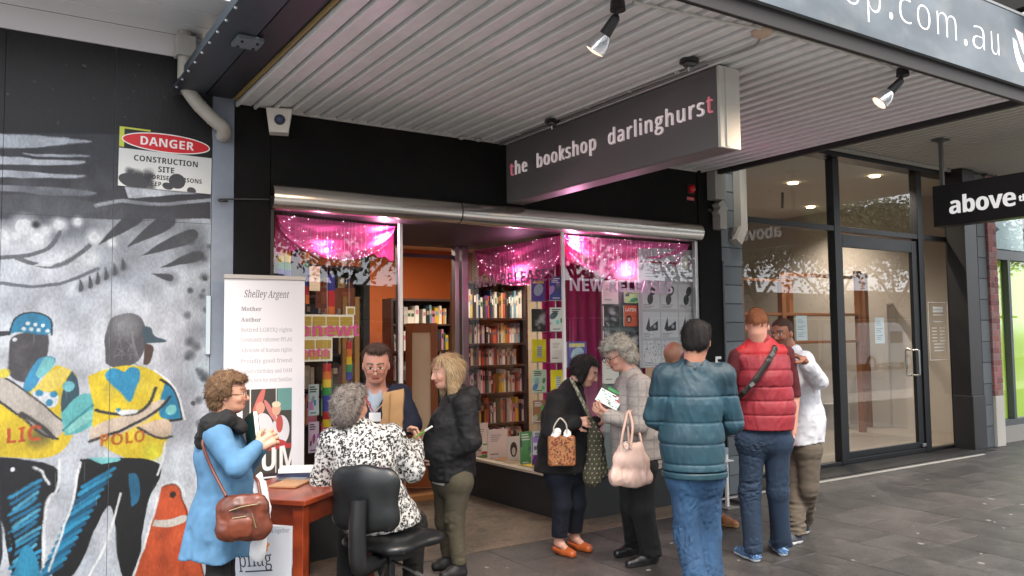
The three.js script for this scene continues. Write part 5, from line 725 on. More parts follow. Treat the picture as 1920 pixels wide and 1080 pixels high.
// ---------- left window: lettered brick sign, rainbow strips, posters, timber posts
{
  const zL = (x) => -0.035 + (LP[1] + 0.035) * (x - 1.73) / (LP[0] - 1.73) - 0.03;
  const pane2 = (px, py, off = 0) => { const d = rayTo(px, py); let z = -0.1; let p; for (let i = 0; i < 4; i++) { p = onZ(px, py, z); z = zL(p.x) - off; } return p; };
  const u = V(LP[0] - 1.73, 0, LP[1] + 0.035).normalize();
  const a = pane2(556, 680), b = pane2(668, 575), w = a.distanceTo(V(b.x, a.y, b.z)), h = b.y - a.y;
  const sign = thing('brick_sign', 'yellow card bricks with pink letters and white edges in the left window', 'sign', [a.x, a.y, a.z]); sign.rotation.y = Math.atan2(-u.z, u.x);
  const white = mat(0xf0ece2, 0.6), yel = mat(0xb99a3c, 0.65), pink = mat(0xe0559c, 0.6), px = w / 112;
  const rect = (name, x0, x1, y0, y1, z0, z1, m) => mesh(name, B(x0 * px, x1 * px, (105 - y1) * px * h / (105 * px), (105 - y0) * px * h / (105 * px), z0, z1), m, sign);
  rect('white_card', 0, 108, 16, 60, -0.006, -0.002, white); rect('white_card', 92, 110, 0, 16, -0.006, -0.002, white); rect('white_card', 0, 66, 60.3, 104, -0.006, -0.002, white);
  for (let r = 0; r < 2; r++) for (let i = 0; i < 4; i++) rect('brick', 3 + i * 26, 3 + i * 26 + 23, 20 + r * 20, 37 + r * 19, -0.001, 0.004, yel);
  for (let r = 0; r < 2; r++) for (let i = 0; i < (r ? 3 : 2); i++) rect('brick', 4 + i * (r ? 20 : 31), 4 + i * (r ? 20 : 31) + (r ? 17 : 28), 64 + r * 20, 80 + r * 20, -0.001, 0.004, yel); rect('brick', 95, 107, 3, 15, -0.001, 0.004, yel);
  const tt = text('onewt', V(2 * px, 48 * px * h / (105 * px), 0.0045), V(1, 0, 0), V(0, 1, 0), h * 0.24, 0.003, font, 0, 1.25); tt.g.forEach((g) => mesh('letter', g, pink, sign)); const t3 = text('ente', V(5 * px, 10 * px * h / (105 * px), 0.0045), V(1, 0, 0), V(0, 1, 0), h * 0.17, 0.003, font, 0, 1.15); t3.g.forEach((g) => mesh('letter', g, pink, sign));
  const RB = [0xc2262b, 0xd9772a, 0xe0c522, 0x2f8f47, 0x3a3f9c, 0x5a3a86].map((c) => new THREE.MeshPhysicalMaterial({ color: c, roughness: 0.7, side: THREE.DoubleSide }));
  const strip = (px0, px1, py0, py1, cols, lb, off) => { const p = pane2(px0, py0, off), q = pane2(px1, py1, off), t = thing('rainbow_strip', lb, 'flag', [p.x, q.y, p.z], 'rainbow strips in the left window'); t.rotation.y = Math.atan2(-u.z, u.x); const W = q.x - p.x, Hh = p.y - q.y, n = cols.length; cols.forEach((c, i) => { const g = new THREE.CylinderGeometry(W / 2, W / 2, Hh / n, 16, 4, true); mesh('band', g.scale(1, 1, 0.5).translate(W / 2, Hh - (i + 0.5) * Hh / n, 0), RB[c], t); }); mesh('cord', cyl(V(W / 2, Hh, 0), V(W / 2, Math.max(Hh + 0.02, 2.56 - q.y), 0), 0.002, 0.002, 5), mat(0xdddddd, 0.6), t); };
  strip(520, 532, 455, 516, [0, 1, 2, 3, 4], 'rainbow windsock beside the window edge over the banner', 0.08); strip(533, 545, 462, 522, [1, 2, 3, 4], 'second rainbow windsock beside the window edge over the banner', 0.1);
  strip(572, 580, 470, 570, [2, 3, 4, 4, 0, 1], 'rainbow strip behind the banner corner', 0.25); strip(613, 628, 515, 590, [4, 4, 0, 0, 1], 'purple and red strip above the brick sign', 0.3);
  strip(605, 621, 682, 800, [0, 1, 2, 3, 4, 4, 0, 2], 'rainbow strip hanging below the brick sign', 0.2); strip(649, 660, 640, 712, [0, 1, 2, 3, 4], 'short rainbow strip between the timber posts', 0.35);
  const wd = mat(0xb08746, 0.6); for (const [p0, lb] of [[645, 'slim tan timber post left of the short rainbow strip'], [668, 'slim tan timber post right of the short rainbow strip']]) { const p = pane2(p0, 700, 0.5); solo('timber_post', B(p.x - 0.022, p.x + 0.022, 0.366, 2.0, p.z - 0.022, p.z + 0.022, 0.004), wd, lb, 'post'); }
  const dp = pane2(685, 500, 0.75); solo('dark_post', B(dp.x - 0.03, dp.x + 0.03, 0.366, 2.58, dp.z - 0.03, dp.z + 0.03), mat(0x1d1f1e, 0.5), 'black post standing inside the left window', 'post');
  // a few more hung things: pale card, poster, magazines
  const hang = (px0, px1, py0, py1, tex, lb, off) => { const p = pane2(px0, py1, off), q = pane2(px1, py0, off); tag(sheet('hung_card', p, u, V(0, 1, 0), (q.x - p.x) / u.x, q.y - p.y, tex, null, { t: 0.003 }), lb, 'card', 'cards hung in the left window'); };
  const chT = canvas(64, 120, (c, w, h) => { c.fillStyle = '#e6dfb4'; c.fillRect(0, 0, w, h); c.strokeStyle = '#7a6a3f'; c.lineWidth = 3; for (let i = 0; i < 5; i++) { c.beginPath(); c.moveTo(14 + i * 5, 20 + i * 18); c.lineTo(46 - i * 3, 28 + i * 17); c.stroke(); } }), brT = canvas(96, 140, (c, w, h) => { c.fillStyle = '#8a4a2c'; c.fillRect(0, 0, w, h); c.fillStyle = '#a8653a'; c.fillRect(20, 30, 50, 80); });
  hang(580, 600, 500, 545, chT, 'pale yellow card with dark strokes in the left window', 0.2); hang(592, 640, 540, 578, brT, 'brown picture behind the brick sign', 0.45); hang(635, 665, 540, 575, brT, 'dark brown picture right of the purple strip', 0.5); hang(521, 545, 470, 540, canvas(32, 32, (c) => { c.fillStyle = '#111'; c.fillRect(0, 0, 32, 32); }), 'black panel behind the two rainbow windsocks', 0.3); hang(545, 562, 462, 540, canvas(32, 32, (c) => { c.fillStyle = '#0d0d0d'; c.fillRect(0, 0, 32, 32); }), 'narrow black panel beside the windsocks', 0.25);
  for (let i = 0; i < 6; i++) hang(578 + (i % 3) * 24, 598 + (i % 3) * 24, 720 + Math.floor(i / 3) * 70, 780 + Math.floor(i / 3) * 70, covers[i + 3], ['striped', 'pale', 'dark', 'green', 'pink', 'blue'][i] + ' magazine cover low in the left window', 0.6);
  // open timber door leaf with a glass light
  const dl = thing('open_door', 'open timber door leaf with a glass light in the doorway', 'door', [3.53, 0.06, -1.68]); dl.rotation.y = 1.2; const dm = mat(0x8a4b22, 0.45);
  const hg = thing('open_door', 'timber folding door leaf standing open inside the doorway', 'door', [4.05, 0.06, -1.9]); hg.rotation.y = Math.PI - 0.62;
  for (const t of [dl, hg]) { const W = t === dl ? 0.5 : 0.34, Ht = t === dl ? 1.78 : 1.74; mesh('stile', B(0, 0.07, 0, Ht, -0.02, 0.02, 0.004), dm, t); mesh('stile', B(W - 0.07, W, 0, Ht, -0.02, 0.02, 0.004), dm, t); mesh('rail', B(0.071, W - 0.071, 0, 0.5, -0.018, 0.018), dm, t); mesh('rail', B(0.071, W - 0.071, Ht - 0.1, Ht, -0.018, 0.018), dm, t); mesh('pane', B(0.071, W - 0.071, 0.5, Ht - 0.1, -0.002, 0.002), mat(0xd9c6a8, 0.2), t); }
}
stage('interior');
// ================= PEOPLE =================
// signed distance field of tapered capsules and ellipsoids, meshed with sparse surface nets
const lin = (h) => { const c = C(h); return [c.r, c.g, c.b]; };
const cap = (a, b, ra, rb, k = 0.02, fl = null, f = 1) => ({ t: 0, a, b, ra, rb, k, fl, f });
const ell = (c, X, Y, Z, r, k = 0.02, neg = false) => ({ t: 1, c, X, Y, Z, r, k, neg });
function compile(prims) {
  return prims.map((p) => {
    if (p.t === 0) { const d = p.b.clone().sub(p.a); return { ...p, ax: p.a.x, ay: p.a.y, az: p.a.z, dx: d.x, dy: d.y, dz: d.z, il: 1 / Math.max(1e-9, d.lengthSq()), R: Math.max(p.ra, p.rb), nx: p.fl?.x ?? 0, ny: p.fl?.y ?? 0, nz: p.fl?.z ?? 0, g: p.f - 1 }; }
    return { ...p, R: Math.max(...p.r) };
  });
}
function dPrim(p, x, y, z) {
  if (p.t === 0) {
    let qx = x - p.ax, qy = y - p.ay, qz = z - p.az, t = (qx * p.dx + qy * p.dy + qz * p.dz) * p.il; t = t < 0 ? 0 : t > 1 ? 1 : t;
    qx -= p.dx * t; qy -= p.dy * t; qz -= p.dz * t; if (p.g) { const m = (qx * p.nx + qy * p.ny + qz * p.nz) * p.g; qx += p.nx * m; qy += p.ny * m; qz += p.nz * m; }
    return Math.sqrt(qx * qx + qy * qy + qz * qz) - (p.ra + (p.rb - p.ra) * t);
  }
  const qx = x - p.c.x, qy = y - p.c.y, qz = z - p.c.z, u = qx * p.X.x + qy * p.X.y + qz * p.X.z, v = qx * p.Y.x + qy * p.Y.y + qz * p.Y.z, w = qx * p.Z.x + qy * p.Z.y + qz * p.Z.z, [a, b, c] = p.r;
  const k0 = Math.sqrt(u * u / (a * a) + v * v / (b * b) + w * w / (c * c)), k1 = Math.sqrt(u * u / (a ** 4) + v * v / (b ** 4) + w * w / (c ** 4)); return k1 < 1e-9 ? -Math.min(a, b, c) : k0 * (k0 - 1) / k1;
}
function far(p, x, y, z) { // lower bound of the distance to a primitive's surface
  if (p.t === 0) { let qx = x - p.ax, qy = y - p.ay, qz = z - p.az, t = (qx * p.dx + qy * p.dy + qz * p.dz) * p.il; t = t < 0 ? 0 : t > 1 ? 1 : t; return Math.hypot(qx - p.dx * t, qy - p.dy * t, qz - p.dz * t) - p.R; }
  return Math.hypot(x - p.c.x, y - p.c.y, z - p.c.z) - p.R;
}
function field(list, x, y, z) {
  let d = 1e3;
  for (let i = 0; i < list.length; i++) { const p = list[i], e = dPrim(p, x, y, z), k = p.k; if (p.neg) d = Math.max(d, -e); else { if (d > 900) { d = e; continue; } const h = Math.max(k - Math.abs(d - e), 0) / k; d = Math.min(d, e) - h * h * k * 0.25; } }
  return d;
}
function sdfMesh(prims0, { cell = 0.01, post = null, color = null, pad = 0.03 }) {
  const prims = compile(prims0), lo = V(1e9, 1e9, 1e9), hi = V(-1e9, -1e9, -1e9);
  for (const p of prims) if (!p.neg) for (const q of p.t === 0 ? [p.a, p.b] : [p.c]) { lo.min(q.clone().subScalar(p.R + pad)); hi.max(q.clone().addScalar(p.R + pad)); }
  const BS = 6, nb = [hi.x - lo.x, hi.y - lo.y, hi.z - lo.z].map((s) => Math.ceil(s / cell / BS)), n = nb.map((b) => b * BS + 1), NX = n[0], NY = n[1], NXY = NX * NY;
  const val = new Float32Array(NXY * n[2]).fill(1), act = [], hd = BS * cell * 0.87;
  for (let bz = 0; bz < nb[2]; bz++) for (let by = 0; by < nb[1]; by++) for (let bx = 0; bx < nb[0]; bx++) {
    const cx = lo.x + (bx + 0.5) * BS * cell, cy = lo.y + (by + 0.5) * BS * cell, cz = lo.z + (bz + 0.5) * BS * cell, near = []; let pos = false;
    for (const p of prims) { const f = far(p, cx, cy, cz); if (f < hd + 0.05) { near.push(p); if (!p.neg && f < hd + 0.028) pos = true; } }
    if (!pos) continue; let dc = field(near, cx, cy, cz); if (dc > hd * 2 + 0.03) continue; if (post) dc = post(cx, cy, cz, dc);
    const deep = dc < -hd * 2.2; if (!deep) act.push([bx, by, bz]);
    for (let k = 0; k <= BS; k++) for (let j = 0; j <= BS; j++) for (let i = 0; i <= BS; i++) { const id = bx * BS + i + (by * BS + j) * NX + (bz * BS + k) * NXY; if (deep) { val[id] = -1; continue; } const x = lo.x + (bx * BS + i) * cell, y = lo.y + (by * BS + j) * cell, z = lo.z + (bz * BS + k) * cell; let d = field(near, x, y, z); if (post) d = post(x, y, z, d); val[id] = d; }
  }
  const vid = new Map(), pos = [], cells = [];
  const corner = [0, 1, NX, NX + 1, NXY, NXY + 1, NXY + NX, NXY + NX + 1], E = [[0, 1], [2, 3], [4, 5], [6, 7], [0, 2], [1, 3], [4, 6], [5, 7], [0, 4], [1, 5], [2, 6], [3, 7]];
  for (const [bx, by, bz] of act) for (let k = 0; k < BS; k++) for (let j = 0; j < BS; j++) for (let i = 0; i < BS; i++) {
    const X = bx * BS + i, Y = by * BS + j, Z = bz * BS + k, id = X + Y * NX + Z * NXY; let m = 0; for (let c = 0; c < 8; c++) if (val[id + corner[c]] < 0) m |= 1 << c; if (m === 0 || m === 255) continue;
    let sx = 0, sy = 0, sz = 0, cnt = 0; for (const [a, b] of E) { const ia = m >> a & 1, ib = m >> b & 1; if (ia === ib) continue; const va = val[id + corner[a]], vb = val[id + corner[b]], t = va / (va - vb); sx += (a & 1) + ((b & 1) - (a & 1)) * t; sy += (a >> 1 & 1) + ((b >> 1 & 1) - (a >> 1 & 1)) * t; sz += (a >> 2) + ((b >> 2) - (a >> 2)) * t; cnt++; }
    vid.set(id, pos.length / 3); pos.push(lo.x + (X + sx / cnt) * cell, lo.y + (Y + sy / cnt) * cell, lo.z + (Z + sz / cnt) * cell); cells.push(id);
  }
  const idx = []; const quad = (a, b, c, d, flip) => { const A = vid.get(a), Bq = vid.get(b), Cq = vid.get(c), D = vid.get(d); if (A === undefined || Bq === undefined || Cq === undefined || D === undefined) return; flip ? idx.push(A, Cq, Bq, A, D, Cq) : idx.push(A, Bq, Cq, A, Cq, D); };
  for (const id of cells) { const s = val[id] < 0; if (s !== val[id + 1] < 0) quad(id, id - NX, id - NX - NXY, id - NXY, s); if (s !== val[id + NX] < 0) quad(id, id - NXY, id - NXY - 1, id - 1, s); if (s !== val[id + NXY] < 0) quad(id, id - 1, id - 1 - NX, id - NX, s); }
  const g = new THREE.BufferGeometry(); g.setAttribute('position', new THREE.Float32BufferAttribute(pos, 3)); g.setIndex(idx); g.computeVertexNormals();
  const nrm = g.attributes.normal; // outward check
  if (idx.length) { let dot = 0; const a = idx[0] * 3; const p = [pos[a], pos[a + 1], pos[a + 2]], N = [nrm.getX(idx[0]), nrm.getY(idx[0]), nrm.getZ(idx[0])]; let d0 = field(prims, p[0] + N[0] * 0.004, p[1] + N[1] * 0.004, p[2] + N[2] * 0.004), d1 = field(prims, p[0] - N[0] * 0.004, p[1] - N[1] * 0.004, p[2] - N[2] * 0.004); if (d0 < d1) { for (let i = 0; i < idx.length; i += 3) { const t = idx[i + 1]; idx[i + 1] = idx[i + 2]; idx[i + 2] = t; } g.setIndex(idx); g.computeVertexNormals(); } }
  if (color) { const col = new Float32Array(pos.length), nr = g.attributes.normal; for (let i = 0; i < pos.length; i += 3) { const c = color(pos[i], pos[i + 1], pos[i + 2], nr.array[i], nr.array[i + 1], nr.array[i + 2]); col[i] = c[0]; col[i + 1] = c[1]; col[i + 2] = c[2]; } g.setAttribute('color', new THREE.BufferAttribute(col, 3)); }
  return g;
}
// camera-frame directions turned into world directions: r = to the photo's right, u = up, t = towards the viewer's side of the street
const cR = V(Math.cos(yaw), 0, Math.sin(yaw)), cT = V(-Math.sin(yaw), 0, Math.cos(yaw));
const dirv = (r, u, t) => cR.clone().multiplyScalar(r).addScaledVector(cT, t).add(V(0, u, 0)).normalize();
const mix3 = (a, b, t) => [a[0] + (b[0] - a[0]) * t, a[1] + (b[1] - a[1]) * t, a[2] + (b[2] - a[2]) * t];
// ---- head
function headFrame(c, f, h, tilt = 0) { const z = f.clone().normalize(); let y = V(0, 1, 0); y.addScaledVector(z, -y.dot(z)).normalize(); let x = y.clone().cross(z); if (tilt) { y.applyAxisAngle(z, tilt); x = y.clone().cross(z); } return { c, x, y, z, h, at: (a, b, d) => c.clone().addScaledVector(x, a * h).addScaledVector(y, b * h).addScaledVector(z, d * h), loc: (px, py, pz) => { const q = V(px, py, pz).sub(c); return [q.dot(x) / h, q.dot(y) / h, q.dot(z) / h]; } }; }
const hEll = (F, p, r, k = 0.02, neg = false) => ell(F.at(...p), F.x, F.y, F.z, r.map((v) => v * F.h), k, neg);
const hCap = (F, p, q, ra, rb, k = 0.008) => cap(F.at(...p), F.at(...q), ra * F.h, rb * F.h, k);
function headPrims(F, o = {}) {
  const jw = o.jaw ?? 1, P = [hEll(F, [0, 0.12, -0.05], [0.335, 0.38, 0.415], 0.02), hEll(F, [0, -0.12, 0.08], [0.265 * jw, 0.37, 0.3], 0.03), hEll(F, [0, -0.34, 0.17], [0.17 * jw, 0.14, 0.18], 0.025)];
  for (const s of [-1, 1]) { P.push(hEll(F, [s * 0.13, 0.02, 0.4], [0.08, 0.05, 0.075], 0.004, true)); P.push(hEll(F, [s * 0.13, 0.012, 0.3], [0.06, 0.05, 0.055], 0.004)); P.push(hEll(F, [s * 0.17, -0.12, 0.27], [0.08, 0.08, 0.07], 0.02)); P.push(hEll(F, [s * 0.335, -0.05, -0.03], [0.035, 0.115, 0.075], 0.006)); P.push(hCap(F, [s * 0.05, 0.105, 0.36], [s * 0.2, 0.1, 0.3], 0.028, 0.022, 0.012)); }
  P.push(hCap(F, [0, 0.06, 0.365], [0, -0.12, 0.445], 0.03, 0.048, 0.01), hEll(F, [0, -0.135, 0.4], [0.075, 0.04, 0.06], 0.01), hEll(F, [0, -0.232, 0.355], [0.085, 0.022, 0.035], 0.006), hEll(F, [0, -0.275, 0.345], [0.075, 0.024, 0.035], 0.006));
  return P;
}
function faceColor(F, skin, o = {}) {
  const sk = lin(skin).map((q) => q * 0.78), lip = lin(o.lip ?? '#a2584e'), brow = lin(o.brow ?? '#4a3526'), stub = o.stubble ? lin(o.stubble) : null;
  return (x, y, z) => { const [a, b, c] = F.loc(x, y, z); let r = sk; const nn = fbm(x * 40, y * 40, z * 40, 2); r = [r[0] * (1 + 0.1 * nn), r[1] * (1 + 0.13 * nn), r[2] * (1 + 0.13 * nn)]; if (c > 0.12 && b > -0.55) { const ea = Math.abs(a); const ck = Math.exp(-(((ea - 0.17) / 0.09) ** 2 + ((b + 0.13) / 0.09) ** 2)); r = mix3(r, [sk[0] * 1.06, sk[1] * 0.76, sk[2] * 0.72], 0.5 * ck); if (Math.abs(b + 0.255) < 0.042 && ea < 0.1 && c > 0.28) r = Math.abs(b + 0.254) < 0.008 ? [lip[0] * 0.35, lip[1] * 0.3, lip[2] * 0.3] : lip; const by = b - 0.115 - 0.02 * Math.cos((ea - 0.13) * 12); if (ea > 0.04 && ea < 0.23 && Math.abs(by) < 0.024 && c > 0.2) r = brow; const ex = (ea - 0.13) / 0.062, ey = (b - 0.015) / 0.03; if (ex * ex + ey * ey < 1 && c > 0.2) { r = Math.abs(ea - 0.13 - 0.0) < 0.028 ? [0.03, 0.022, 0.018] : [0.62, 0.58, 0.54]; if (ey > 0.55) r = [0.08, 0.05, 0.04]; } if (stub && b < -0.14 && c > 0.0 && !(Math.abs(b + 0.25) < 0.03 && ea < 0.09)) r = mix3(r, stub, 0.45 + 0.3 * nn); } return r; };
}
// ---- hand: palm, four fingers with two bends, thumb leaving the side of the palm near its base
function handPrims(w, d0, n0, o = {}) {
  const s = o.size ?? 1, curl = o.curl ?? 0.5, d = d0.clone().normalize(), n = n0.clone().addScaledVector(d, -n0.dot(d)).normalize(), x = d.clone().cross(n).multiplyScalar(o.side ?? 1), L = (v) => v * s, P = [];
  const p = (a, b, c) => w.clone().addScaledVector(x, L(a)).addScaledVector(d, L(b)).addScaledVector(n, L(c));
  P.push(cap(p(0, -0.02, 0), p(0, 0.015, 0), L(0.024), L(0.026), 0.012, n, 1.35)); P.push(cap(p(-0.018, 0.03, 0), p(-0.022, 0.078, 0), L(0.019), L(0.016), 0.014, n, 1.3), cap(p(0.012, 0.03, 0), p(0.016, 0.08, 0), L(0.02), L(0.017), 0.014, n, 1.3));
  const len = [0.068, 0.078, 0.073, 0.058];
  for (let i = 0; i < 4; i++) { const fx = 0.032 - i * 0.0205, spread = (1.5 - i) * 0.07 * (o.spread ?? 1), c1 = curl * 0.9 + i * 0.05, c2 = curl * 2.0; const base = p(fx, 0.082 - Math.abs(i - 1.2) * 0.003, 0); const dd = (a) => d.clone().multiplyScalar(Math.cos(a)).addScaledVector(n, Math.sin(a)).addScaledVector(x, spread).normalize(); const k1 = base.clone().addScaledVector(dd(c1), L(len[i] * 0.5)), k2 = k1.clone().addScaledVector(dd(c2), L(len[i] * 0.32)), k3 = k2.clone().addScaledVector(dd(c2 + curl * 0.7), L(len[i] * 0.24)); P.push(cap(base, k1, L(0.0098), L(0.009), 0.006), cap(k1, k2, L(0.009), L(0.0082), 0.004), cap(k2, k3, L(0.0082), L(0.007), 0.004)); }
  const tb = p(0.026, 0.02, 0.006), t1 = tb.clone().addScaledVector(x, L(0.03)).addScaledVector(d, L(0.026)).addScaledVector(n, L(0.014)), t2 = t1.clone().addScaledVector(x, L(0.008)).addScaledVector(d, L(0.03)).addScaledVector(n, L(0.012 + curl * 0.015)); P.push(cap(tb, t1, L(0.014), L(0.0115), 0.01), cap(t1, t2, L(0.0112), L(0.0085), 0.004));
  return P;
}
const clothM = (rough = 0.85, o = {}) => new THREE.MeshPhysicalMaterial({ vertexColors: true, roughness: rough, metalness: 0, side: THREE.DoubleSide, ...o });
const skinM = new THREE.MeshPhysicalMaterial({ vertexColors: true, roughness: 0.5, sheen: 0.15, sheenRoughness: 0.5, sheenColor: new THREE.Color(0.6, 0.4, 0.35) });
const hairM = new THREE.MeshStandardMaterial({ vertexColors: true, roughness: 0.85 });
// creases of cloth: ridged noise stretched along a direction
const crease = (x, y, z, sx, sy, sz, amp, seed = 0) => { const a = vn(x * sx + seed, y * sy, z * sz), b = vn(x * sx * 2.1, y * sy * 2.1 + seed, z * sz * 2.1); return amp * (1 - 2.2 * Math.abs(a)) * 0.7 + amp * 0.45 * (1 - 2 * Math.abs(b)); };
const hairSM = new THREE.MeshStandardMaterial({ vertexColors: true, roughness: 0.8, side: THREE.DoubleSide });
// loose strands lying on and lifting off the hair mass
function strands(g, h, F, A, Bc, seed) {
  const P = g.attributes.position, N = g.attributes.normal, r = rnd0(seed * 13 + 5), pos = [], nor = [], col = [], n = h.strands ?? 2600, len = h.len ?? 0.032, lift = h.lift ?? 0.006, curl = h.curl ?? 0.3, a = V(0, 0, 0), nn = V(0, 0, 0);
  for (let i = 0; i < n; i++) {
    const k = Math.floor(r() * P.count); a.fromBufferAttribute(P, k); nn.fromBufferAttribute(N, k);
    const t = F.y.clone().multiplyScalar(-1).addScaledVector(F.z, h.back ?? -0.25).add(V(r() - 0.5, r() - 0.5, r() - 0.5).multiplyScalar(curl * 4)); t.addScaledVector(nn, -t.dot(nn)).normalize(); const s = t.clone().cross(nn).normalize(), L = len * (0.5 + r()), w = 0.0009 + r() * 0.0009, bend = (r() - 0.5) * curl * L * 1.6;
    const q0 = a.clone().addScaledVector(nn, -0.002), q1 = a.clone().addScaledVector(t, L * 0.5).addScaledVector(nn, lift * r()).addScaledVector(s, bend), q2 = a.clone().addScaledVector(t, L).addScaledVector(nn, lift * (r() * 1.8 - 0.5)).addScaledVector(s, bend * 1.5), c = mix3(A, Bc, clamp(r() * 1.15)), e = 0.8 + r() * 0.4;
    const push = (p, d) => { pos.push(p.x + s.x * d, p.y + s.y * d, p.z + s.z * d); nor.push(nn.x, nn.y, nn.z); col.push(c[0] * e, c[1] * e, c[2] * e); };
    push(q0, -w); push(q0, w); push(q1, w); push(q0, -w); push(q1, w); push(q1, -w); push(q1, -w); push(q1, w); push(q2, 0);
  }
  const o = new THREE.BufferGeometry(); o.setAttribute('position', new THREE.Float32BufferAttribute(pos, 3)); o.setAttribute('normal', new THREE.Float32BufferAttribute(nor, 3)); o.setAttribute('color', new THREE.Float32BufferAttribute(col, 3)); return o;
}
function person(o) {
  const J = {}; for (const [k, v] of Object.entries(o.J)) J[k] = v.isVector3 ? v : at(v[0], v[1], o.d + (v[2] ?? 0));
  const base = V(o.base?.x ?? J.pv.x, 0, o.base?.z ?? J.pv.z), F = headFrame(J.hd, o.face, o.hh ?? 0.225, o.tilt ?? 0), bf = o.bf ?? V(o.face.x, 0, o.face.z).normalize();
  const t = thing('person', o.label, 'person', [base.x, 0, base.z]); const T = (g) => g.translate(-base.x, 0, -base.z);
  const c = faceColor(F, o.skin, o.fc ?? {}), put = (name, g, m, parent = t, label) => mesh(name, T(g), m, parent, label);
  // body: head and hands on fine grids, the rest coarse, one geometry
  const br = o.build ?? 1, bp = [cap(F.at(0, -0.2, -0.12), J.nk, 0.056 * (o.neckR ?? 1), 0.062 * (o.neckR ?? 1), 0.02), cap(J.ch, J.ws, 0.13 * br, 0.12 * br, 0.05, bf, 1.3), cap(J.ws, J.pv, 0.12 * br, 0.13 * br, 0.05, bf, 1.25), cap(J.sL, J.sR, 0.045, 0.045, 0.05)];
  for (const s of ['L', 'R']) { bp.push(cap(J['s' + s], J['e' + s], 0.042, 0.034, 0.02), cap(J['e' + s], J['w' + s], o.foreR?.[0] ?? 0.034, o.foreR?.[1] ?? 0.025, 0.015), cap(J.pv, J['h' + s], 0.1, 0.085, 0.04), cap(J['h' + s], J['k' + s], 0.078, 0.05, 0.03), cap(J['k' + s], J['a' + s], 0.05, 0.036, 0.02)); if (J['t' + s]) bp.push(cap(J['a' + s], J['a' + s].clone().lerp(J['t' + s], o.footLen ?? 0.45).setY(0.032), 0.032, 0.02, 0.02)); }
  const parts = [sdfMesh(bp, { cell: 0.013, color: c }), sdfMesh([...headPrims(F, o.hp), cap(F.at(0, -0.2, -0.12), F.at(0, -0.2, -0.12).lerp(J.nk, 0.8), 0.056 * (o.neckR ?? 1), 0.058 * (o.neckR ?? 1), 0.02)], { cell: 0.0055, color: c, pad: 0.015 })];
  for (const hd of o.hands ?? []) parts.push(sdfMesh(handPrims(J['w' + hd.s], hd.d, hd.n, hd), { cell: 0.0045, color: c, pad: 0.012 }));
  const body = put('body', mergeGeometries(parts), skinM);
  const H = { J, F, bf, o, put, t, base, T };
  if (o.hair) { const hp = o.hair.prims(F), seed = o.hair.seed ?? 1, A = lin(o.hair.a).map((q) => q * 0.6), Bc = lin(o.hair.b).map((q) => q * 0.6), am = o.hair.amp ?? 0.006, st = o.hair.st ?? [60, 14, 60];
    const hg = (sdfMesh(hp, { cell: 0.0055, pad: 0.02, post: (x, y, z, d) => { const [a, b, cc] = F.loc(x, y, z); let e = d - am * vn(a * st[0] * 0.25, b * st[1] * 0.25 + seed, cc * st[2] * 0.25) - am * 0.5 * vn(a * st[0] * 0.6, b * st[1] * 0.6, cc * st[2] * 0.6 + seed); if (o.hair.cut) e = Math.max(e, o.hair.cut(a, b, cc) * F.h); return e; }, color: (x, y, z) => { const [a, b, cc] = F.loc(x, y, z); const n = 0.5 + 0.5 * vn(a * st[0] * 0.7, b * st[1] * 0.5 + seed, cc * st[2] * 0.7), m = 0.5 + 0.5 * vn(a * 7, b * 4 + seed, cc * 7); return mix3(A, Bc, clamp(n * 0.65 + m * 0.5 - 0.1)); } })); const sg = strands(hg, o.hair, F, A, Bc, seed); const hm = put('hair', hg, hairM); const sm = put('hair_strands', sg, hairSM, hm); sm.userData.kind = 'stuff'; }
  for (const g of o.wear(H)) { const m = g.m ?? clothM(g.rough ?? 0.85); put(g.name, sdfMesh(g.prims, { cell: g.cell ?? 0.0095, post: g.post, color: g.color, pad: g.pad ?? 0.03 }), m, t, g.label); }
  if (o.more) o.more(H);
  return H;
}
const DYE = 0.62; // cloth and hair dyes read darker than their photographed tone
const plain = (hex, v = 0.12, f = 26) => { const c = lin(hex).map((q) => q * DYE); return (x, y, z) => { const n = 1 + v * fbm(x * f, y * f, z * f, 3) * 1.6; return [c[0] * n, c[1] * n, c[2] * n]; }; };
const arm = (J, s, r, k = 0.02) => [cap(J['s' + s], J['e' + s], r[0], r[1], k), cap(J['e' + s], J['w' + s], r[1], r[2], k)];
function legs(J, r, k = 0.025) { const P = [cap(J.hL, J.hR, r[0] * 1.08, r[0] * 1.08, 0.05)]; for (const s of ['L', 'R']) P.push(cap(J['h' + s], J['k' + s], r[0], r[1], k), cap(J['k' + s], J['a' + s], r[1], r[2], k)); return P; }
const denim = (hex, fade) => { const a = lin(hex).map((q) => q * DYE), b = lin(fade).map((q) => q * DYE); return (x, y, z) => { const n = fbm(x * 9, y * 4, z * 9, 3), w = fbm(x * 120, y * 60, z * 120, 2); return mix3(a, b, clamp(0.4 + n * 0.4 + w * 0.2)); }; };
const legPost = (J, amp, seed, ankleY) => (x, y, z, d) => { const kn = (J.kL.y + J.kR.y) / 2, w = 0.5 + 0.7 * Math.exp(-(((y - kn) / 0.09) ** 2)) + 1.1 * Math.exp(-(((y - ankleY - 0.05) / 0.09) ** 2)) + 0.5 * Math.exp(-(((y - J.hL.y) / 0.07) ** 2)), p = 0.5 + 0.8 * vn(x * 6 + seed, y * 5, z * 6), t = y + 0.5 * (x + z) * vn(x * 3, y * 3 + seed, z * 3); return Math.max(d - crease(x, t, z, 9, 19, 9, amp * w * p, seed), ankleY - y); };
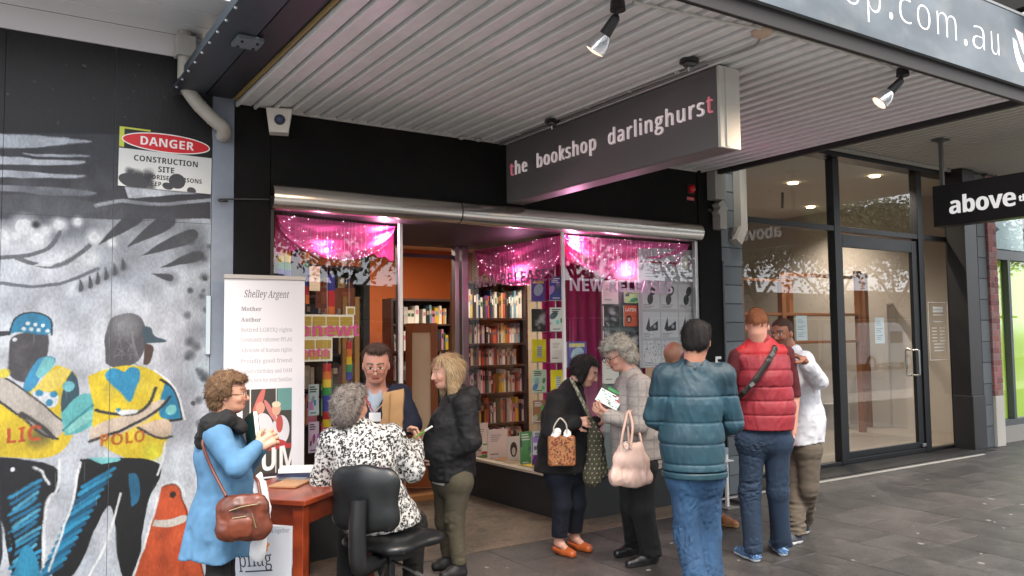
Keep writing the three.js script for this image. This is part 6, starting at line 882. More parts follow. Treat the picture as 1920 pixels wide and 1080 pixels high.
// shoe: upper, flat sole; built for one foot, heel and toe on the ground
function shoe(H, heel, toe, o = {}) {
  const d = toe.clone().sub(heel).setY(0), L = d.length(); d.normalize(); const q = (u, y, s = 0) => V(heel.x + d.x * u * L - d.z * s, y, heel.z + d.z * u * L + d.x * s), sole = lin(o.sole ?? '#e8e6e0'), up = lin(o.c ?? '#222'), sh = o.soleH ?? 0.022, top = o.top ?? 0.09;
  const P = [cap(q(0.13, 0.035), q(0.5, 0.034), 0.036, 0.042, 0.02), cap(q(0.5, 0.034), q(0.86, 0.026), 0.043, 0.034, 0.02)]; if (!o.flat) P.push(cap(q(0.16, 0.04), q(0.2, top), 0.036, 0.036, 0.025), cap(q(0.2, top * 0.8), q(0.58, 0.05), 0.032, 0.03, 0.025)); else P.push(cap(q(0.12, 0.04), q(0.12, 0.06), 0.03, 0.024, 0.015));
  return H.put('shoe', sdfMesh(P, { cell: 0.006, pad: 0.015, post: (x, y, z, e) => { let r = Math.max(e, 0.001 - y); if (o.flat) { const u = (x - heel.x) * d.x + (z - heel.z) * d.z; if (u > 0.05 * L && u < 0.66 * L) r = Math.max(r, y - 0.045 - 0.02 * Math.abs(u / L - 0.4)); } return r; }, color: (x, y, z) => y < sh ? sole : (o.stripe && Math.abs(((x * 3 + z * 5 + y * 9) * 6) % 1) < 0.16 ? lin(o.stripe) : up) }), clothM(o.rough ?? 0.6));
}
const foot = (J, s, hx, hy, tx, ty) => { J.heel = onY(hx, hy, 0); return [onY(hx, hy, 0), onY(tx, ty, 0)]; };
const ank = (heel, toe, h = 0.085) => heel.clone().lerp(toe, 0.22).setY(h);
const under = (px, d, off = 0) => { const p = at(px, 640, d + off); return p.setY(0); }; // ground point below a pixel column at a depth
// leather bag helper: soft box from a few capsules
// ---------------------------------------------------------------- woman in the blue coat
{
  const d = 4.2, gL = under(408, d, -0.07), gR = under(418, d, 0.09), f = dirv(1, 0, -0.15), tip = (g) => g.clone().addScaledVector(f, 0.17), heel = (g) => g.clone().addScaledVector(f, -0.06);
  person({ label: 'short haired woman in a blue flared coat with a black scarf, holding a book', d, skin: '#d19a80', face: dirv(1, -0.04, -0.12), bf: dirv(1, 0, -0.1), hh: 0.2, build: 0.95, fc: { brow: '#6a4a35' },
    J: { hd: [432, 738], nk: [413, 796], sL: [408, 818, -0.13], sR: [424, 812, 0.14], eL: [443, 876, -0.19], eR: [458, 876, 0.17], wL: [482, 838, -0.1], wR: [487, 842, 0.05], ch: [415, 855], ws: [425, 915], pv: [415, 970], hL: [410, 985, -0.07], hR: [420, 985, 0.08], kL: [409, 1085, -0.07], kR: [418, 1085, 0.09], aL: gL.clone().setY(0.08), aR: gR.clone().setY(0.08), tL: tip(gL), tR: tip(gR) },
    hands: [{ s: 'L', d: dirv(0.7, 0.45, -0.3), n: dirv(0.3, 0.1, -1), curl: 0.75, side: 1 }, { s: 'R', d: dirv(0.5, 0.5, 0.2), n: dirv(0.4, 0.1, 1), curl: 0.7, side: -1 }],
    hair: { a: '#553a28', b: '#94704c', seed: 5, amp: 0.008, curl: 0.6, lift: 0.006, len: 0.024, st: [26, 26, 26], prims: (F) => [hEll(F, [0, 0.2, -0.1], [0.43, 0.4, 0.47], 0.02), hEll(F, [0, 0.0, -0.25], [0.4, 0.42, 0.36], 0.03), hEll(F, [0, 0.36, 0.12], [0.34, 0.17, 0.28], 0.03), hEll(F, [0, -0.3, -0.34], [0.27, 0.16, 0.2], 0.03)], cut: (a, b, c) => Math.min(c - 0.1, 0.3 - b + 0.25 * Math.max(0, Math.abs(a) - 0.2)) },
    wear: ({ J, F, bf }) => {
      const hem = J.pv.y - 0.33 < 0.44 ? 0.53 : 0.53, hemC = at(405, 1045, d), P = [cap(J.ch, J.ws, 0.142, 0.132, 0.06, bf, 1.1), cap(J.ws, J.pv, 0.132, 0.15, 0.06, bf, 1.05), cap(J.pv, hemC, 0.15, 0.182, 0.06), cap(J.sL, J.sR, 0.066, 0.066, 0.05), cap(J.nk, J.ch, 0.075, 0.12, 0.05), ...arm(J, 'L', [0.066, 0.052, 0.038]), ...arm(J, 'R', [0.066, 0.052, 0.038])];
      const scarf = [cap(at(378, 828, d - 0.1), at(396, 796, d - 0.13), 0.03, 0.05, 0.03), cap(at(396, 796, d - 0.1), at(425, 785, d - 0.1), 0.05, 0.038, 0.03), cap(at(425, 785, d - 0.1), at(449, 800, d - 0.05), 0.036, 0.03, 0.03), cap(at(396, 795, d + 0.04), at(430, 786, d + 0.08), 0.048, 0.036, 0.03), cap(at(449, 800, d - 0.05), at(430, 786, d + 0.08), 0.03, 0.034, 0.03), cap(at(380, 826, d - 0.1), at(392, 800, d + 0.06), 0.032, 0.05, 0.03)];
      return [{ name: 'coat', prims: P, cell: 0.009, color: plain('#5b8cb4', 0.14, 40), post: (x, y, z, e) => Math.max(e - crease(x, y, z, 11, 7, 11, 0.0045 * (1 + (y < 0.75 ? 1 : 0)), 3) - (y < 0.8 ? 0.012 * Math.sin(Math.atan2(z - hemC.z, x - hemC.x) * 9) * (0.8 - y) / 0.4 : 0), hem + 0.012 * Math.sin(x * 30) - y) }, { name: 'scarf', prims: scarf, cell: 0.007, color: plain('#121114', 0.2), post: (x, y, z, e) => e - crease(x, y, z, 22, 22, 22, 0.007, 9) }, { name: 'trousers', prims: legs(J, [0.068, 0.058, 0.05]), cell: 0.011, color: plain('#0f0f11'), post: legPost(J, 0.003, 3, 0.1) }];
    },
    more: (H) => {
      shoe(H, heel(gL), tip(gL), { c: '#1a1a1c', sole: '#111' }); shoe(H, heel(gR), tip(gR), { c: '#1a1a1c', sole: '#111' });
      const F = H.F, gm = mat(0x2a2422, 0.3); const gl = [new THREE.TorusGeometry(0.021, 0.0018, 6, 20), new THREE.TorusGeometry(0.021, 0.0018, 6, 20)].map((g, i) => g.applyMatrix4(new THREE.Matrix4().makeBasis(F.x, F.y, F.z).setPosition(F.at(i ? 0.14 : -0.14, 0.0, 0.43)))); H.put('glasses', merge([...gl, cyl(F.at(-0.25, 0.01, 0.4), F.at(-0.34, 0, 0.0), 0.0018, 0.0018, 6)]), gm);
    } });
  // shoulder bag, strap, white cloth, book
  const zc = d - 0.24, bag = [cap(at(432, 948, zc), at(480, 942, zc), 0.045, 0.042, 0.03, cT, 1.5), cap(at(424, 995, zc - 0.02), at(490, 992, zc), 0.048, 0.045, 0.04, cT, 1.35), cap(at(425, 960, zc), at(430, 990, zc), 0.05, 0.05, 0.04, cT, 1.4), cap(at(485, 955, zc), at(486, 990, zc), 0.046, 0.046, 0.04, cT, 1.4), cap(at(440, 960, zc), at(470, 985, zc), 0.06, 0.06, 0.04, cT, 1.4)], bc = at(456, 970, zc);
  const t = thing('shoulder_bag', 'brown leather shoulder bag with zips hanging on the blue coat', 'bag', [bc.x, bc.y - 0.13, bc.z]), T = (g) => g.translate(-bc.x, -bc.y + 0.13, -bc.z), br = lin('#66301c'), dk = lin('#3a190f');
  mesh('body', T(sdfMesh(bag, { cell: 0.006, color: (x, y, z) => mix3(br, dk, clamp(0.4 + fbm(x * 22, y * 22, z * 22, 3))), post: (x, y, z, e) => e - crease(x, y, z, 16, 16, 16, 0.006, 4) })), clothM(0.42), t);
  mesh('strap', T(tube([at(424, 930, zc), at(398, 880, d - 0.19), at(380, 832, d - 0.17), at(392, 806, d - 0.09)], 0.0085, 30, 6)), mat(0x5a2a1a, 0.5), t); mesh('strap', T(tube([at(488, 930, zc), at(484, 905, zc + 0.03), at(478, 895, zc + 0.1)], 0.0085, 16, 6)), mat(0x5a2a1a, 0.5), t);
  const zip = mat(0x9a8a6a, 0.35, { metalness: 0.8 }); for (const q of [[[430, 958], [455, 950], [484, 945]], [[436, 972], [462, 968]], [[472, 962], [480, 990]], [[446, 975], [452, 985]]]) mesh('zip', T(tube(q.map(([x, y]) => at(x, y, zc - 0.052)), 0.0035, 16, 6)), zip, t);
  const flap = at(456, 940, zc - 0.045); mesh('pocket', T(sdfMesh([cap(at(440, 985, zc - 0.045), at(462, 982, zc - 0.045), 0.036, 0.036, 0.02, cT, 2.4), cap(at(440, 998, zc - 0.045), at(462, 996, zc - 0.045), 0.03, 0.03, 0.02, cT, 2.2)], { cell: 0.006, color: () => br, post: (x, y, z, e) => e - crease(x, y, z, 20, 20, 20, 0.003, 2) })), clothM(0.42), t);
  const wc = at(490, 930, d - 0.14), cl = thing('white_cloth', 'crumpled white cloth hanging behind the brown shoulder bag', 'cloth', [wc.x, wc.y - 0.28, wc.z]); mesh('cloth', sdfMesh([cap(at(486, 896, d - 0.14), at(494, 950, d - 0.12), 0.022, 0.036, 0.02, cT, 1.6), cap(at(494, 950, d - 0.12), at(482, 1038, d - 0.13), 0.03, 0.034, 0.02, cT, 1.6)], { cell: 0.007, color: plain('#f2f2f4', 0.06), post: (x, y, z, e) => e - crease(x, y, z, 26, 6, 26, 0.012, 6) }).translate(-wc.x, -wc.y + 0.28, -wc.z), clothM(0.8), cl);
  const bp = at(474, 812, d + 0.02), bk = thing('held_book', 'dark green book held by the woman in blue', 'book', [bp.x, bp.y, bp.z]); bk.rotation.set(-0.25, -yaw - 0.9, 0.12); mesh('cover', [B(-0.065, 0.065, -0.06, 0.1, 0.01, 0.013), B(-0.065, 0.065, -0.06, 0.1, -0.013, -0.01), B(-0.068, -0.064, -0.06, 0.1, -0.013, 0.013)], mat(0x16302c, 0.4), bk); mesh('pages', B(-0.063, 0.063, -0.057, 0.097, -0.0098, 0.0098), pageM, bk);
}
stage('p1');
// ---------------------------------------------------------------- man with glasses behind the table
{
  const d = 5.7, g1 = under(690, d, 0.05), g2 = under(722, d, 0.05), f = dirv(0.1, 0, 1);
  person({ label: 'man in a navy zip jacket and glasses standing behind the table with a paper bag', d, skin: '#cf9580', face: dirv(0.12, -0.28, 1), bf: f, hh: 0.262, build: 1.15, neckR: 1.15, hp: { jaw: 1.12 }, fc: { brow: '#4a3a30' },
    J: { hd: [705, 684, -0.06], nk: [704, 730, 0.03], sL: [664, 742], sR: [750, 742], eL: [646, 800, -0.02], eR: [772, 796, -0.05], wL: [680, 822, -0.22], wR: [744, 806, -0.24], ch: [707, 780], ws: [707, 850, 0.02], pv: [707, 905, 0.04], hL: [690, 915, 0.04], hR: [724, 915, 0.04], kL: [690, 985, 0.02], kR: [723, 985, 0.02], aL: g1.clone().setY(0.08), aR: g2.clone().setY(0.08), tL: g1.clone().addScaledVector(f, 0.17), tR: g2.clone().addScaledVector(f, 0.17) },
    hands: [{ s: 'R', d: dirv(-0.9, 0.15, 0.3), n: dirv(-0.1, 0.4, -0.8), curl: 0.8, side: -1 }, { s: 'L', d: dirv(0.6, 0, 0.7), n: dirv(0.3, -1, 0), curl: 0.5, side: 1 }],
    hair: { a: '#2e2019', b: '#6a4f3c', seed: 2, amp: 0.008, prims: (F) => [hEll(F, [0, 0.2, -0.12], [0.36, 0.33, 0.4], 0.02), hEll(F, [0.04, 0.46, 0.1], [0.27, 0.1, 0.24], 0.04), hEll(F, [0, -0.02, -0.22], [0.355, 0.3, 0.26], 0.03)], cut: (a, b, c) => Math.min(c + 0.04 + 0.1 * (b < 0 ? 1 : 0), 0.39 - b + 0.5 * Math.max(0, Math.abs(a) - 0.22)) },
    wear: ({ J, F, bf }) => { const P = [cap(J.ch, J.ws, 0.185, 0.185, 0.06, bf, 1.3), cap(J.ws, J.pv, 0.185, 0.18, 0.06, bf, 1.25), cap(J.sL, J.sR, 0.078, 0.078, 0.07), cap(J.nk.clone().add(V(0, 0.01, 0)), J.ch, 0.075, 0.15, 0.06), ...arm(J, 'L', [0.075, 0.065, 0.045]), ...arm(J, 'R', [0.075, 0.065, 0.045])]; const nf = J.nk.clone().addScaledVector(bf, 0.085);
      return [{ name: 'jacket', prims: P, color: plain('#1d2740', 0.15, 50), post: (x, y, z, e) => { const q = V(x, y, z).sub(nf), fr = q.dot(bf), sd = Math.abs(q.x * cR.x + q.z * cR.z); return Math.max(e - crease(x, y, z, 9, 9, 9, 0.008, 5), y > J.ch.y - 0.02 && fr > -0.1 ? 0.02 + (y - (J.ch.y + 0.04)) * 0.5 - sd : -1); } }, { name: 'collar', prims: [cap(J.nk.clone().add(V(0, 0.03, 0)), J.ch.clone().add(V(0, 0.02, 0)).addScaledVector(bf, 0.02), 0.074, 0.115, 0.04, bf, 1.1)], cell: 0.008, color: plain('#c3d2e2'), post: (x, y, z, e) => { const q = V(x, y, z).sub(nf), sd = Math.abs(q.x * cR.x + q.z * cR.z); return Math.max(e, (y > J.nk.y - 0.03 ? 0.02 + (y - J.nk.y + 0.03) * 0.25 - sd : -1) * (q.dot(bf) > -0.03 ? 1 : -1)); } }, { name: 'trousers', prims: legs(J, [0.098, 0.07, 0.06]), cell: 0.012, color: plain('#26262a'), post: legPost(J, 0.005, 1, 0.08) }]; },
    more: (H) => { const { F, J } = H; for (const g of [g1, g2]) shoe(H, g.clone().addScaledVector(f, -0.06), g.clone().addScaledVector(f, 0.2), { c: '#201c1a', sole: '#141312' });
      const ring = (s) => new THREE.TorusGeometry(0.024, 0.0022, 6, 22).scale(1.15, 0.72, 1).applyMatrix4(new THREE.Matrix4().makeBasis(F.x, F.y, F.z).setPosition(F.at(s * 0.13, -0.05, 0.44)));
      H.put('glasses', merge([ring(-1), ring(1), cyl(F.at(-0.05, -0.03, 0.46), F.at(0.05, -0.03, 0.46), 0.002, 0.002, 6), cyl(F.at(-0.24, -0.02, 0.42), F.at(-0.34, 0.0, -0.02), 0.002, 0.002, 6), cyl(F.at(0.24, -0.02, 0.42), F.at(0.34, 0.0, -0.02), 0.002, 0.002, 6)]), mat(0x4a2c22, 0.3));
      const cd = at(703, 782, d - 0.23); H.put('lanyard', tube([at(690, 738, d - 0.13), at(688, 750, d - 0.19), at(700, 772, d - 0.225)], 0.0045, 20, 6), mat(0xb3262c, 0.6)); H.put('lanyard', tube([at(722, 735, d - 0.13), at(722, 752, d - 0.19), at(704, 772, d - 0.225)], 0.0045, 20, 6), mat(0xc9a48a, 0.6)); H.put('name_card', new THREE.BoxGeometry(0.08, 0.06, 0.003).applyMatrix4(new THREE.Matrix4().makeBasis(cR, V(0, 1, 0), cT).setPosition(cd)), mat(0xe9e9ea, 0.4)); H.put('zip', tube([at(707, 760, d - 0.165), at(707, 800, d - 0.18), at(707, 850, d - 0.17)], 0.003, 16, 5), mat(0x8a8d94, 0.3, { metalness: 0.8 })); } });
  const p = at(735, 767, d - 0.3), bg = thing('paper_bag', 'brown paper bag held against the navy jacket', 'bag', [p.x, p.y - 0.12, p.z]); bg.rotation.set(0, -yaw, -0.05);
  const bag = new THREE.BoxGeometry(0.135, 0.245, 0.05, 6, 8, 2); { const q = bag.attributes.position; for (let i = 0; i < q.count; i++) { const y = q.getY(i); if (y > 0.1) q.setZ(i, q.getZ(i) * 0.25); q.setXYZ(i, q.getX(i) + 0.004 * vn(y * 30, q.getX(i) * 30, 1), y + (y > 0.12 ? q.getX(i) * 0.25 : 0), q.getZ(i) + 0.006 * vn(q.getX(i) * 25, y * 25, 7)); } bag.computeVertexNormals(); } mesh('paper', bag.translate(0, 0.12, 0), mat(0xa98358, 0.8), bg); mesh('fold', B(-0.02, -0.017, 0.0, 0.23, 0.028, 0.033), mat(0x96724a, 0.8), bg);
}
stage('p2');
// ---------------------------------------------------------------- seated woman in the animal print blouse
{
  const d = 4.95, f = dirv(0.62, 0, -0.78), gl = under(650, d, 0.3), gr = under(772, d, 0.34);
  person({ label: 'seated grey haired woman in a black and white animal print blouse seen from behind', d, skin: '#d3a088', face: dirv(0.6, 0.02, -0.75), bf: dirv(0.35, 0, -0.93), hh: 0.235, build: 1.25, fc: { brow: '#777' },
    J: { hd: [660, 762], nk: [668, 806], sL: [625, 828, -0.02], sR: [732, 822, 0.04], eL: [605, 898, 0.03], eR: [772, 880, 0.1], wL: [618, 905, 0.27], wR: [778, 836, 0.26], ch: [682, 862], ws: [692, 930, 0.03], pv: [712, 972, 0.06], hL: [690, 985, 0.06], hR: [738, 985, 0.08], kL: [655, 985, 0.42], kR: [778, 985, 0.42], aL: gl.clone().setY(0.08), aR: gr.clone().setY(0.08), tL: gl.clone().addScaledVector(f, 0.16), tR: gr.clone().addScaledVector(f, 0.16) },
    hands: [{ s: 'R', d: dirv(0.1, 0.75, -0.25), n: dirv(-0.8, 0.2, 0.4), curl: 0.75, side: 1 }, { s: 'L', d: dirv(0.3, -0.1, -1), n: dirv(0, -1, 0), curl: 0.35, side: 1 }],
    hair: { a: '#4b3f3a', b: '#c2b6ad', seed: 8, amp: 0.008, curl: 0.7, lift: 0.012, st: [30, 22, 30], prims: (F) => [hEll(F, [0, 0.2, -0.1], [0.41, 0.38, 0.45], 0.02), hEll(F, [0, -0.05, -0.24], [0.4, 0.42, 0.34], 0.03), hEll(F, [0, -0.32, -0.28], [0.28, 0.18, 0.22], 0.03), hEll(F, [0, 0.4, 0.1], [0.32, 0.15, 0.28], 0.03)], cut: (a, b, c) => Math.min(c - 0.08, 0.28 - b) },
    wear: ({ J, bf }) => { const W = lin('#c2c2c0'), K = lin('#101011'), P = [cap(J.ch, J.ws, 0.195, 0.205, 0.06, bf, 1.2), cap(J.ws, J.pv, 0.205, 0.225, 0.06, bf, 1.12), cap(J.sL, J.sR, 0.085, 0.085, 0.07), cap(J.nk, J.ch, 0.08, 0.16, 0.07), cap(J.pv, at(738, 985, d + 0.1), 0.2, 0.17, 0.06), ...arm(J, 'L', [0.082, 0.075, 0.06]), ...arm(J, 'R', [0.085, 0.075, 0.055])];
      const spot = (x, y, z) => { const s = 56; let best = 9, sec = 9, id = 0; const X = Math.floor(x * s), Y = Math.floor(y * s), Z = Math.floor(z * s); for (let i = -1; i < 2; i++) for (let j = -1; j < 2; j++) for (let k = -1; k < 2; k++) { const h = hash3(X + i, Y + j, Z + k), h2 = hash3(X + i + 91, Y + j, Z + k), h3 = hash3(X + i, Y + j + 57, Z + k); const e = Math.hypot(X + i + h - x * s, Y + j + h2 - y * s, Z + k + h3 - z * s); if (e < best) { sec = best; best = e; id = h; } else if (e < sec) sec = e; } return best > 0.22 && best < 0.56 && id > 0.12 && vn(x * 90, y * 90, z * 90) > -0.55 ? K : (best < 0.22 && id > 0.6 ? [0.42, 0.42, 0.42] : W); };
      return [{ name: 'blouse', prims: P, cell: 0.0065, color: spot, post: (x, y, z, e) => Math.max(e - crease(x, y, z, 12, 9, 12, 0.007, 2), J.pv.y - 0.045 - 0.05 * clamp((J.pv.x - x) * 2, -0.6, 0.6) - y) }, { name: 'trousers', prims: [...legs(J, [0.1, 0.075, 0.062], 0.04), cap(J.pv, J.hL, 0.17, 0.14, 0.05), cap(J.pv, J.hR, 0.17, 0.14, 0.05)], cell: 0.011, color: plain('#101012'), post: legPost(J, 0.006, 4, 0.09) }]; },
    more: (H) => { for (const g of [gl, gr]) shoe(H, g.clone().addScaledVector(f, -0.06), g.clone().addScaledVector(f, 0.18), { c: '#161616', sole: '#0f0f0f' }); const { F } = H; H.put('glasses', merge([cyl(F.at(0.33, 0.03, -0.05), F.at(0.25, 0.03, 0.4), 0.002, 0.002, 6), cyl(F.at(-0.33, 0.03, -0.05), F.at(-0.25, 0.03, 0.4), 0.002, 0.002, 6), ...[-1, 1].map((s) => new THREE.TorusGeometry(0.022, 0.002, 6, 18).applyMatrix4(new THREE.Matrix4().makeBasis(F.x, F.y, F.z).setPosition(F.at(s * 0.14, 0, 0.44))))]), mat(0x8a3030, 0.4)); const w = at(791, 958, d + 0.12); H.put('hem_tie', tube([w, w.clone().add(V(0.02, -0.04, 0.02)), w.clone().add(V(0.0, -0.09, 0.01)), w.clone().add(V(-0.015, -0.05, 0.0)), w], 0.004, 20, 5), mat(0x1a1a1a, 0.7)); } });
  const a = at(786, 815, d + 0.2), b = at(800, 806, d + 0.16), pn = thing('pen', 'green and white pen held up by the seated woman', 'pen', [a.x, a.y, a.z]); mesh('barrel', cyl(V(0, 0, 0).addScaledVector(b.clone().sub(a), -0.8), b.clone().sub(a).multiplyScalar(0.8), 0.006, 0.006, 10), mat(0x6fae3a, 0.4), pn); mesh('cap', cyl(b.clone().sub(a).multiplyScalar(0.8), b.clone().sub(a).multiplyScalar(1.7), 0.007, 0.006, 10), mat(0xe9e9e4, 0.4), pn);
}
stage('p3');
// ---------------------------------------------------------------- blonde woman in the black hooded jacket
{
  const d = 5.64, hN = onY(872, 1082, 0), tN = onY(826, 1088, 0), hF = onY(852, 1066, 0), tF = onY(812, 1070, 0);
  person({ label: 'blonde woman in a black hooded jacket and olive trousers, hand in pocket', d, skin: '#d9a58d', face: dirv(-0.85, -0.14, 0.42), bf: dirv(-0.9, 0, 0.3), hh: 0.238, build: 0.9, fc: { brow: '#8a6a45' },
    J: { hd: [836, 697], nk: [860, 742, 0.02], sL: [846, 756, 0.13], sR: [872, 756, -0.14], eL: [838, 830, 0.18], eR: [884, 828, -0.17], wL: [812, 850, 0.12], wR: [835, 858, -0.1], ch: [855, 792], ws: [846, 846], pv: [848, 888], hL: [836, 902, 0.08], hR: [860, 902, -0.08], kL: [834, 978, 0.1], kR: [852, 974, -0.08], aL: ank(hF, tF), aR: ank(hN, tN), tL: tF, tR: tN },
    hands: [{ s: 'R', d: dirv(-0.95, -0.1, 0.1), n: dirv(0, 0.1, -1), curl: 0.4, side: 1 }, { s: 'L', d: dirv(-0.7, -0.3, 0.3), n: dirv(0.3, 0, 1), curl: 0.6, side: 1 }],
    hair: { a: '#a8794a', b: '#ffe6b8', seed: 4, amp: 0.004, curl: 0.12, len: 0.07, strands: 4200, lift: 0.005, st: [70, 5, 70], prims: (F) => [hEll(F, [0, 0.18, -0.08], [0.4, 0.36, 0.44], 0.02), hCap(F, [0.22, 0.05, -0.12], [0.26, -0.66, -0.08], 0.2, 0.13, 0.05), hCap(F, [-0.22, 0.05, -0.12], [-0.25, -0.62, -0.06], 0.2, 0.12, 0.05), hCap(F, [0, 0.05, -0.26], [0, -0.6, -0.26], 0.24, 0.17, 0.05), hCap(F, [0.31, 0.1, 0.02], [0.33, -0.55, 0.08], 0.09, 0.06, 0.03), hCap(F, [-0.31, 0.1, 0.02], [-0.33, -0.55, 0.08], 0.09, 0.06, 0.03)], cut: (a, b, c) => Math.min(c - 0.14, 0.33 - b, 0.4) },
    wear: ({ J, bf }) => { const P = [cap(J.ch, J.ws, 0.148, 0.155, 0.05, bf, 1.02), cap(J.ws, J.pv, 0.158, 0.162, 0.05, bf, 1.0), cap(at(833, 800, d), at(822, 840, d), 0.1, 0.115, 0.08), cap(J.sL, J.sR, 0.068, 0.07, 0.06), cap(J.nk, J.ch, 0.085, 0.14, 0.06), ...arm(J, 'L', [0.07, 0.06, 0.045]), ...arm(J, 'R', [0.074, 0.064, 0.052])], hood = [cap(at(848, 748, d - 0.08), at(884, 738, d - 0.06), 0.035, 0.045, 0.03), cap(at(884, 738, d - 0.06), at(888, 742, d + 0.08), 0.046, 0.046, 0.03), cap(at(888, 742, d + 0.08), at(850, 748, d + 0.12), 0.045, 0.035, 0.03), cap(at(882, 745, d), at(892, 760, d), 0.05, 0.04, 0.03)];
      return [{ name: 'jacket', prims: P, color: plain('#17171a', 0.2, 30), rough: 0.7, post: (x, y, z, e) => Math.max(e - crease(x, y, z, 14, 20, 14, 0.008, 12), J.pv.y - 0.03 + 0.03 * ((x - J.pv.x) * 3) - y) }, { name: 'hood', prims: hood, cell: 0.008, color: plain('#151518', 0.2), rough: 0.7, post: (x, y, z, e) => e - crease(x, y, z, 18, 18, 18, 0.006, 4) }, { name: 'shirt_hem', prims: [cap(J.ws, J.pv, 0.14, 0.152, 0.04)], color: plain('#f4f3f0', 0.05), post: (x, y, z, e) => Math.max(e, J.pv.y - 0.075 + 0.02 * Math.sin(x * 20) - y, y - J.pv.y + 0.02) }, { name: 'trousers', prims: [...legs(J, [0.094, 0.064, 0.05]), cap(J.pv, J.pv.clone().add(V(0, -0.05, 0)), 0.13, 0.13, 0.04, bf, 1.1)], color: plain('#5d5644', 0.12, 40), post: legPost(J, 0.008, 7, 0.095) }]; },
    more: (H) => { shoe(H, hN, tN, { c: '#151517', sole: '#0e0e0f', top: 0.11 }); shoe(H, hF, tF, { c: '#151517', sole: '#0e0e0f', top: 0.11 }); } });
}
stage('p4');
// ---------------------------------------------------------------- dark haired woman, bent forward
{
  const d = 6.1, hN = onY(1040, 1036, 0), tN = onY(1078, 1047, 0), hF = onY(1068, 1026, 0), tF = onY(1109, 1037, 0);
  person({ label: 'black haired woman in a black coat and tan flat shoes leaning forward', d, skin: '#dba792', face: dirv(0.88, -0.42, 0.2), bf: dirv(0.95, 0, 0.15), hh: 0.222, fc: { lip: '#9a3f40', brow: '#1a1414' }, footLen: 0.75,
    J: { hd: [1098, 697], nk: [1073, 730], sL: [1046, 752, -0.15], sR: [1078, 750, 0.15], eL: [1034, 808, -0.2], eR: [1092, 806, 0.18], wL: [1078, 792, -0.23], wR: [1116, 792, 0.08], ch: [1056, 785], ws: [1052, 838], pv: [1056, 878], hL: [1046, 890, -0.07], hR: [1072, 890, 0.07], kL: [1054, 945, -0.06], kR: [1082, 943, 0.06], aL: ank(hN, tN), aR: ank(hF, tF), tL: tN, tR: tF },
    hands: [{ s: 'L', d: dirv(0.95, 0.05, 0.05), n: dirv(0.1, -0.2, -1), curl: 0.75, side: -1 }, { s: 'R', d: dirv(0.8, 0.3, 0.2), n: dirv(-0.3, 0.6, 0.6), curl: 0.6, side: 1 }],
    hair: { a: '#0a0808', b: '#3a302d', seed: 3, amp: 0.008, curl: 0.4, len: 0.04, lift: 0.009, st: [60, 8, 60], prims: (F) => [hEll(F, [0, 0.18, -0.08], [0.42, 0.38, 0.46], 0.02), hCap(F, [0.24, 0.0, -0.1], [0.28, -0.24, 0.02], 0.2, 0.13, 0.05), hCap(F, [-0.24, 0.0, -0.1], [-0.28, -0.24, 0.02], 0.2, 0.13, 0.05), hCap(F, [0, 0.04, -0.26], [0, -0.2, -0.26], 0.26, 0.17, 0.05)], cut: (a, b, c) => Math.min(c - 0.12, 0.34 - b) },
    wear: ({ J, bf }) => { const P = [cap(J.ch, J.ws, 0.16, 0.168, 0.06, bf, 1.05), cap(J.ws, J.pv, 0.17, 0.19, 0.06), cap(J.pv, at(1050, 892, d), 0.18, 0.2, 0.05), cap(J.sL, J.sR, 0.08, 0.078, 0.07), cap(J.nk, J.ch, 0.085, 0.15, 0.07), cap(at(1090, 800, d + 0.05), at(1110, 860, d + 0.08), 0.07, 0.075, 0.06, cT, 1.5), ...arm(J, 'L', [0.082, 0.068, 0.05]), ...arm(J, 'R', [0.075, 0.062, 0.048])], cf = at(1062, 796, d - 0.22);
      return [{ name: 'coat', prims: P, color: plain('#131214', 0.2, 30), post: (x, y, z, e) => Math.max(e - crease(x, y, z, 12, 9, 12, 0.007, 6), J.pv.y - 0.015 + 0.05 * Math.max(0, (x - J.pv.x)) - y) }, { name: 'cuff', prims: [cap(at(1060, 797, d - 0.225), at(1070, 793, d - 0.235), 0.046, 0.044, 0.01)], cell: 0.006, color: (x, y, z) => vn(x * 60, y * 60, z * 60) > 0.1 ? [0.55, 0.2, 0.24] : [0.75, 0.68, 0.68] }, { name: 'trousers', prims: legs(J, [0.098, 0.068, 0.056]), color: plain('#10182a', 0.15, 30), post: legPost(J, 0.005, 9, J.aL.y + 0.045) }, { name: 'neck_strap', prims: [cap(at(1071, 710, d - 0.1), at(1086, 740, d - 0.17), 0.013, 0.013, 0.01), cap(at(1086, 740, d - 0.17), at(1106, 782, d - 0.2), 0.013, 0.016, 0.01)], cell: 0.006, color: (x, y, z) => vn(x * 70, y * 70, z * 70) > 0.05 ? [0.32, 0.3, 0.22] : [0.1, 0.09, 0.06] }]; },
    more: (H) => { const o = { c: '#a34f22', sole: '#7a3a18', flat: true, rough: 0.45, soleH: 0.008 }; shoe(H, hN, tN, o); shoe(H, hF, tF, o); } });
  // animal print handbag
  const c = at(1053, 845, d - 0.28), t = thing('print_handbag', 'small square orange animal print handbag with looped handles', 'bag', [c.x, c.y - 0.11, c.z]); t.rotation.y = -yaw;
  const g = new RoundedBoxGeometry(0.2, 0.215, 0.07, 5, 0.018), tx = canvas(256, 256, (k) => { k.fillStyle = '#a06a3e'; k.fillRect(0, 0, 256, 256); const r = rnd0(12); for (let i = 0; i < 190; i++) { const x = r() * 256, y = r() * 256, s = 4 + r() * 6; k.fillStyle = r() > 0.4 ? '#8e3216' : '#b58a5c'; k.beginPath(); k.arc(x, y, s * 0.8, 0, 7); k.fill(); k.strokeStyle = '#1c1210'; k.lineWidth = 3.4; k.beginPath(); k.arc(x, y, s, r() * 6, r() * 6 + 3.8); k.stroke(); } }); mesh('body', g.translate(0, 0.11, 0), mat(0xffffff, 0.6, { map: tx }), t);
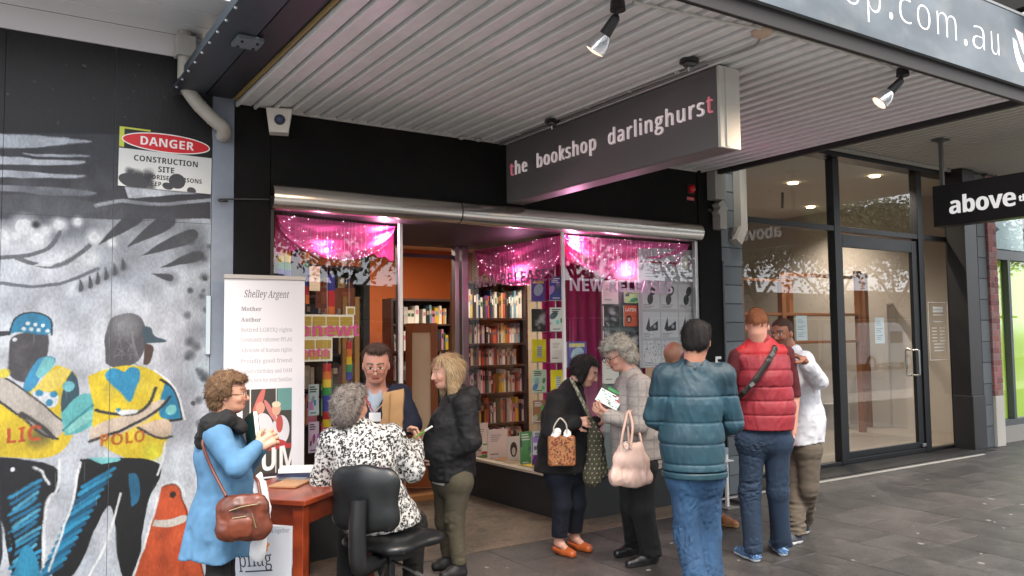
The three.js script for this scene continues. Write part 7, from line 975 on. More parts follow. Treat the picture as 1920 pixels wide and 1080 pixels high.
  mesh('handle', tube([V(-0.05, 0.2, 0.02), V(-0.055, 0.28, 0.02), V(-0.01, 0.345, 0.02), V(0.035, 0.3, 0.02), V(0.04, 0.2, 0.02)], 0.006, 30, 6), mat(0xb9b2a4, 0.4), t); mesh('handle', tube([V(-0.05, 0.2, -0.02), V(-0.045, 0.29, -0.02), V(0.0, 0.34, -0.02), V(0.05, 0.29, -0.02), V(0.05, 0.2, -0.02)], 0.006, 30, 6), mat(0x1f1a18, 0.4), t); mesh('tissue', sdfMesh([cap(V(-0.05, 0.2, 0), V(-0.03, 0.245, 0.0), 0.03, 0.026, 0.02), cap(V(0.04, 0.2, 0), V(0.045, 0.24, 0), 0.028, 0.022, 0.02)], { cell: 0.006, color: () => [0.8, 0.8, 0.78], post: (x, y, z, e) => e - crease(x, y, z, 50, 50, 50, 0.006) }), clothM(0.8), t);
  // dotted scarf hanging from the hand
  const s0 = at(1115, 800, d - 0.2), sc = thing('dotted_scarf', 'olive scarf with pale dots hanging from the woman’s hand'.replace('’', ''), 'scarf', [s0.x, s0.y - 0.5, s0.z]); tag(sc, 'olive scarf with pale dots hanging in folds from a hand'); const ol = lin('#3a3828'), dt = lin('#a09c86');
  const SP = [cap(at(1106, 788, d - 0.2), at(1118, 820, d - 0.19), 0.016, 0.04, 0.02), cap(at(1118, 820, d - 0.19), at(1112, 895, d - 0.2), 0.05, 0.062, 0.03, cT, 1.7), cap(at(1118, 820, d - 0.19), at(1128, 885, d - 0.17), 0.045, 0.045, 0.03, cT, 1.7)];
  mesh('cloth', sdfMesh(SP, { cell: 0.006, color: (x, y, z) => { const s = 30, u = (x * cR.x + z * cR.z) * s, v = y * s * 1.0, iu = Math.floor(u + (Math.floor(v) % 2) * 0.5), fu = u + (Math.floor(v) % 2) * 0.5 - iu - 0.5, fv = v - Math.floor(v) - 0.5; return Math.hypot(fu, fv) < 0.13 ? dt : mix3(ol, [0.04, 0.038, 0.025], clamp(0.3 + fbm(x * 15, y * 5, z * 15, 2))); }, post: (x, y, z, e) => e - crease(x, y, z, 20, 4, 20, 0.016, 8) }).translate(-s0.x, -s0.y + 0.5, -s0.z), clothM(0.85), sc);
}
stage('p5');
// ---------------------------------------------------------------- grey haired woman reading
{
  const d = 5.84, hN = onY(1234, 1054, 0), tN = onY(1172, 1066, 0), hF = onY(1204, 1036, 0), tF = onY(1151, 1046, 0);
  person({ label: 'curly grey haired woman in a pale tweed jacket and wide black trousers reading a book', d, skin: '#cf9a85', face: dirv(-0.85, -0.42, 0.32), bf: dirv(-0.95, 0, 0.2), hh: 0.235, fc: { brow: '#9a9088' },
    J: { hd: [1158, 664], nk: [1184, 706], sL: [1172, 724, 0.15], sR: [1200, 722, -0.16], eL: [1165, 792, 0.18], eR: [1196, 796, -0.2], wL: [1138, 772, 0.08], wR: [1142, 780, -0.16], ch: [1190, 758], ws: [1192, 812], pv: [1194, 856], hL: [1184, 872, 0.07], hR: [1204, 872, -0.07], kL: [1185, 950, 0.06], kR: [1204, 952, -0.08], aL: ank(hF, tF), aR: ank(hN, tN), tL: tF, tR: tN },
    hands: [{ s: 'R', d: dirv(-0.85, 0.5, 0.1), n: dirv(0.3, 0.5, -0.8), curl: 0.6, side: 1 }, { s: 'L', d: dirv(-0.6, 0.6, 0.1), n: dirv(0.3, 0.5, 0.8), curl: 0.6, side: 1 }],
    hair: { a: '#8d877c', b: '#ddd7ca', seed: 6, amp: 0.011, curl: 0.9, lift: 0.014, st: [28, 28, 28], prims: (F) => [hEll(F, [0, 0.18, -0.08], [0.43, 0.4, 0.47], 0.02), hEll(F, [0, -0.08, -0.25], [0.41, 0.42, 0.34], 0.03), hEll(F, [0, 0.36, 0.15], [0.33, 0.17, 0.25], 0.03), hEll(F, [0, -0.34, -0.32], [0.27, 0.17, 0.2], 0.03)], cut: (a, b, c) => Math.min(c - 0.1, 0.26 - b) },
    wear: ({ J, bf }) => { const P = [cap(J.ch, J.ws, 0.16, 0.165, 0.06, bf, 1.0), cap(J.ws, J.pv, 0.165, 0.18, 0.06), cap(J.sL, J.sR, 0.074, 0.076, 0.06), cap(J.nk, J.ch, 0.075, 0.145, 0.06), ...arm(J, 'L', [0.072, 0.062, 0.05]), ...arm(J, 'R', [0.078, 0.066, 0.052])], A = lin('#8a827d'), Bk = lin('#6f6a6a'), Cc = lin('#9d9690');
      const tweed = (x, y, z) => { const u = (x * cR.x + z * cR.z), a = Math.abs(((u * 16) % 1 + 1) % 1 - 0.5) < 0.05 || Math.abs(((y * 16) % 1 + 1) % 1 - 0.5) < 0.05; const n = vn(x * 180, y * 180, z * 180); return mix3(mix3(A, Cc, clamp(0.5 + n)), Bk, a ? 0.7 : 0.15); };
      return [{ name: 'jacket', prims: P, cell: 0.008, color: tweed, post: (x, y, z, e) => Math.max(e - crease(x, y, z, 8, 8, 8, 0.007, 3), J.pv.y - 0.005 - y) }, { name: 'trousers', prims: legs(J, [0.102, 0.082, 0.078]), color: plain('#0c0c0e', 0.2), post: legPost(J, 0.009, 2, 0.055) }]; },
    more: (H) => { shoe(H, hN, tN, { c: '#131314', sole: '#2c2c2d', top: 0.08, rough: 0.35 }); shoe(H, hF, tF, { c: '#131314', sole: '#232324', top: 0.08, rough: 0.35 }); const { F } = H; H.put('glasses', merge([cyl(F.at(-0.33, 0.03, -0.05), F.at(-0.25, 0.01, 0.42), 0.0024, 0.0024, 6), cyl(F.at(0.33, 0.03, -0.05), F.at(0.25, 0.01, 0.42), 0.0024, 0.0024, 6), ...[-1, 1].map((s) => new THREE.TorusGeometry(0.022, 0.0028, 6, 18).applyMatrix4(new THREE.Matrix4().makeBasis(F.x, F.y, F.z).setPosition(F.at(s * 0.14, 0, 0.44))))]), mat(0x1a1616, 0.4)); } });
  // open book
  const p = at(1144, 745, d - 0.08), bk = thing('open_book', 'book with a red, green and white cover held open by the grey haired woman', 'book', [p.x, p.y, p.z]); bk.quaternion.setFromRotationMatrix(new THREE.Matrix4().makeBasis(dirv(0.75, -0.6, 0.25), dirv(0.35, 0.85, -0.3), dirv(0.75, -0.6, 0.25).cross(dirv(0.35, 0.85, -0.3)).normalize()));
  const ct = canvas(160, 220, (c, w, h) => { c.fillStyle = '#dfe3de'; c.fillRect(0, 0, w, h); const r = rnd0(4); c.fillStyle = '#16301f'; c.fillRect(0, 0, w, 60); c.fillStyle = '#2f8a4a'; c.fillRect(40, 10, 80, 34); for (let i = 0; i < 40; i++) { c.fillStyle = ['#b3262c', '#20242a', '#4f9a7a', '#e9ebe6', '#8fb8bc'][Math.floor(r() * 5)]; c.fillRect(r() * w, 50 + r() * 150, 8 + r() * 22, 5 + r() * 12); } });
  sheet('cover', V(-0.085, -0.07, 0.008), V(1, 0, 0), V(0, 1, 0), 0.17, 0.14, ct, bk, { t: 0.003 }); mesh('pages', B(-0.083, 0.083, -0.068, 0.068, -0.008, 0.006), pageM, bk);
  // pale pink handbag on the forearm
  const z0 = d - 0.34, c = at(1182, 880, z0), t = thing('pink_handbag', 'slouchy pale pink leather handbag hanging from a forearm', 'bag', [c.x, c.y - 0.15, c.z]), T = (g) => g.translate(-c.x, -c.y + 0.15, -c.z), A = lin('#cbaea2'), Bq = lin('#ab8c80');
  mesh('body', T(sdfMesh([cap(at(1160, 895, z0), at(1206, 895, z0), 0.065, 0.062, 0.05, cT, 1.3), cap(at(1166, 862, z0), at(1202, 862, z0), 0.055, 0.055, 0.05, cT, 1.4), cap(at(1172, 842, z0), at(1196, 842, z0), 0.04, 0.04, 0.04, cT, 1.5)], { cell: 0.006, color: (x, y, z) => mix3(A, Bq, clamp(0.25 + 0.6 * fbm(x * 14, y * 9, z * 14, 3))), post: (x, y, z, e) => e - crease(x, y, z, 14, 6, 14, 0.011, 5) })), clothM(0.5), t);
  const sm = mat(0xb5978a, 0.5); mesh('strap', T(tube([at(1162, 848, z0 - 0.02), at(1168, 810, z0), at(1178, 770, z0 + 0.1), at(1186, 800, z0 + 0.02), at(1182, 842, z0 - 0.04)], 0.009, 40, 8)), sm, t); mesh('strap', T(tube([at(1180, 846, z0 + 0.05), at(1178, 800, z0 + 0.1), at(1184, 768, z0 + 0.12), at(1196, 800, z0 + 0.1), at(1206, 846, z0 + 0.03)], 0.009, 40, 8)), sm, t); mesh('buckle', T(new THREE.TorusGeometry(0.022, 0.004, 6, 18).applyMatrix4(new THREE.Matrix4().makeBasis(cR, V(0, 1, 0), cT).setPosition(at(1174, 835, z0 - 0.05)))), steelM, t); mesh('buckle_strap', T(tube([at(1204, 850, z0 - 0.03), at(1210, 872, z0 - 0.05), at(1212, 890, z0 - 0.06)], 0.008, 12, 6)), sm, t);
}
stage('p6');
// ---------------------------------------------------------------- bald man half hidden behind the teal jacket
{
  const d = 6.75, hN = onY(1338, 982, 0), tN = onY(1356, 990, 0), h2 = onY(1300, 985, 0), t2 = onY(1318, 993, 0);
  person({ label: 'balding man in a dark jacket bending over beside the window, partly hidden', d, skin: '#a07058', face: dirv(-0.35, -0.75, 0.5), bf: dirv(-0.6, 0, 0.5), hh: 0.235, fc: { brow: '#8a7a6a' },
    J: { hd: [1264, 668], nk: [1288, 700], sL: [1258, 722, -0.1], sR: [1304, 718, 0.14], eL: [1258, 790, -0.12], eR: [1310, 790, 0.15], wL: [1240, 815, -0.2], wR: [1290, 820, 0.05], ch: [1286, 750], ws: [1306, 810], pv: [1318, 850], hL: [1308, 860, -0.05], hR: [1328, 860, 0.08], kL: [1308, 915, -0.05], kR: [1336, 915, 0.06], aL: ank(h2, t2), aR: ank(hN, tN), tL: t2, tR: tN },
    hands: [{ s: 'L', d: dirv(-0.5, -0.4, 0.4), n: dirv(0, -1, 0), curl: 0.5, side: 1 }, { s: 'R', d: dirv(-0.5, -0.4, 0.4), n: dirv(0, -1, 0), curl: 0.5, side: -1 }],
    hair: { a: '#9a8b78', b: '#c9bba8', seed: 7, amp: 0.003, len: 0.015, strands: 900, prims: (F) => [hEll(F, [0, 0.02, -0.12], [0.36, 0.3, 0.38], 0.02)], cut: (a, b, c) => Math.max(c + 0.08, b - 0.14) },
    wear: ({ J, bf }) => [{ name: 'jacket', prims: [cap(J.ch, J.ws, 0.17, 0.165, 0.06, bf, 1.2), cap(J.ws, J.pv, 0.165, 0.165, 0.06, bf, 1.2), cap(J.sL, J.sR, 0.08, 0.08, 0.06), cap(J.nk, J.ch, 0.085, 0.15, 0.06), ...arm(J, 'L', [0.075, 0.062, 0.05]), ...arm(J, 'R', [0.075, 0.062, 0.05])], color: plain('#171c28', 0.15), post: (x, y, z, e) => e - crease(x, y, z, 9, 9, 9, 0.007) }, { name: 'trousers', prims: legs(J, [0.09, 0.065, 0.058]), color: plain('#2a2c33'), post: legPost(J, 0.006, 5, 0.08) }],
    more: (H) => { shoe(H, hN, tN.clone().add(V(0.1, 0, 0.08)), { c: '#8a5a3a', sole: '#b08a5a' }); shoe(H, h2, t2.clone().add(V(0.1, 0, 0.08)), { c: '#8a5a3a', sole: '#b08a5a' }); } });
}
stage('p7');
// ---------------------------------------------------------------- man in the teal quilted jacket, from behind
{
  const d = 5.07, f = dirv(0.15, 0, -1), gl = under(1297, d, -0.02), gr = under(1326, d, 0.06), J0 = (y) => at(1300, y, d).y, seams = [742, 790, 829, 866].map(J0);
  person({ label: 'dark haired man in a teal quilted jacket and blue jeans seen from behind', d, skin: '#c98d74', face: dirv(0.42, -0.12, -0.9), bf: f, hh: 0.232, neckR: 1.12, J: { hd: [1307, 640], nk: [1299, 684], sL: [1247, 705], sR: [1354, 705], eL: [1228, 782, 0.04], eR: [1374, 792, 0.04], wL: [1262, 806, 0.26], wR: [1338, 812, 0.28], ch: [1298, 752], ws: [1296, 822], pv: [1302, 880], hL: [1282, 895], hR: [1325, 895], kL: [1289, 1002, 0.01], kR: [1328, 1000, 0.05], aL: gl.clone().setY(0.08), aR: gr.clone().setY(0.08), tL: gl.clone().addScaledVector(f, 0.18), tR: gr.clone().addScaledVector(f, 0.18) },
    hands: [{ s: 'L', d: dirv(0.7, 0.1, -0.6), n: dirv(0.2, 0, 1), curl: 0.6, side: 1 }, { s: 'R', d: dirv(-0.7, 0.1, -0.6), n: dirv(-0.2, 0, 1), curl: 0.6, side: -1 }],
    hair: { a: '#0c0908', b: '#1c1512', seed: 9, amp: 0.004, len: 0.025, lift: 0.008, prims: (F) => [hEll(F, [0, 0.22, -0.1], [0.385, 0.36, 0.43], 0.02), hEll(F, [0, -0.03, -0.2], [0.355, 0.32, 0.3], 0.03), hEll(F, [0, 0.4, 0.12], [0.3, 0.14, 0.26], 0.03)], cut: (a, b, c) => Math.min(c - 0.05, 0.3 - b) },
    wear: ({ J, bf, F }) => { const P = [cap(J.ch, J.ws, 0.184, 0.184, 0.06, bf, 1.3), cap(J.ws, J.pv, 0.184, 0.196, 0.06, bf, 1.25), cap(J.sL, J.sR, 0.074, 0.078, 0.05), cap(J.nk.clone().add(V(0, -0.04, 0)), J.ch, 0.1, 0.17, 0.04, bf, 1.15), ...arm(J, 'L', [0.074, 0.065, 0.05], 0.02), ...arm(J, 'R', [0.074, 0.065, 0.05], 0.02)], T1 = lin('#1d4250'), T2 = lin('#112731'), hem = J.pv.y - 0.01;
      const quilt = (y) => { let m = 9; for (const s of seams) m = Math.min(m, Math.abs(y - s)); return m; };
      return [{ name: 'jacket', prims: P, cell: 0.0068, rough: 0.42, m: clothM(0.62), color: (x, y, z) => mix3(T1, T2, clamp(0.3 + 0.5 * fbm(x * 8, y * 8, z * 8, 3) + (y > seams[0] ? 0.3 : 0))), post: (x, y, z, e) => { const q = quilt(y); return Math.max(e - 0.003 * Math.min(1, q / 0.04) + 0.008 * Math.exp(-((q / 0.0055) ** 2)) - crease(x + y * 0.35, y, z - y * 0.2, 24, 5.5, 24, 0.0055, 8), hem - 0.015 * Math.sin((x - z) * 3) - y); } }, { name: 'collar', prims: [cap(J.nk.clone().add(V(0, -0.02, 0)), J.nk.clone().add(V(0, 0.02, 0)).addScaledVector(bf, 0.015), 0.088, 0.078, 0.03)], cell: 0.008, rough: 0.45, color: plain('#10242d', 0.2), post: (x, y, z, e) => e - crease(x, y, z, 15, 15, 15, 0.005) }, { name: 'hem_band', prims: [cap(J.pv.clone().add(V(0, -0.02, 0)), J.pv.clone().add(V(0, 0.012, 0)), 0.204, 0.206, 0.02, bf, 1.25)], cell: 0.008, color: plain('#1f4652', 0.2), rough: 0.45, post: (x, y, z, e) => Math.max(e, hem - 0.035 - y, y - hem - 0.006) }, { name: 'jeans', prims: [...legs(J, [0.094, 0.077, 0.066]), cap(J.hL, J.hR, 0.1, 0.1, 0.06, bf, 1.05)], color: denim('#15304f', '#3f6f9c'), post: legPost(J, 0.016, 6, 0.06) }]; },
    more: (H) => { for (const g of [gl, gr]) shoe(H, g.clone().addScaledVector(f, -0.07), g.clone().addScaledVector(f, 0.21), { c: '#3a2a20', sole: '#1a1512' }); } });
}
stage('p8');
// ---------------------------------------------------------------- man in the red padded vest, from behind
{
  const d = 5.92, f = dirv(0.2, 0, -1), h1 = onY(1424, 1056, 0), t1 = onY(1378, 1036, 0), h2 = onY(1472, 1046, 0), t2 = onY(1446, 1020, 0), Y = (y) => at(1432, y, d).y, seams = [664, 693, 724, 750, 776].map(Y);
  person({ label: 'tall ginger haired man in a red padded vest and dark jeans seen from behind', d, skin: '#cf9580', face: dirv(0.3, -0.1, -0.95), bf: f, hh: 0.232, neckR: 1.1, foreR: [0.042, 0.031], J: { hd: [1420, 612], nk: [1426, 652], sL: [1382, 668], sR: [1474, 664], eL: [1366, 732, 0.03], eR: [1489, 742, 0.05], wL: [1392, 782, 0.26], wR: [1486, 812, 0.02], ch: [1432, 702], ws: [1436, 765], pv: [1434, 808], hL: [1411, 826], hR: [1456, 826], kL: [1406, 922], kR: [1458, 922, 0.02], aL: ank(h1, t1), aR: ank(h2, t2), tL: t1, tR: t2 },
    hands: [{ s: 'R', d: dirv(-0.05, -1, 0), n: dirv(-1, 0, -0.2), curl: 0.4, side: 1 }, { s: 'L', d: dirv(0.7, 0, -0.6), n: dirv(0.2, 0, 1), curl: 0.6, side: 1 }],
    hair: { a: '#6a3a20', b: '#b06c40', seed: 1, amp: 0.002, len: 0.011, lift: 0.004, prims: (F) => [hEll(F, [0, 0.15, -0.055], [0.343, 0.375, 0.42], 0.02), hEll(F, [0, 0.5, 0.08], [0.2, 0.08, 0.26], 0.04)], cut: (a, b, c) => Math.max(Math.min(c - 0.05, 0.3 - b), -0.3 - b) },
    wear: ({ J, bf }) => { const R1 = lin('#86202b'), R2 = lin('#a81a20'), R3 = lin('#661620'), P = [cap(J.ch, J.ws, 0.186, 0.19, 0.06, bf, 1.35), cap(J.ws, J.pv.clone().add(V(0, 0.03, 0)), 0.19, 0.198, 0.05, bf, 1.3), cap(J.sL.clone().lerp(J.sR, 0.12), J.sR.clone().lerp(J.sL, 0.12), 0.066, 0.066, 0.05), cap(J.nk, J.ch, 0.1, 0.17, 0.07, bf, 1.15)], hem = Y(804), quilt = (y) => { let m = 9; for (const s of seams) m = Math.min(m, Math.abs(y - s)); return m; };
      return [{ name: 'vest', prims: P, cell: 0.0075, m: clothM(0.62), color: (x, y, z) => mix3(y > seams[0] ? R2 : R1, R3, clamp(0.15 + 0.4 * fbm(x * 9, y * 9, z * 9, 3))), post: (x, y, z, e) => { const q = y > seams[0] + 0.02 ? 0.05 : quilt(y); return Math.max(e - 0.006 * Math.min(1, q / 0.04) ** 0.8 + 0.009 * Math.exp(-((q / 0.0055) ** 2)) - crease(x - y * 0.3, y, z + y * 0.2, 20, 7, 20, 0.0055, 3), hem - y); } }, { name: 'collar', prims: [cap(J.nk.clone().add(V(0, 0.0, 0)), J.nk.clone().add(V(0, 0.05, 0)), 0.09, 0.08, 0.03)], cell: 0.008, color: plain('#9c1620', 0.2), rough: 0.5, post: (x, y, z, e) => e - crease(x, y, z, 15, 15, 15, 0.004) }, { name: 'sleeve', prims: [cap(J.sR, J.eR, 0.058, 0.05, 0.02)], color: plain('#5e1019', 0.2), post: (x, y, z, e) => Math.max(e - crease(x, y, z, 12, 26, 12, 0.005), J.eR.y - 0.01 - y) }, { name: 'sleeve', prims: arm(J, 'L', [0.058, 0.05, 0.042]), color: plain('#5e1019', 0.2), post: (x, y, z, e) => e - crease(x, y, z, 12, 20, 12, 0.005) }, { name: 'jeans', prims: [...legs(J, [0.096, 0.076, 0.068]), cap(J.hL, J.hR, 0.104, 0.104, 0.06, bf, 1.1), cap(J.pv, J.pv.clone().add(V(0, 0.04, 0)), 0.15, 0.15, 0.05, bf, 1.25)], color: denim('#122238', '#2a4866'), post: legPost(J, 0.014, 8, 0.06) }]; },
    more: (H) => { shoe(H, h1, t1, { c: '#24466e', sole: '#cfd6de', stripe: '#8fb4d8' }); shoe(H, h2, t2, { c: '#24466e', sole: '#cfd6de', stripe: '#8fb4d8' });
      const q = [at(1452, 648, d - 0.02), at(1453, 654, d - 0.12), at(1440, 678, d - 0.19), at(1418, 710, d - 0.195), at(1396, 735, d - 0.17), at(1381, 748, d - 0.1), at(1378, 752, d)], P = []; for (let i = 0; i < q.length - 1; i++) P.push(cap(q[i], q[i + 1], 0.021, 0.021, 0.01, cT, 2.6)); H.put('bag_strap', sdfMesh(P, { cell: 0.006, color: plain('#231d1a', 0.2), pad: 0.01 }), clothM(0.5)); for (const p of [at(1448, 664, d - 0.19), at(1410, 721, d - 0.215)]) H.put('strap_buckle', new THREE.BoxGeometry(0.035, 0.025, 0.006).applyMatrix4(new THREE.Matrix4().makeBasis(dirv(0.75, 0.6, 0), dirv(-0.6, 0.75, 0), cT).setPosition(p)), steelM); } });
}
stage('p9');
// ---------------------------------------------------------------- man in the white shirt embracing him
{
  const d = 6.4, h1 = onY(1502, 1018, 0), t1 = onY(1462, 1024, 0), h2 = onY(1514, 1000, 0), t2 = onY(1478, 1004, 0);
  person({ label: 'man in a white shirt and tan trousers with his hand on the red vest', d, skin: '#9a6046', face: dirv(-0.72, -0.14, 0.62), bf: dirv(-0.85, 0, 0.5), hh: 0.232, fc: { stubble: '#1f1411', brow: '#1a1210', lip: '#6a3a32' }, foreR: [0.036, 0.03],
    J: { hd: [1466, 625, -0.02], nk: [1484, 662], sL: [1470, 676, 0.12], sR: [1506, 676, -0.1], eL: [1455, 735, 0.05], eR: [1536, 716, -0.22], wL: [1440, 760, -0.2], wR: [1506, 674, -0.44], ch: [1496, 720], ws: [1506, 785], pv: [1506, 830], hL: [1494, 842, 0.06], hR: [1516, 842, -0.06], kL: [1492, 918, 0.04], kR: [1516, 916, -0.05], aL: ank(h1, t1), aR: ank(h2, t2), tL: t1, tR: t2 },
    hands: [{ s: 'R', d: dirv(-0.85, 0.42, 0.25), n: dirv(-0.35, -0.8, -0.2), curl: 0.28, side: 1, size: 1.1 }, { s: 'L', d: dirv(-0.5, 0.2, 0.5), n: dirv(0.4, 0, -0.8), curl: 0.4, side: 1 }],
    hair: { a: '#3a1f14', b: '#5c3524', seed: 4, amp: 0.001, len: 0.006, lift: 0.002, strands: 700, prims: (F) => [hEll(F, [0, 0.13, -0.055], [0.342, 0.388, 0.42], 0.02)], cut: (a, b, c) => Math.max(Math.min(c - 0.1, 0.26 - b), c - 0.3) },
    wear: ({ J, bf }) => { const P = [cap(J.ch, J.ws, 0.168, 0.16, 0.06, bf, 1.2), cap(J.ws, J.pv, 0.16, 0.165, 0.06, bf, 1.15), cap(J.sL, J.sR, 0.072, 0.074, 0.06), cap(J.nk, J.ch, 0.075, 0.14, 0.06), cap(J.sR, J.eR, 0.068, 0.058, 0.02), cap(J.eR, J.eR.clone().lerp(J.wR, 0.8), 0.058, 0.05, 0.02), ...arm(J, 'L', [0.066, 0.056, 0.045])];
      return [{ name: 'shirt', prims: P, cell: 0.008, color: plain('#f2f2f8', 0.05), post: (x, y, z, e) => Math.max(e - crease(x, y, z, 14, 10, 14, 0.009, 7), J.pv.y - 0.01 + 0.05 * Math.cos((x - J.pv.x) * 12) * 0.5 - y) }, { name: 'trousers', prims: legs(J, [0.095, 0.072, 0.062]), color: plain('#6b5f51', 0.12, 40), post: (x, y, z, e) => { const w = 0.5 + 1.6 * smooth(0.45, 0.15, y); return Math.max(e - crease(x, y, z, 7, 30, 7, 0.008 * w, 3), 0.075 - y); } }]; },
    more: (H) => { shoe(H, h1, t1, { c: '#3a3d44', sole: '#e4e4e2', soleH: 0.03 }); shoe(H, h2, t2, { c: '#3a3d44', sole: '#e4e4e2', soleH: 0.03 }); } });
}
stage('people');
// ================= TABLE, CHAIR, BANNER =================
{
  const P = V(1.5, 0, 1.37), u = V(-0.65, 0, -0.76).normalize(), v = V(-u.z, 0, u.x).multiplyScalar(-1); if (v.x < 0) v.negate(); const LU = 0.6, LV = 0.95, yaw0 = Math.atan2(-v.z, v.x);
  const c = P.clone().addScaledVector(u, LU / 2).addScaledVector(v, LV / 2), t = thing('wooden_table', 'polished red brown wooden table under the roll up banner', 'table', [c.x, 0, c.z]); t.rotation.y = yaw0; // local x along v, z across
  const wt = noiseTex(256, 1, (a, b) => { const n = tn(a * 1, b * 1, 4, 7), g = tn(a, b, 64, 3, 2); const k = 0.5 + 0.5 * Math.sin((b * 34 + n * 7)); return [128 + k * 30 + g * 18, 50 + k * 15 + g * 9, 24 + k * 8 + g * 5]; }), wm = mat(0xc9c9c9, 0.28, { map: wt });
  mesh('tabletop', B(-LV / 2, LV / 2, 0.72, 0.75, -LU / 2, LU / 2, 0.006), wm, t);
  for (const x of [-LV / 2 + 0.06, LV / 2 - 0.06]) for (const z of [-LU / 2 + 0.06, LU / 2 - 0.06]) mesh('leg', B(x - 0.033, x + 0.033, 0.003, 0.719, z - 0.033, z + 0.033, 0.005), wm, t);
  for (const z of [-LU / 2 + 0.06, LU / 2 - 0.06]) mesh('apron', B(-LV / 2 + 0.095, LV / 2 - 0.095, 0.6, 0.719, z - 0.012, z + 0.012), wm, t); for (const x of [-LV / 2 + 0.06, LV / 2 - 0.06]) mesh('apron', B(x - 0.012, x + 0.012, 0.6, 0.719, -LU / 2 + 0.095, LU / 2 - 0.095), wm, t);
  // flat folder on the table, a few books
  const fp = onY(545, 908, 0.752), fo = thing('tan_folder', 'flat tan folder lying on the wooden table', 'folder', [fp.x, 0.7515, fp.z]); fo.rotation.y = yaw0 + 0.1; mesh('cover', B(-0.12, 0.12, 0, 0.008, -0.09, 0.09, 0.002), mat(0x9a6a48, 0.5), fo); mesh('papers', B(-0.116, 0.112, 0.0085, 0.011, -0.086, 0.086), mat(0xa07a58, 0.6), fo);
  const sp = P.clone().addScaledVector(u, 0.42).addScaledVector(v, 0.62); [[0, 'grey'], [1, 'navy'], [2, 'white']].forEach(([i, n]) => { const b = thing('table_book', `${n} book in the low stack on the wooden table`, 'book', [sp.x, 0.7515 + i * 0.025, sp.z], 'books on the wooden table'); b.rotation.y = yaw0 + i * 0.2; mesh('cover', [B(-0.08, 0.08, 0, 0.003, -0.11, 0.11), B(-0.08, 0.08, 0.021, 0.024, -0.11, 0.11), B(-0.08, -0.077, 0.003, 0.021, -0.11, 0.11)], mat([0x77787c, 0x1e2a48, 0xd8d6d0][i], 0.5), b); mesh('pages', B(-0.077, 0.078, 0.0032, 0.0208, -0.108, 0.108), pageM, b); });
  // white poster hung on the near end of the table
  const tx = canvas(300, 380, (k, w, h) => { k.fillStyle = '#b9bcc4'; k.fillRect(0, 0, w, h); k.save(); k.translate(70, 165); k.rotate(-0.12); k.fillStyle = '#23242a'; k.font = '76px serif'; k.fillText('pflag', 0, 0, 150); k.fillRect(28, 16, 120, 5); k.restore(); const col = ['#c9a52a', '#3f9a58', '#6a3f8a', '#3a56a8', '#b33a3a', '#c97a2a']; for (let i = 0; i < 6; i++) { const x = 100 + i * 19, y = 96 - i * 5 + (i % 2) * 8; k.strokeStyle = col[i]; k.lineWidth = 7; k.beginPath(); k.moveTo(x - 9, y - 12); k.lineTo(x, y); k.lineTo(x + 10, y - 12); k.moveTo(x, y); k.lineTo(x - 2, y + 18); k.stroke(); k.fillStyle = col[i]; k.beginPath(); k.arc(x, y - 12, 6, 0, 7); k.fill(); } k.fillStyle = '#55585f'; k.font = 'italic 22px serif'; k.save(); k.translate(120, 34); k.rotate(-0.08); k.fillText('keep families together', 0, 0, 170); k.restore(); k.save(); k.translate(120, 260); k.rotate(-0.12); k.fillText('families united', 0, 0, 170); k.restore(); });
  const o = P.clone().addScaledVector(u, 0.52).addScaledVector(v, -0.004); tag(sheet('family_poster', V(o.x, 0.05, o.z), u.clone().negate(), V(0, 1, 0), 0.44, 0.555, tx, null, { t: 0.003 }), 'pale poster with dark lettering and coloured figures hung on the table end', 'poster');
}
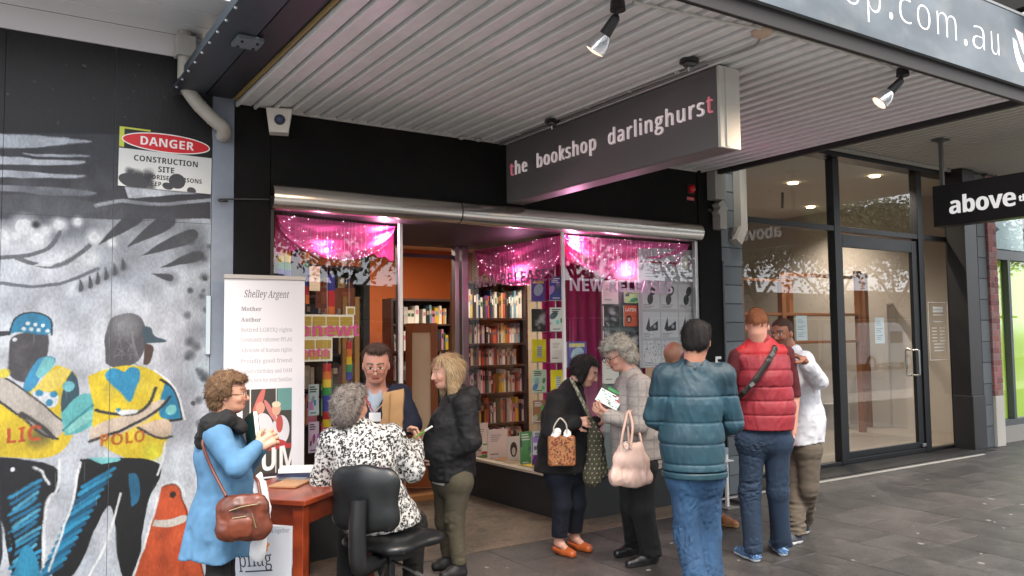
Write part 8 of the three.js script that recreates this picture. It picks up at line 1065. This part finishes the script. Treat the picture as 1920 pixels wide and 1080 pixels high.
{ // roll-up banner
  const z = 0.13, x0 = 1.353, x1 = 1.912, y1 = 2.085, t = thing('roll_up_banner', 'white roll up banner with grey lines of text and a photo', 'banner', [(x0 + x1) / 2, 0, z]), W = x1 - x0, K = 900;
  const tx = canvas(W * K, 2.0 * K, (c, w, h) => {
    const Y = (py) => (y1 - onZ(500, py, z).y) * K - 0.03 * K, X = (px, py) => (onZ(px, py, z).x - x0) * K;
    c.fillStyle = '#d2d1d6'; c.fillRect(0, 0, w, h); c.fillStyle = '#3d3d42'; c.font = 'italic 62px serif'; c.textAlign = 'center'; c.fillText('Shelley Argent', w * 0.51, Y(562), w * 0.56); c.textAlign = 'left'; c.font = '34px serif';
    const L = [['Mother', 587, 1], ['Author', 607, 1], ['Retired LGBTIQ rights', 626], ['Community volunteer PFLAG', 644], ['Advocate of human rights', 664], ['Proudly good friend', 684], ['Queen’s birthday and OAM', 703], ['always here for your families', 720]]; for (const [s, py, b] of L) { c.fillStyle = b ? '#6a6a70' : '#8f8f95'; c.font = (b ? 'bold ' : '') + '34px serif'; c.fillText(s, w * 0.2, Y(py), w * 0.64); }
    const a = X(455, 735), b = X(547, 735), p0 = Y(733), p1 = Y(905); c.save(); c.beginPath(); c.rect(a, p0, b - a, p1 - p0); c.clip(); c.fillStyle = '#3b3834'; c.fillRect(a, p0, b - a, p1 - p0); c.fillStyle = '#5c8a86'; c.fillRect(X(520, 740), p0, 200, Y(775) - p0); c.fillStyle = '#cfcac6'; c.fillRect(X(468, 740), p0, 8, p1 - p0); c.fillRect(X(517, 740), p0, 6, p1 - p0);
    const R = (px, py, rx, ry, col, rot = 0) => { c.fillStyle = col; c.beginPath(); c.ellipse(X(px, py), Y(py), rx * 3.1, ry * 3.1, rot, 0, 7); c.fill(); };
    R(492, 810, 22, 34, '#c9c4c8'); R(526, 812, 18, 30, '#c4c2c8'); R(483, 765, 7, 40, '#b9655c', 0.35); R(507, 775, 5, 26, '#b9706a', -0.5); R(488, 768, 9, 12, '#c28a78'); R(518, 772, 9, 13, '#c69a84'); R(518, 763, 9, 6, '#cfc3a8'); R(524, 800, 7, 18, '#a84a44'); R(500, 838, 40, 12, '#a83a3c');
    c.fillStyle = '#a03236'; c.fillRect(a, Y(838), b - a, 30); c.fillStyle = '#d8d4d4'; c.font = 'bold 190px sans-serif'; c.save(); c.translate(X(487, 885), Y(888)); c.transform(1, -0.1, 0, 1, 0, 0); c.scale(0.8, 1); c.fillText('UM', 0, 0); c.restore(); c.fillStyle = '#2c2226'; c.fillRect(a, Y(892), b - a, 60); c.fillStyle = '#d9d5d6'; c.fillRect(a + 30, Y(898), 200, 10); c.restore();
  });
  const s = sheet('print', V(-W / 2, 0.07, 0), V(1, 0, 0), V(0, 1, 0), W, 2.0, tx, t, { t: 0.003, rough: 0.6 }); mesh('top_rail', B(-W / 2 - 0.004, W / 2 + 0.004, 2.065, 2.095, -0.012, 0.012, 0.004), mat(0xa9a6a4, 0.4, { metalness: 0.4 }), t); mesh('cassette', B(-W / 2 - 0.02, W / 2 + 0.02, 0.004, 0.07, -0.06, 0.06, 0.012), mat(0x9a9a9c, 0.35, { metalness: 0.6 }), t); mesh('support_pole', cyl(V(0, 0.06, -0.03), V(0, 2.07, -0.02), 0.009, 0.009, 10), steelM, t); mesh('foot', B(-0.2, -0.17, 0.004, 0.014, -0.1, 0.14), steelM, t); mesh('foot', B(0.17, 0.2, 0.004, 0.014, -0.1, 0.14), steelM, t);
}
{ // office chair
  const d = 4.9, seat = at(733, 1010, d), f = dirv(0.55, 0, -0.83), r = V(-f.z, 0, f.x), t = thing('office_chair', 'black upholstered office chair with chrome levers under the seated woman', 'chair', [seat.x, 0, seat.z]); const T = (g) => g.translate(-seat.x, 0, -seat.z), pad = plain('#1d2022', 0.15, 30), pm = clothM(0.38);
  const S = (a, b, h) => V(seat.x, h, seat.z).addScaledVector(r, a).addScaledVector(f, b);
  mesh('seat', T(sdfMesh([cap(S(-0.15, -0.12, 0.425), S(0.15, -0.12, 0.425), 0.085, 0.085, 0.05, V(0, 1, 0), 2.2), cap(S(-0.16, 0.16, 0.425), S(0.16, 0.16, 0.425), 0.09, 0.09, 0.05, V(0, 1, 0), 2.2), cap(S(-0.14, -0.12, 0.425), S(-0.14, 0.16, 0.425), 0.1, 0.1, 0.05, V(0, 1, 0), 2.3), cap(S(0.14, -0.12, 0.425), S(0.14, 0.16, 0.425), 0.1, 0.1, 0.05, V(0, 1, 0), 2.3), cap(S(0, -0.1, 0.425), S(0, 0.14, 0.425), 0.13, 0.13, 0.05, V(0, 1, 0), 2.8)], { cell: 0.008, color: pad })), pm, t);
  const bc = at(683, 938, d - 0.27), bn = dirv(0.25, 0.02, -0.97), bx = V(-bn.z, 0, bn.x).normalize(), by = V(0, 1, 0), Q = (a, b, c = 0) => bc.clone().addScaledVector(bx, a).addScaledVector(by, b).addScaledVector(bn, c - 1.1 * a * a * -1);
  mesh('backrest', T(sdfMesh([cap(Q(-0.12, 0.1), Q(0.12, 0.1), 0.085, 0.085, 0.05, bn, 2.2), cap(Q(-0.13, -0.1), Q(0.13, -0.1), 0.07, 0.07, 0.05, bn, 2), cap(Q(-0.125, 0.09), Q(-0.13, -0.09), 0.075, 0.07, 0.05, bn, 2), cap(Q(0.125, 0.09), Q(0.13, -0.09), 0.075, 0.07, 0.05, bn, 2), cap(Q(0, 0.08), Q(0, -0.08), 0.12, 0.11, 0.05, bn, 2.8)], { cell: 0.008, color: pad })), pm, t);
  const blk = mat(0x18191b, 0.4); mesh('back_post', T(new THREE.TubeGeometry(new THREE.CatmullRomCurve3([bc.clone().addScaledVector(bn, -0.075).add(V(0, 0.02, 0)), bc.clone().addScaledVector(bn, -0.09).add(V(0, -0.2, 0)), V(bc.x, 0.36, bc.z).addScaledVector(bn, -0.06), V(bc.x, 0.335, bc.z).addScaledVector(bn, 0.08), S(0, 0, 0.34)]), 30, 0.05, 12)), blk, t);
  mesh('mechanism', T(bar(S(0, -0.1, 0.34), S(0, 0.12, 0.34), 0.16, 0.06)), blk, t); mesh('gas_column', T(cyl(S(0, 0, 0.1), S(0, 0, 0.33), 0.028, 0.024)), mat(0x222426, 0.3), t);
  for (const [a, b, c2, e] of [[0.08, -0.08, 0.3, -0.12], [0.1, -0.16, 0.2, -0.3]]) { mesh('lever', T(cyl(S(a, b, 0.33), S(c2, e, 0.3), 0.008, 0.008, 10)), steelM, t); mesh('lever_knob', T(cyl(S(c2, e, 0.3), S(c2 + (c2 - a) * 0.25, e + (e - b) * 0.25, 0.292), 0.015, 0.013, 12)), steelM, t); }
  for (let i = 0; i < 5; i++) { const a = i * 1.2566 + 0.3, x = Math.cos(a), z = Math.sin(a); mesh('base_leg', bar(V(x * 0.03, 0.1, z * 0.03), V(x * 0.29, 0.075, z * 0.29), 0.05, 0.035), blk, t); mesh('caster', new THREE.CylinderGeometry(0.028, 0.028, 0.04, 16).rotateZ(Math.PI / 2).rotateY(-a).translate(x * 0.28, 0.029, z * 0.28), blk, t); }
}
{ // white leaflet stand by the dark pillar
  const p = onY(1364, 952, 0), t = thing('leaflet_stand', 'thin white leaflet stand beside the dark pillar', 'stand', [p.x, 0, p.z]), wm = mat(0xd9d9d6, 0.4); mesh('pole', B(-0.014, 0.014, 0.012, 0.5, -0.014, 0.014, 0.003), wm, t); mesh('foot', B(-0.08, 0.08, 0.001, 0.012, -0.08, 0.08, 0.003), mat(0x77736e, 0.5), t); mesh('tray', [B(-0.08, 0.05, 0.44, 0.45, -0.07, 0.05), B(-0.08, 0.05, 0.45, 0.58, -0.075, -0.065), B(-0.08, -0.072, 0.45, 0.56, -0.07, 0.05)], wm, t); mesh('leaflets', B(-0.07, 0.045, 0.451, 0.56, -0.06, -0.01), mat(0x8d9aa2, 0.6), t);
}
stage('furniture');
renderer.render(scene, camera);
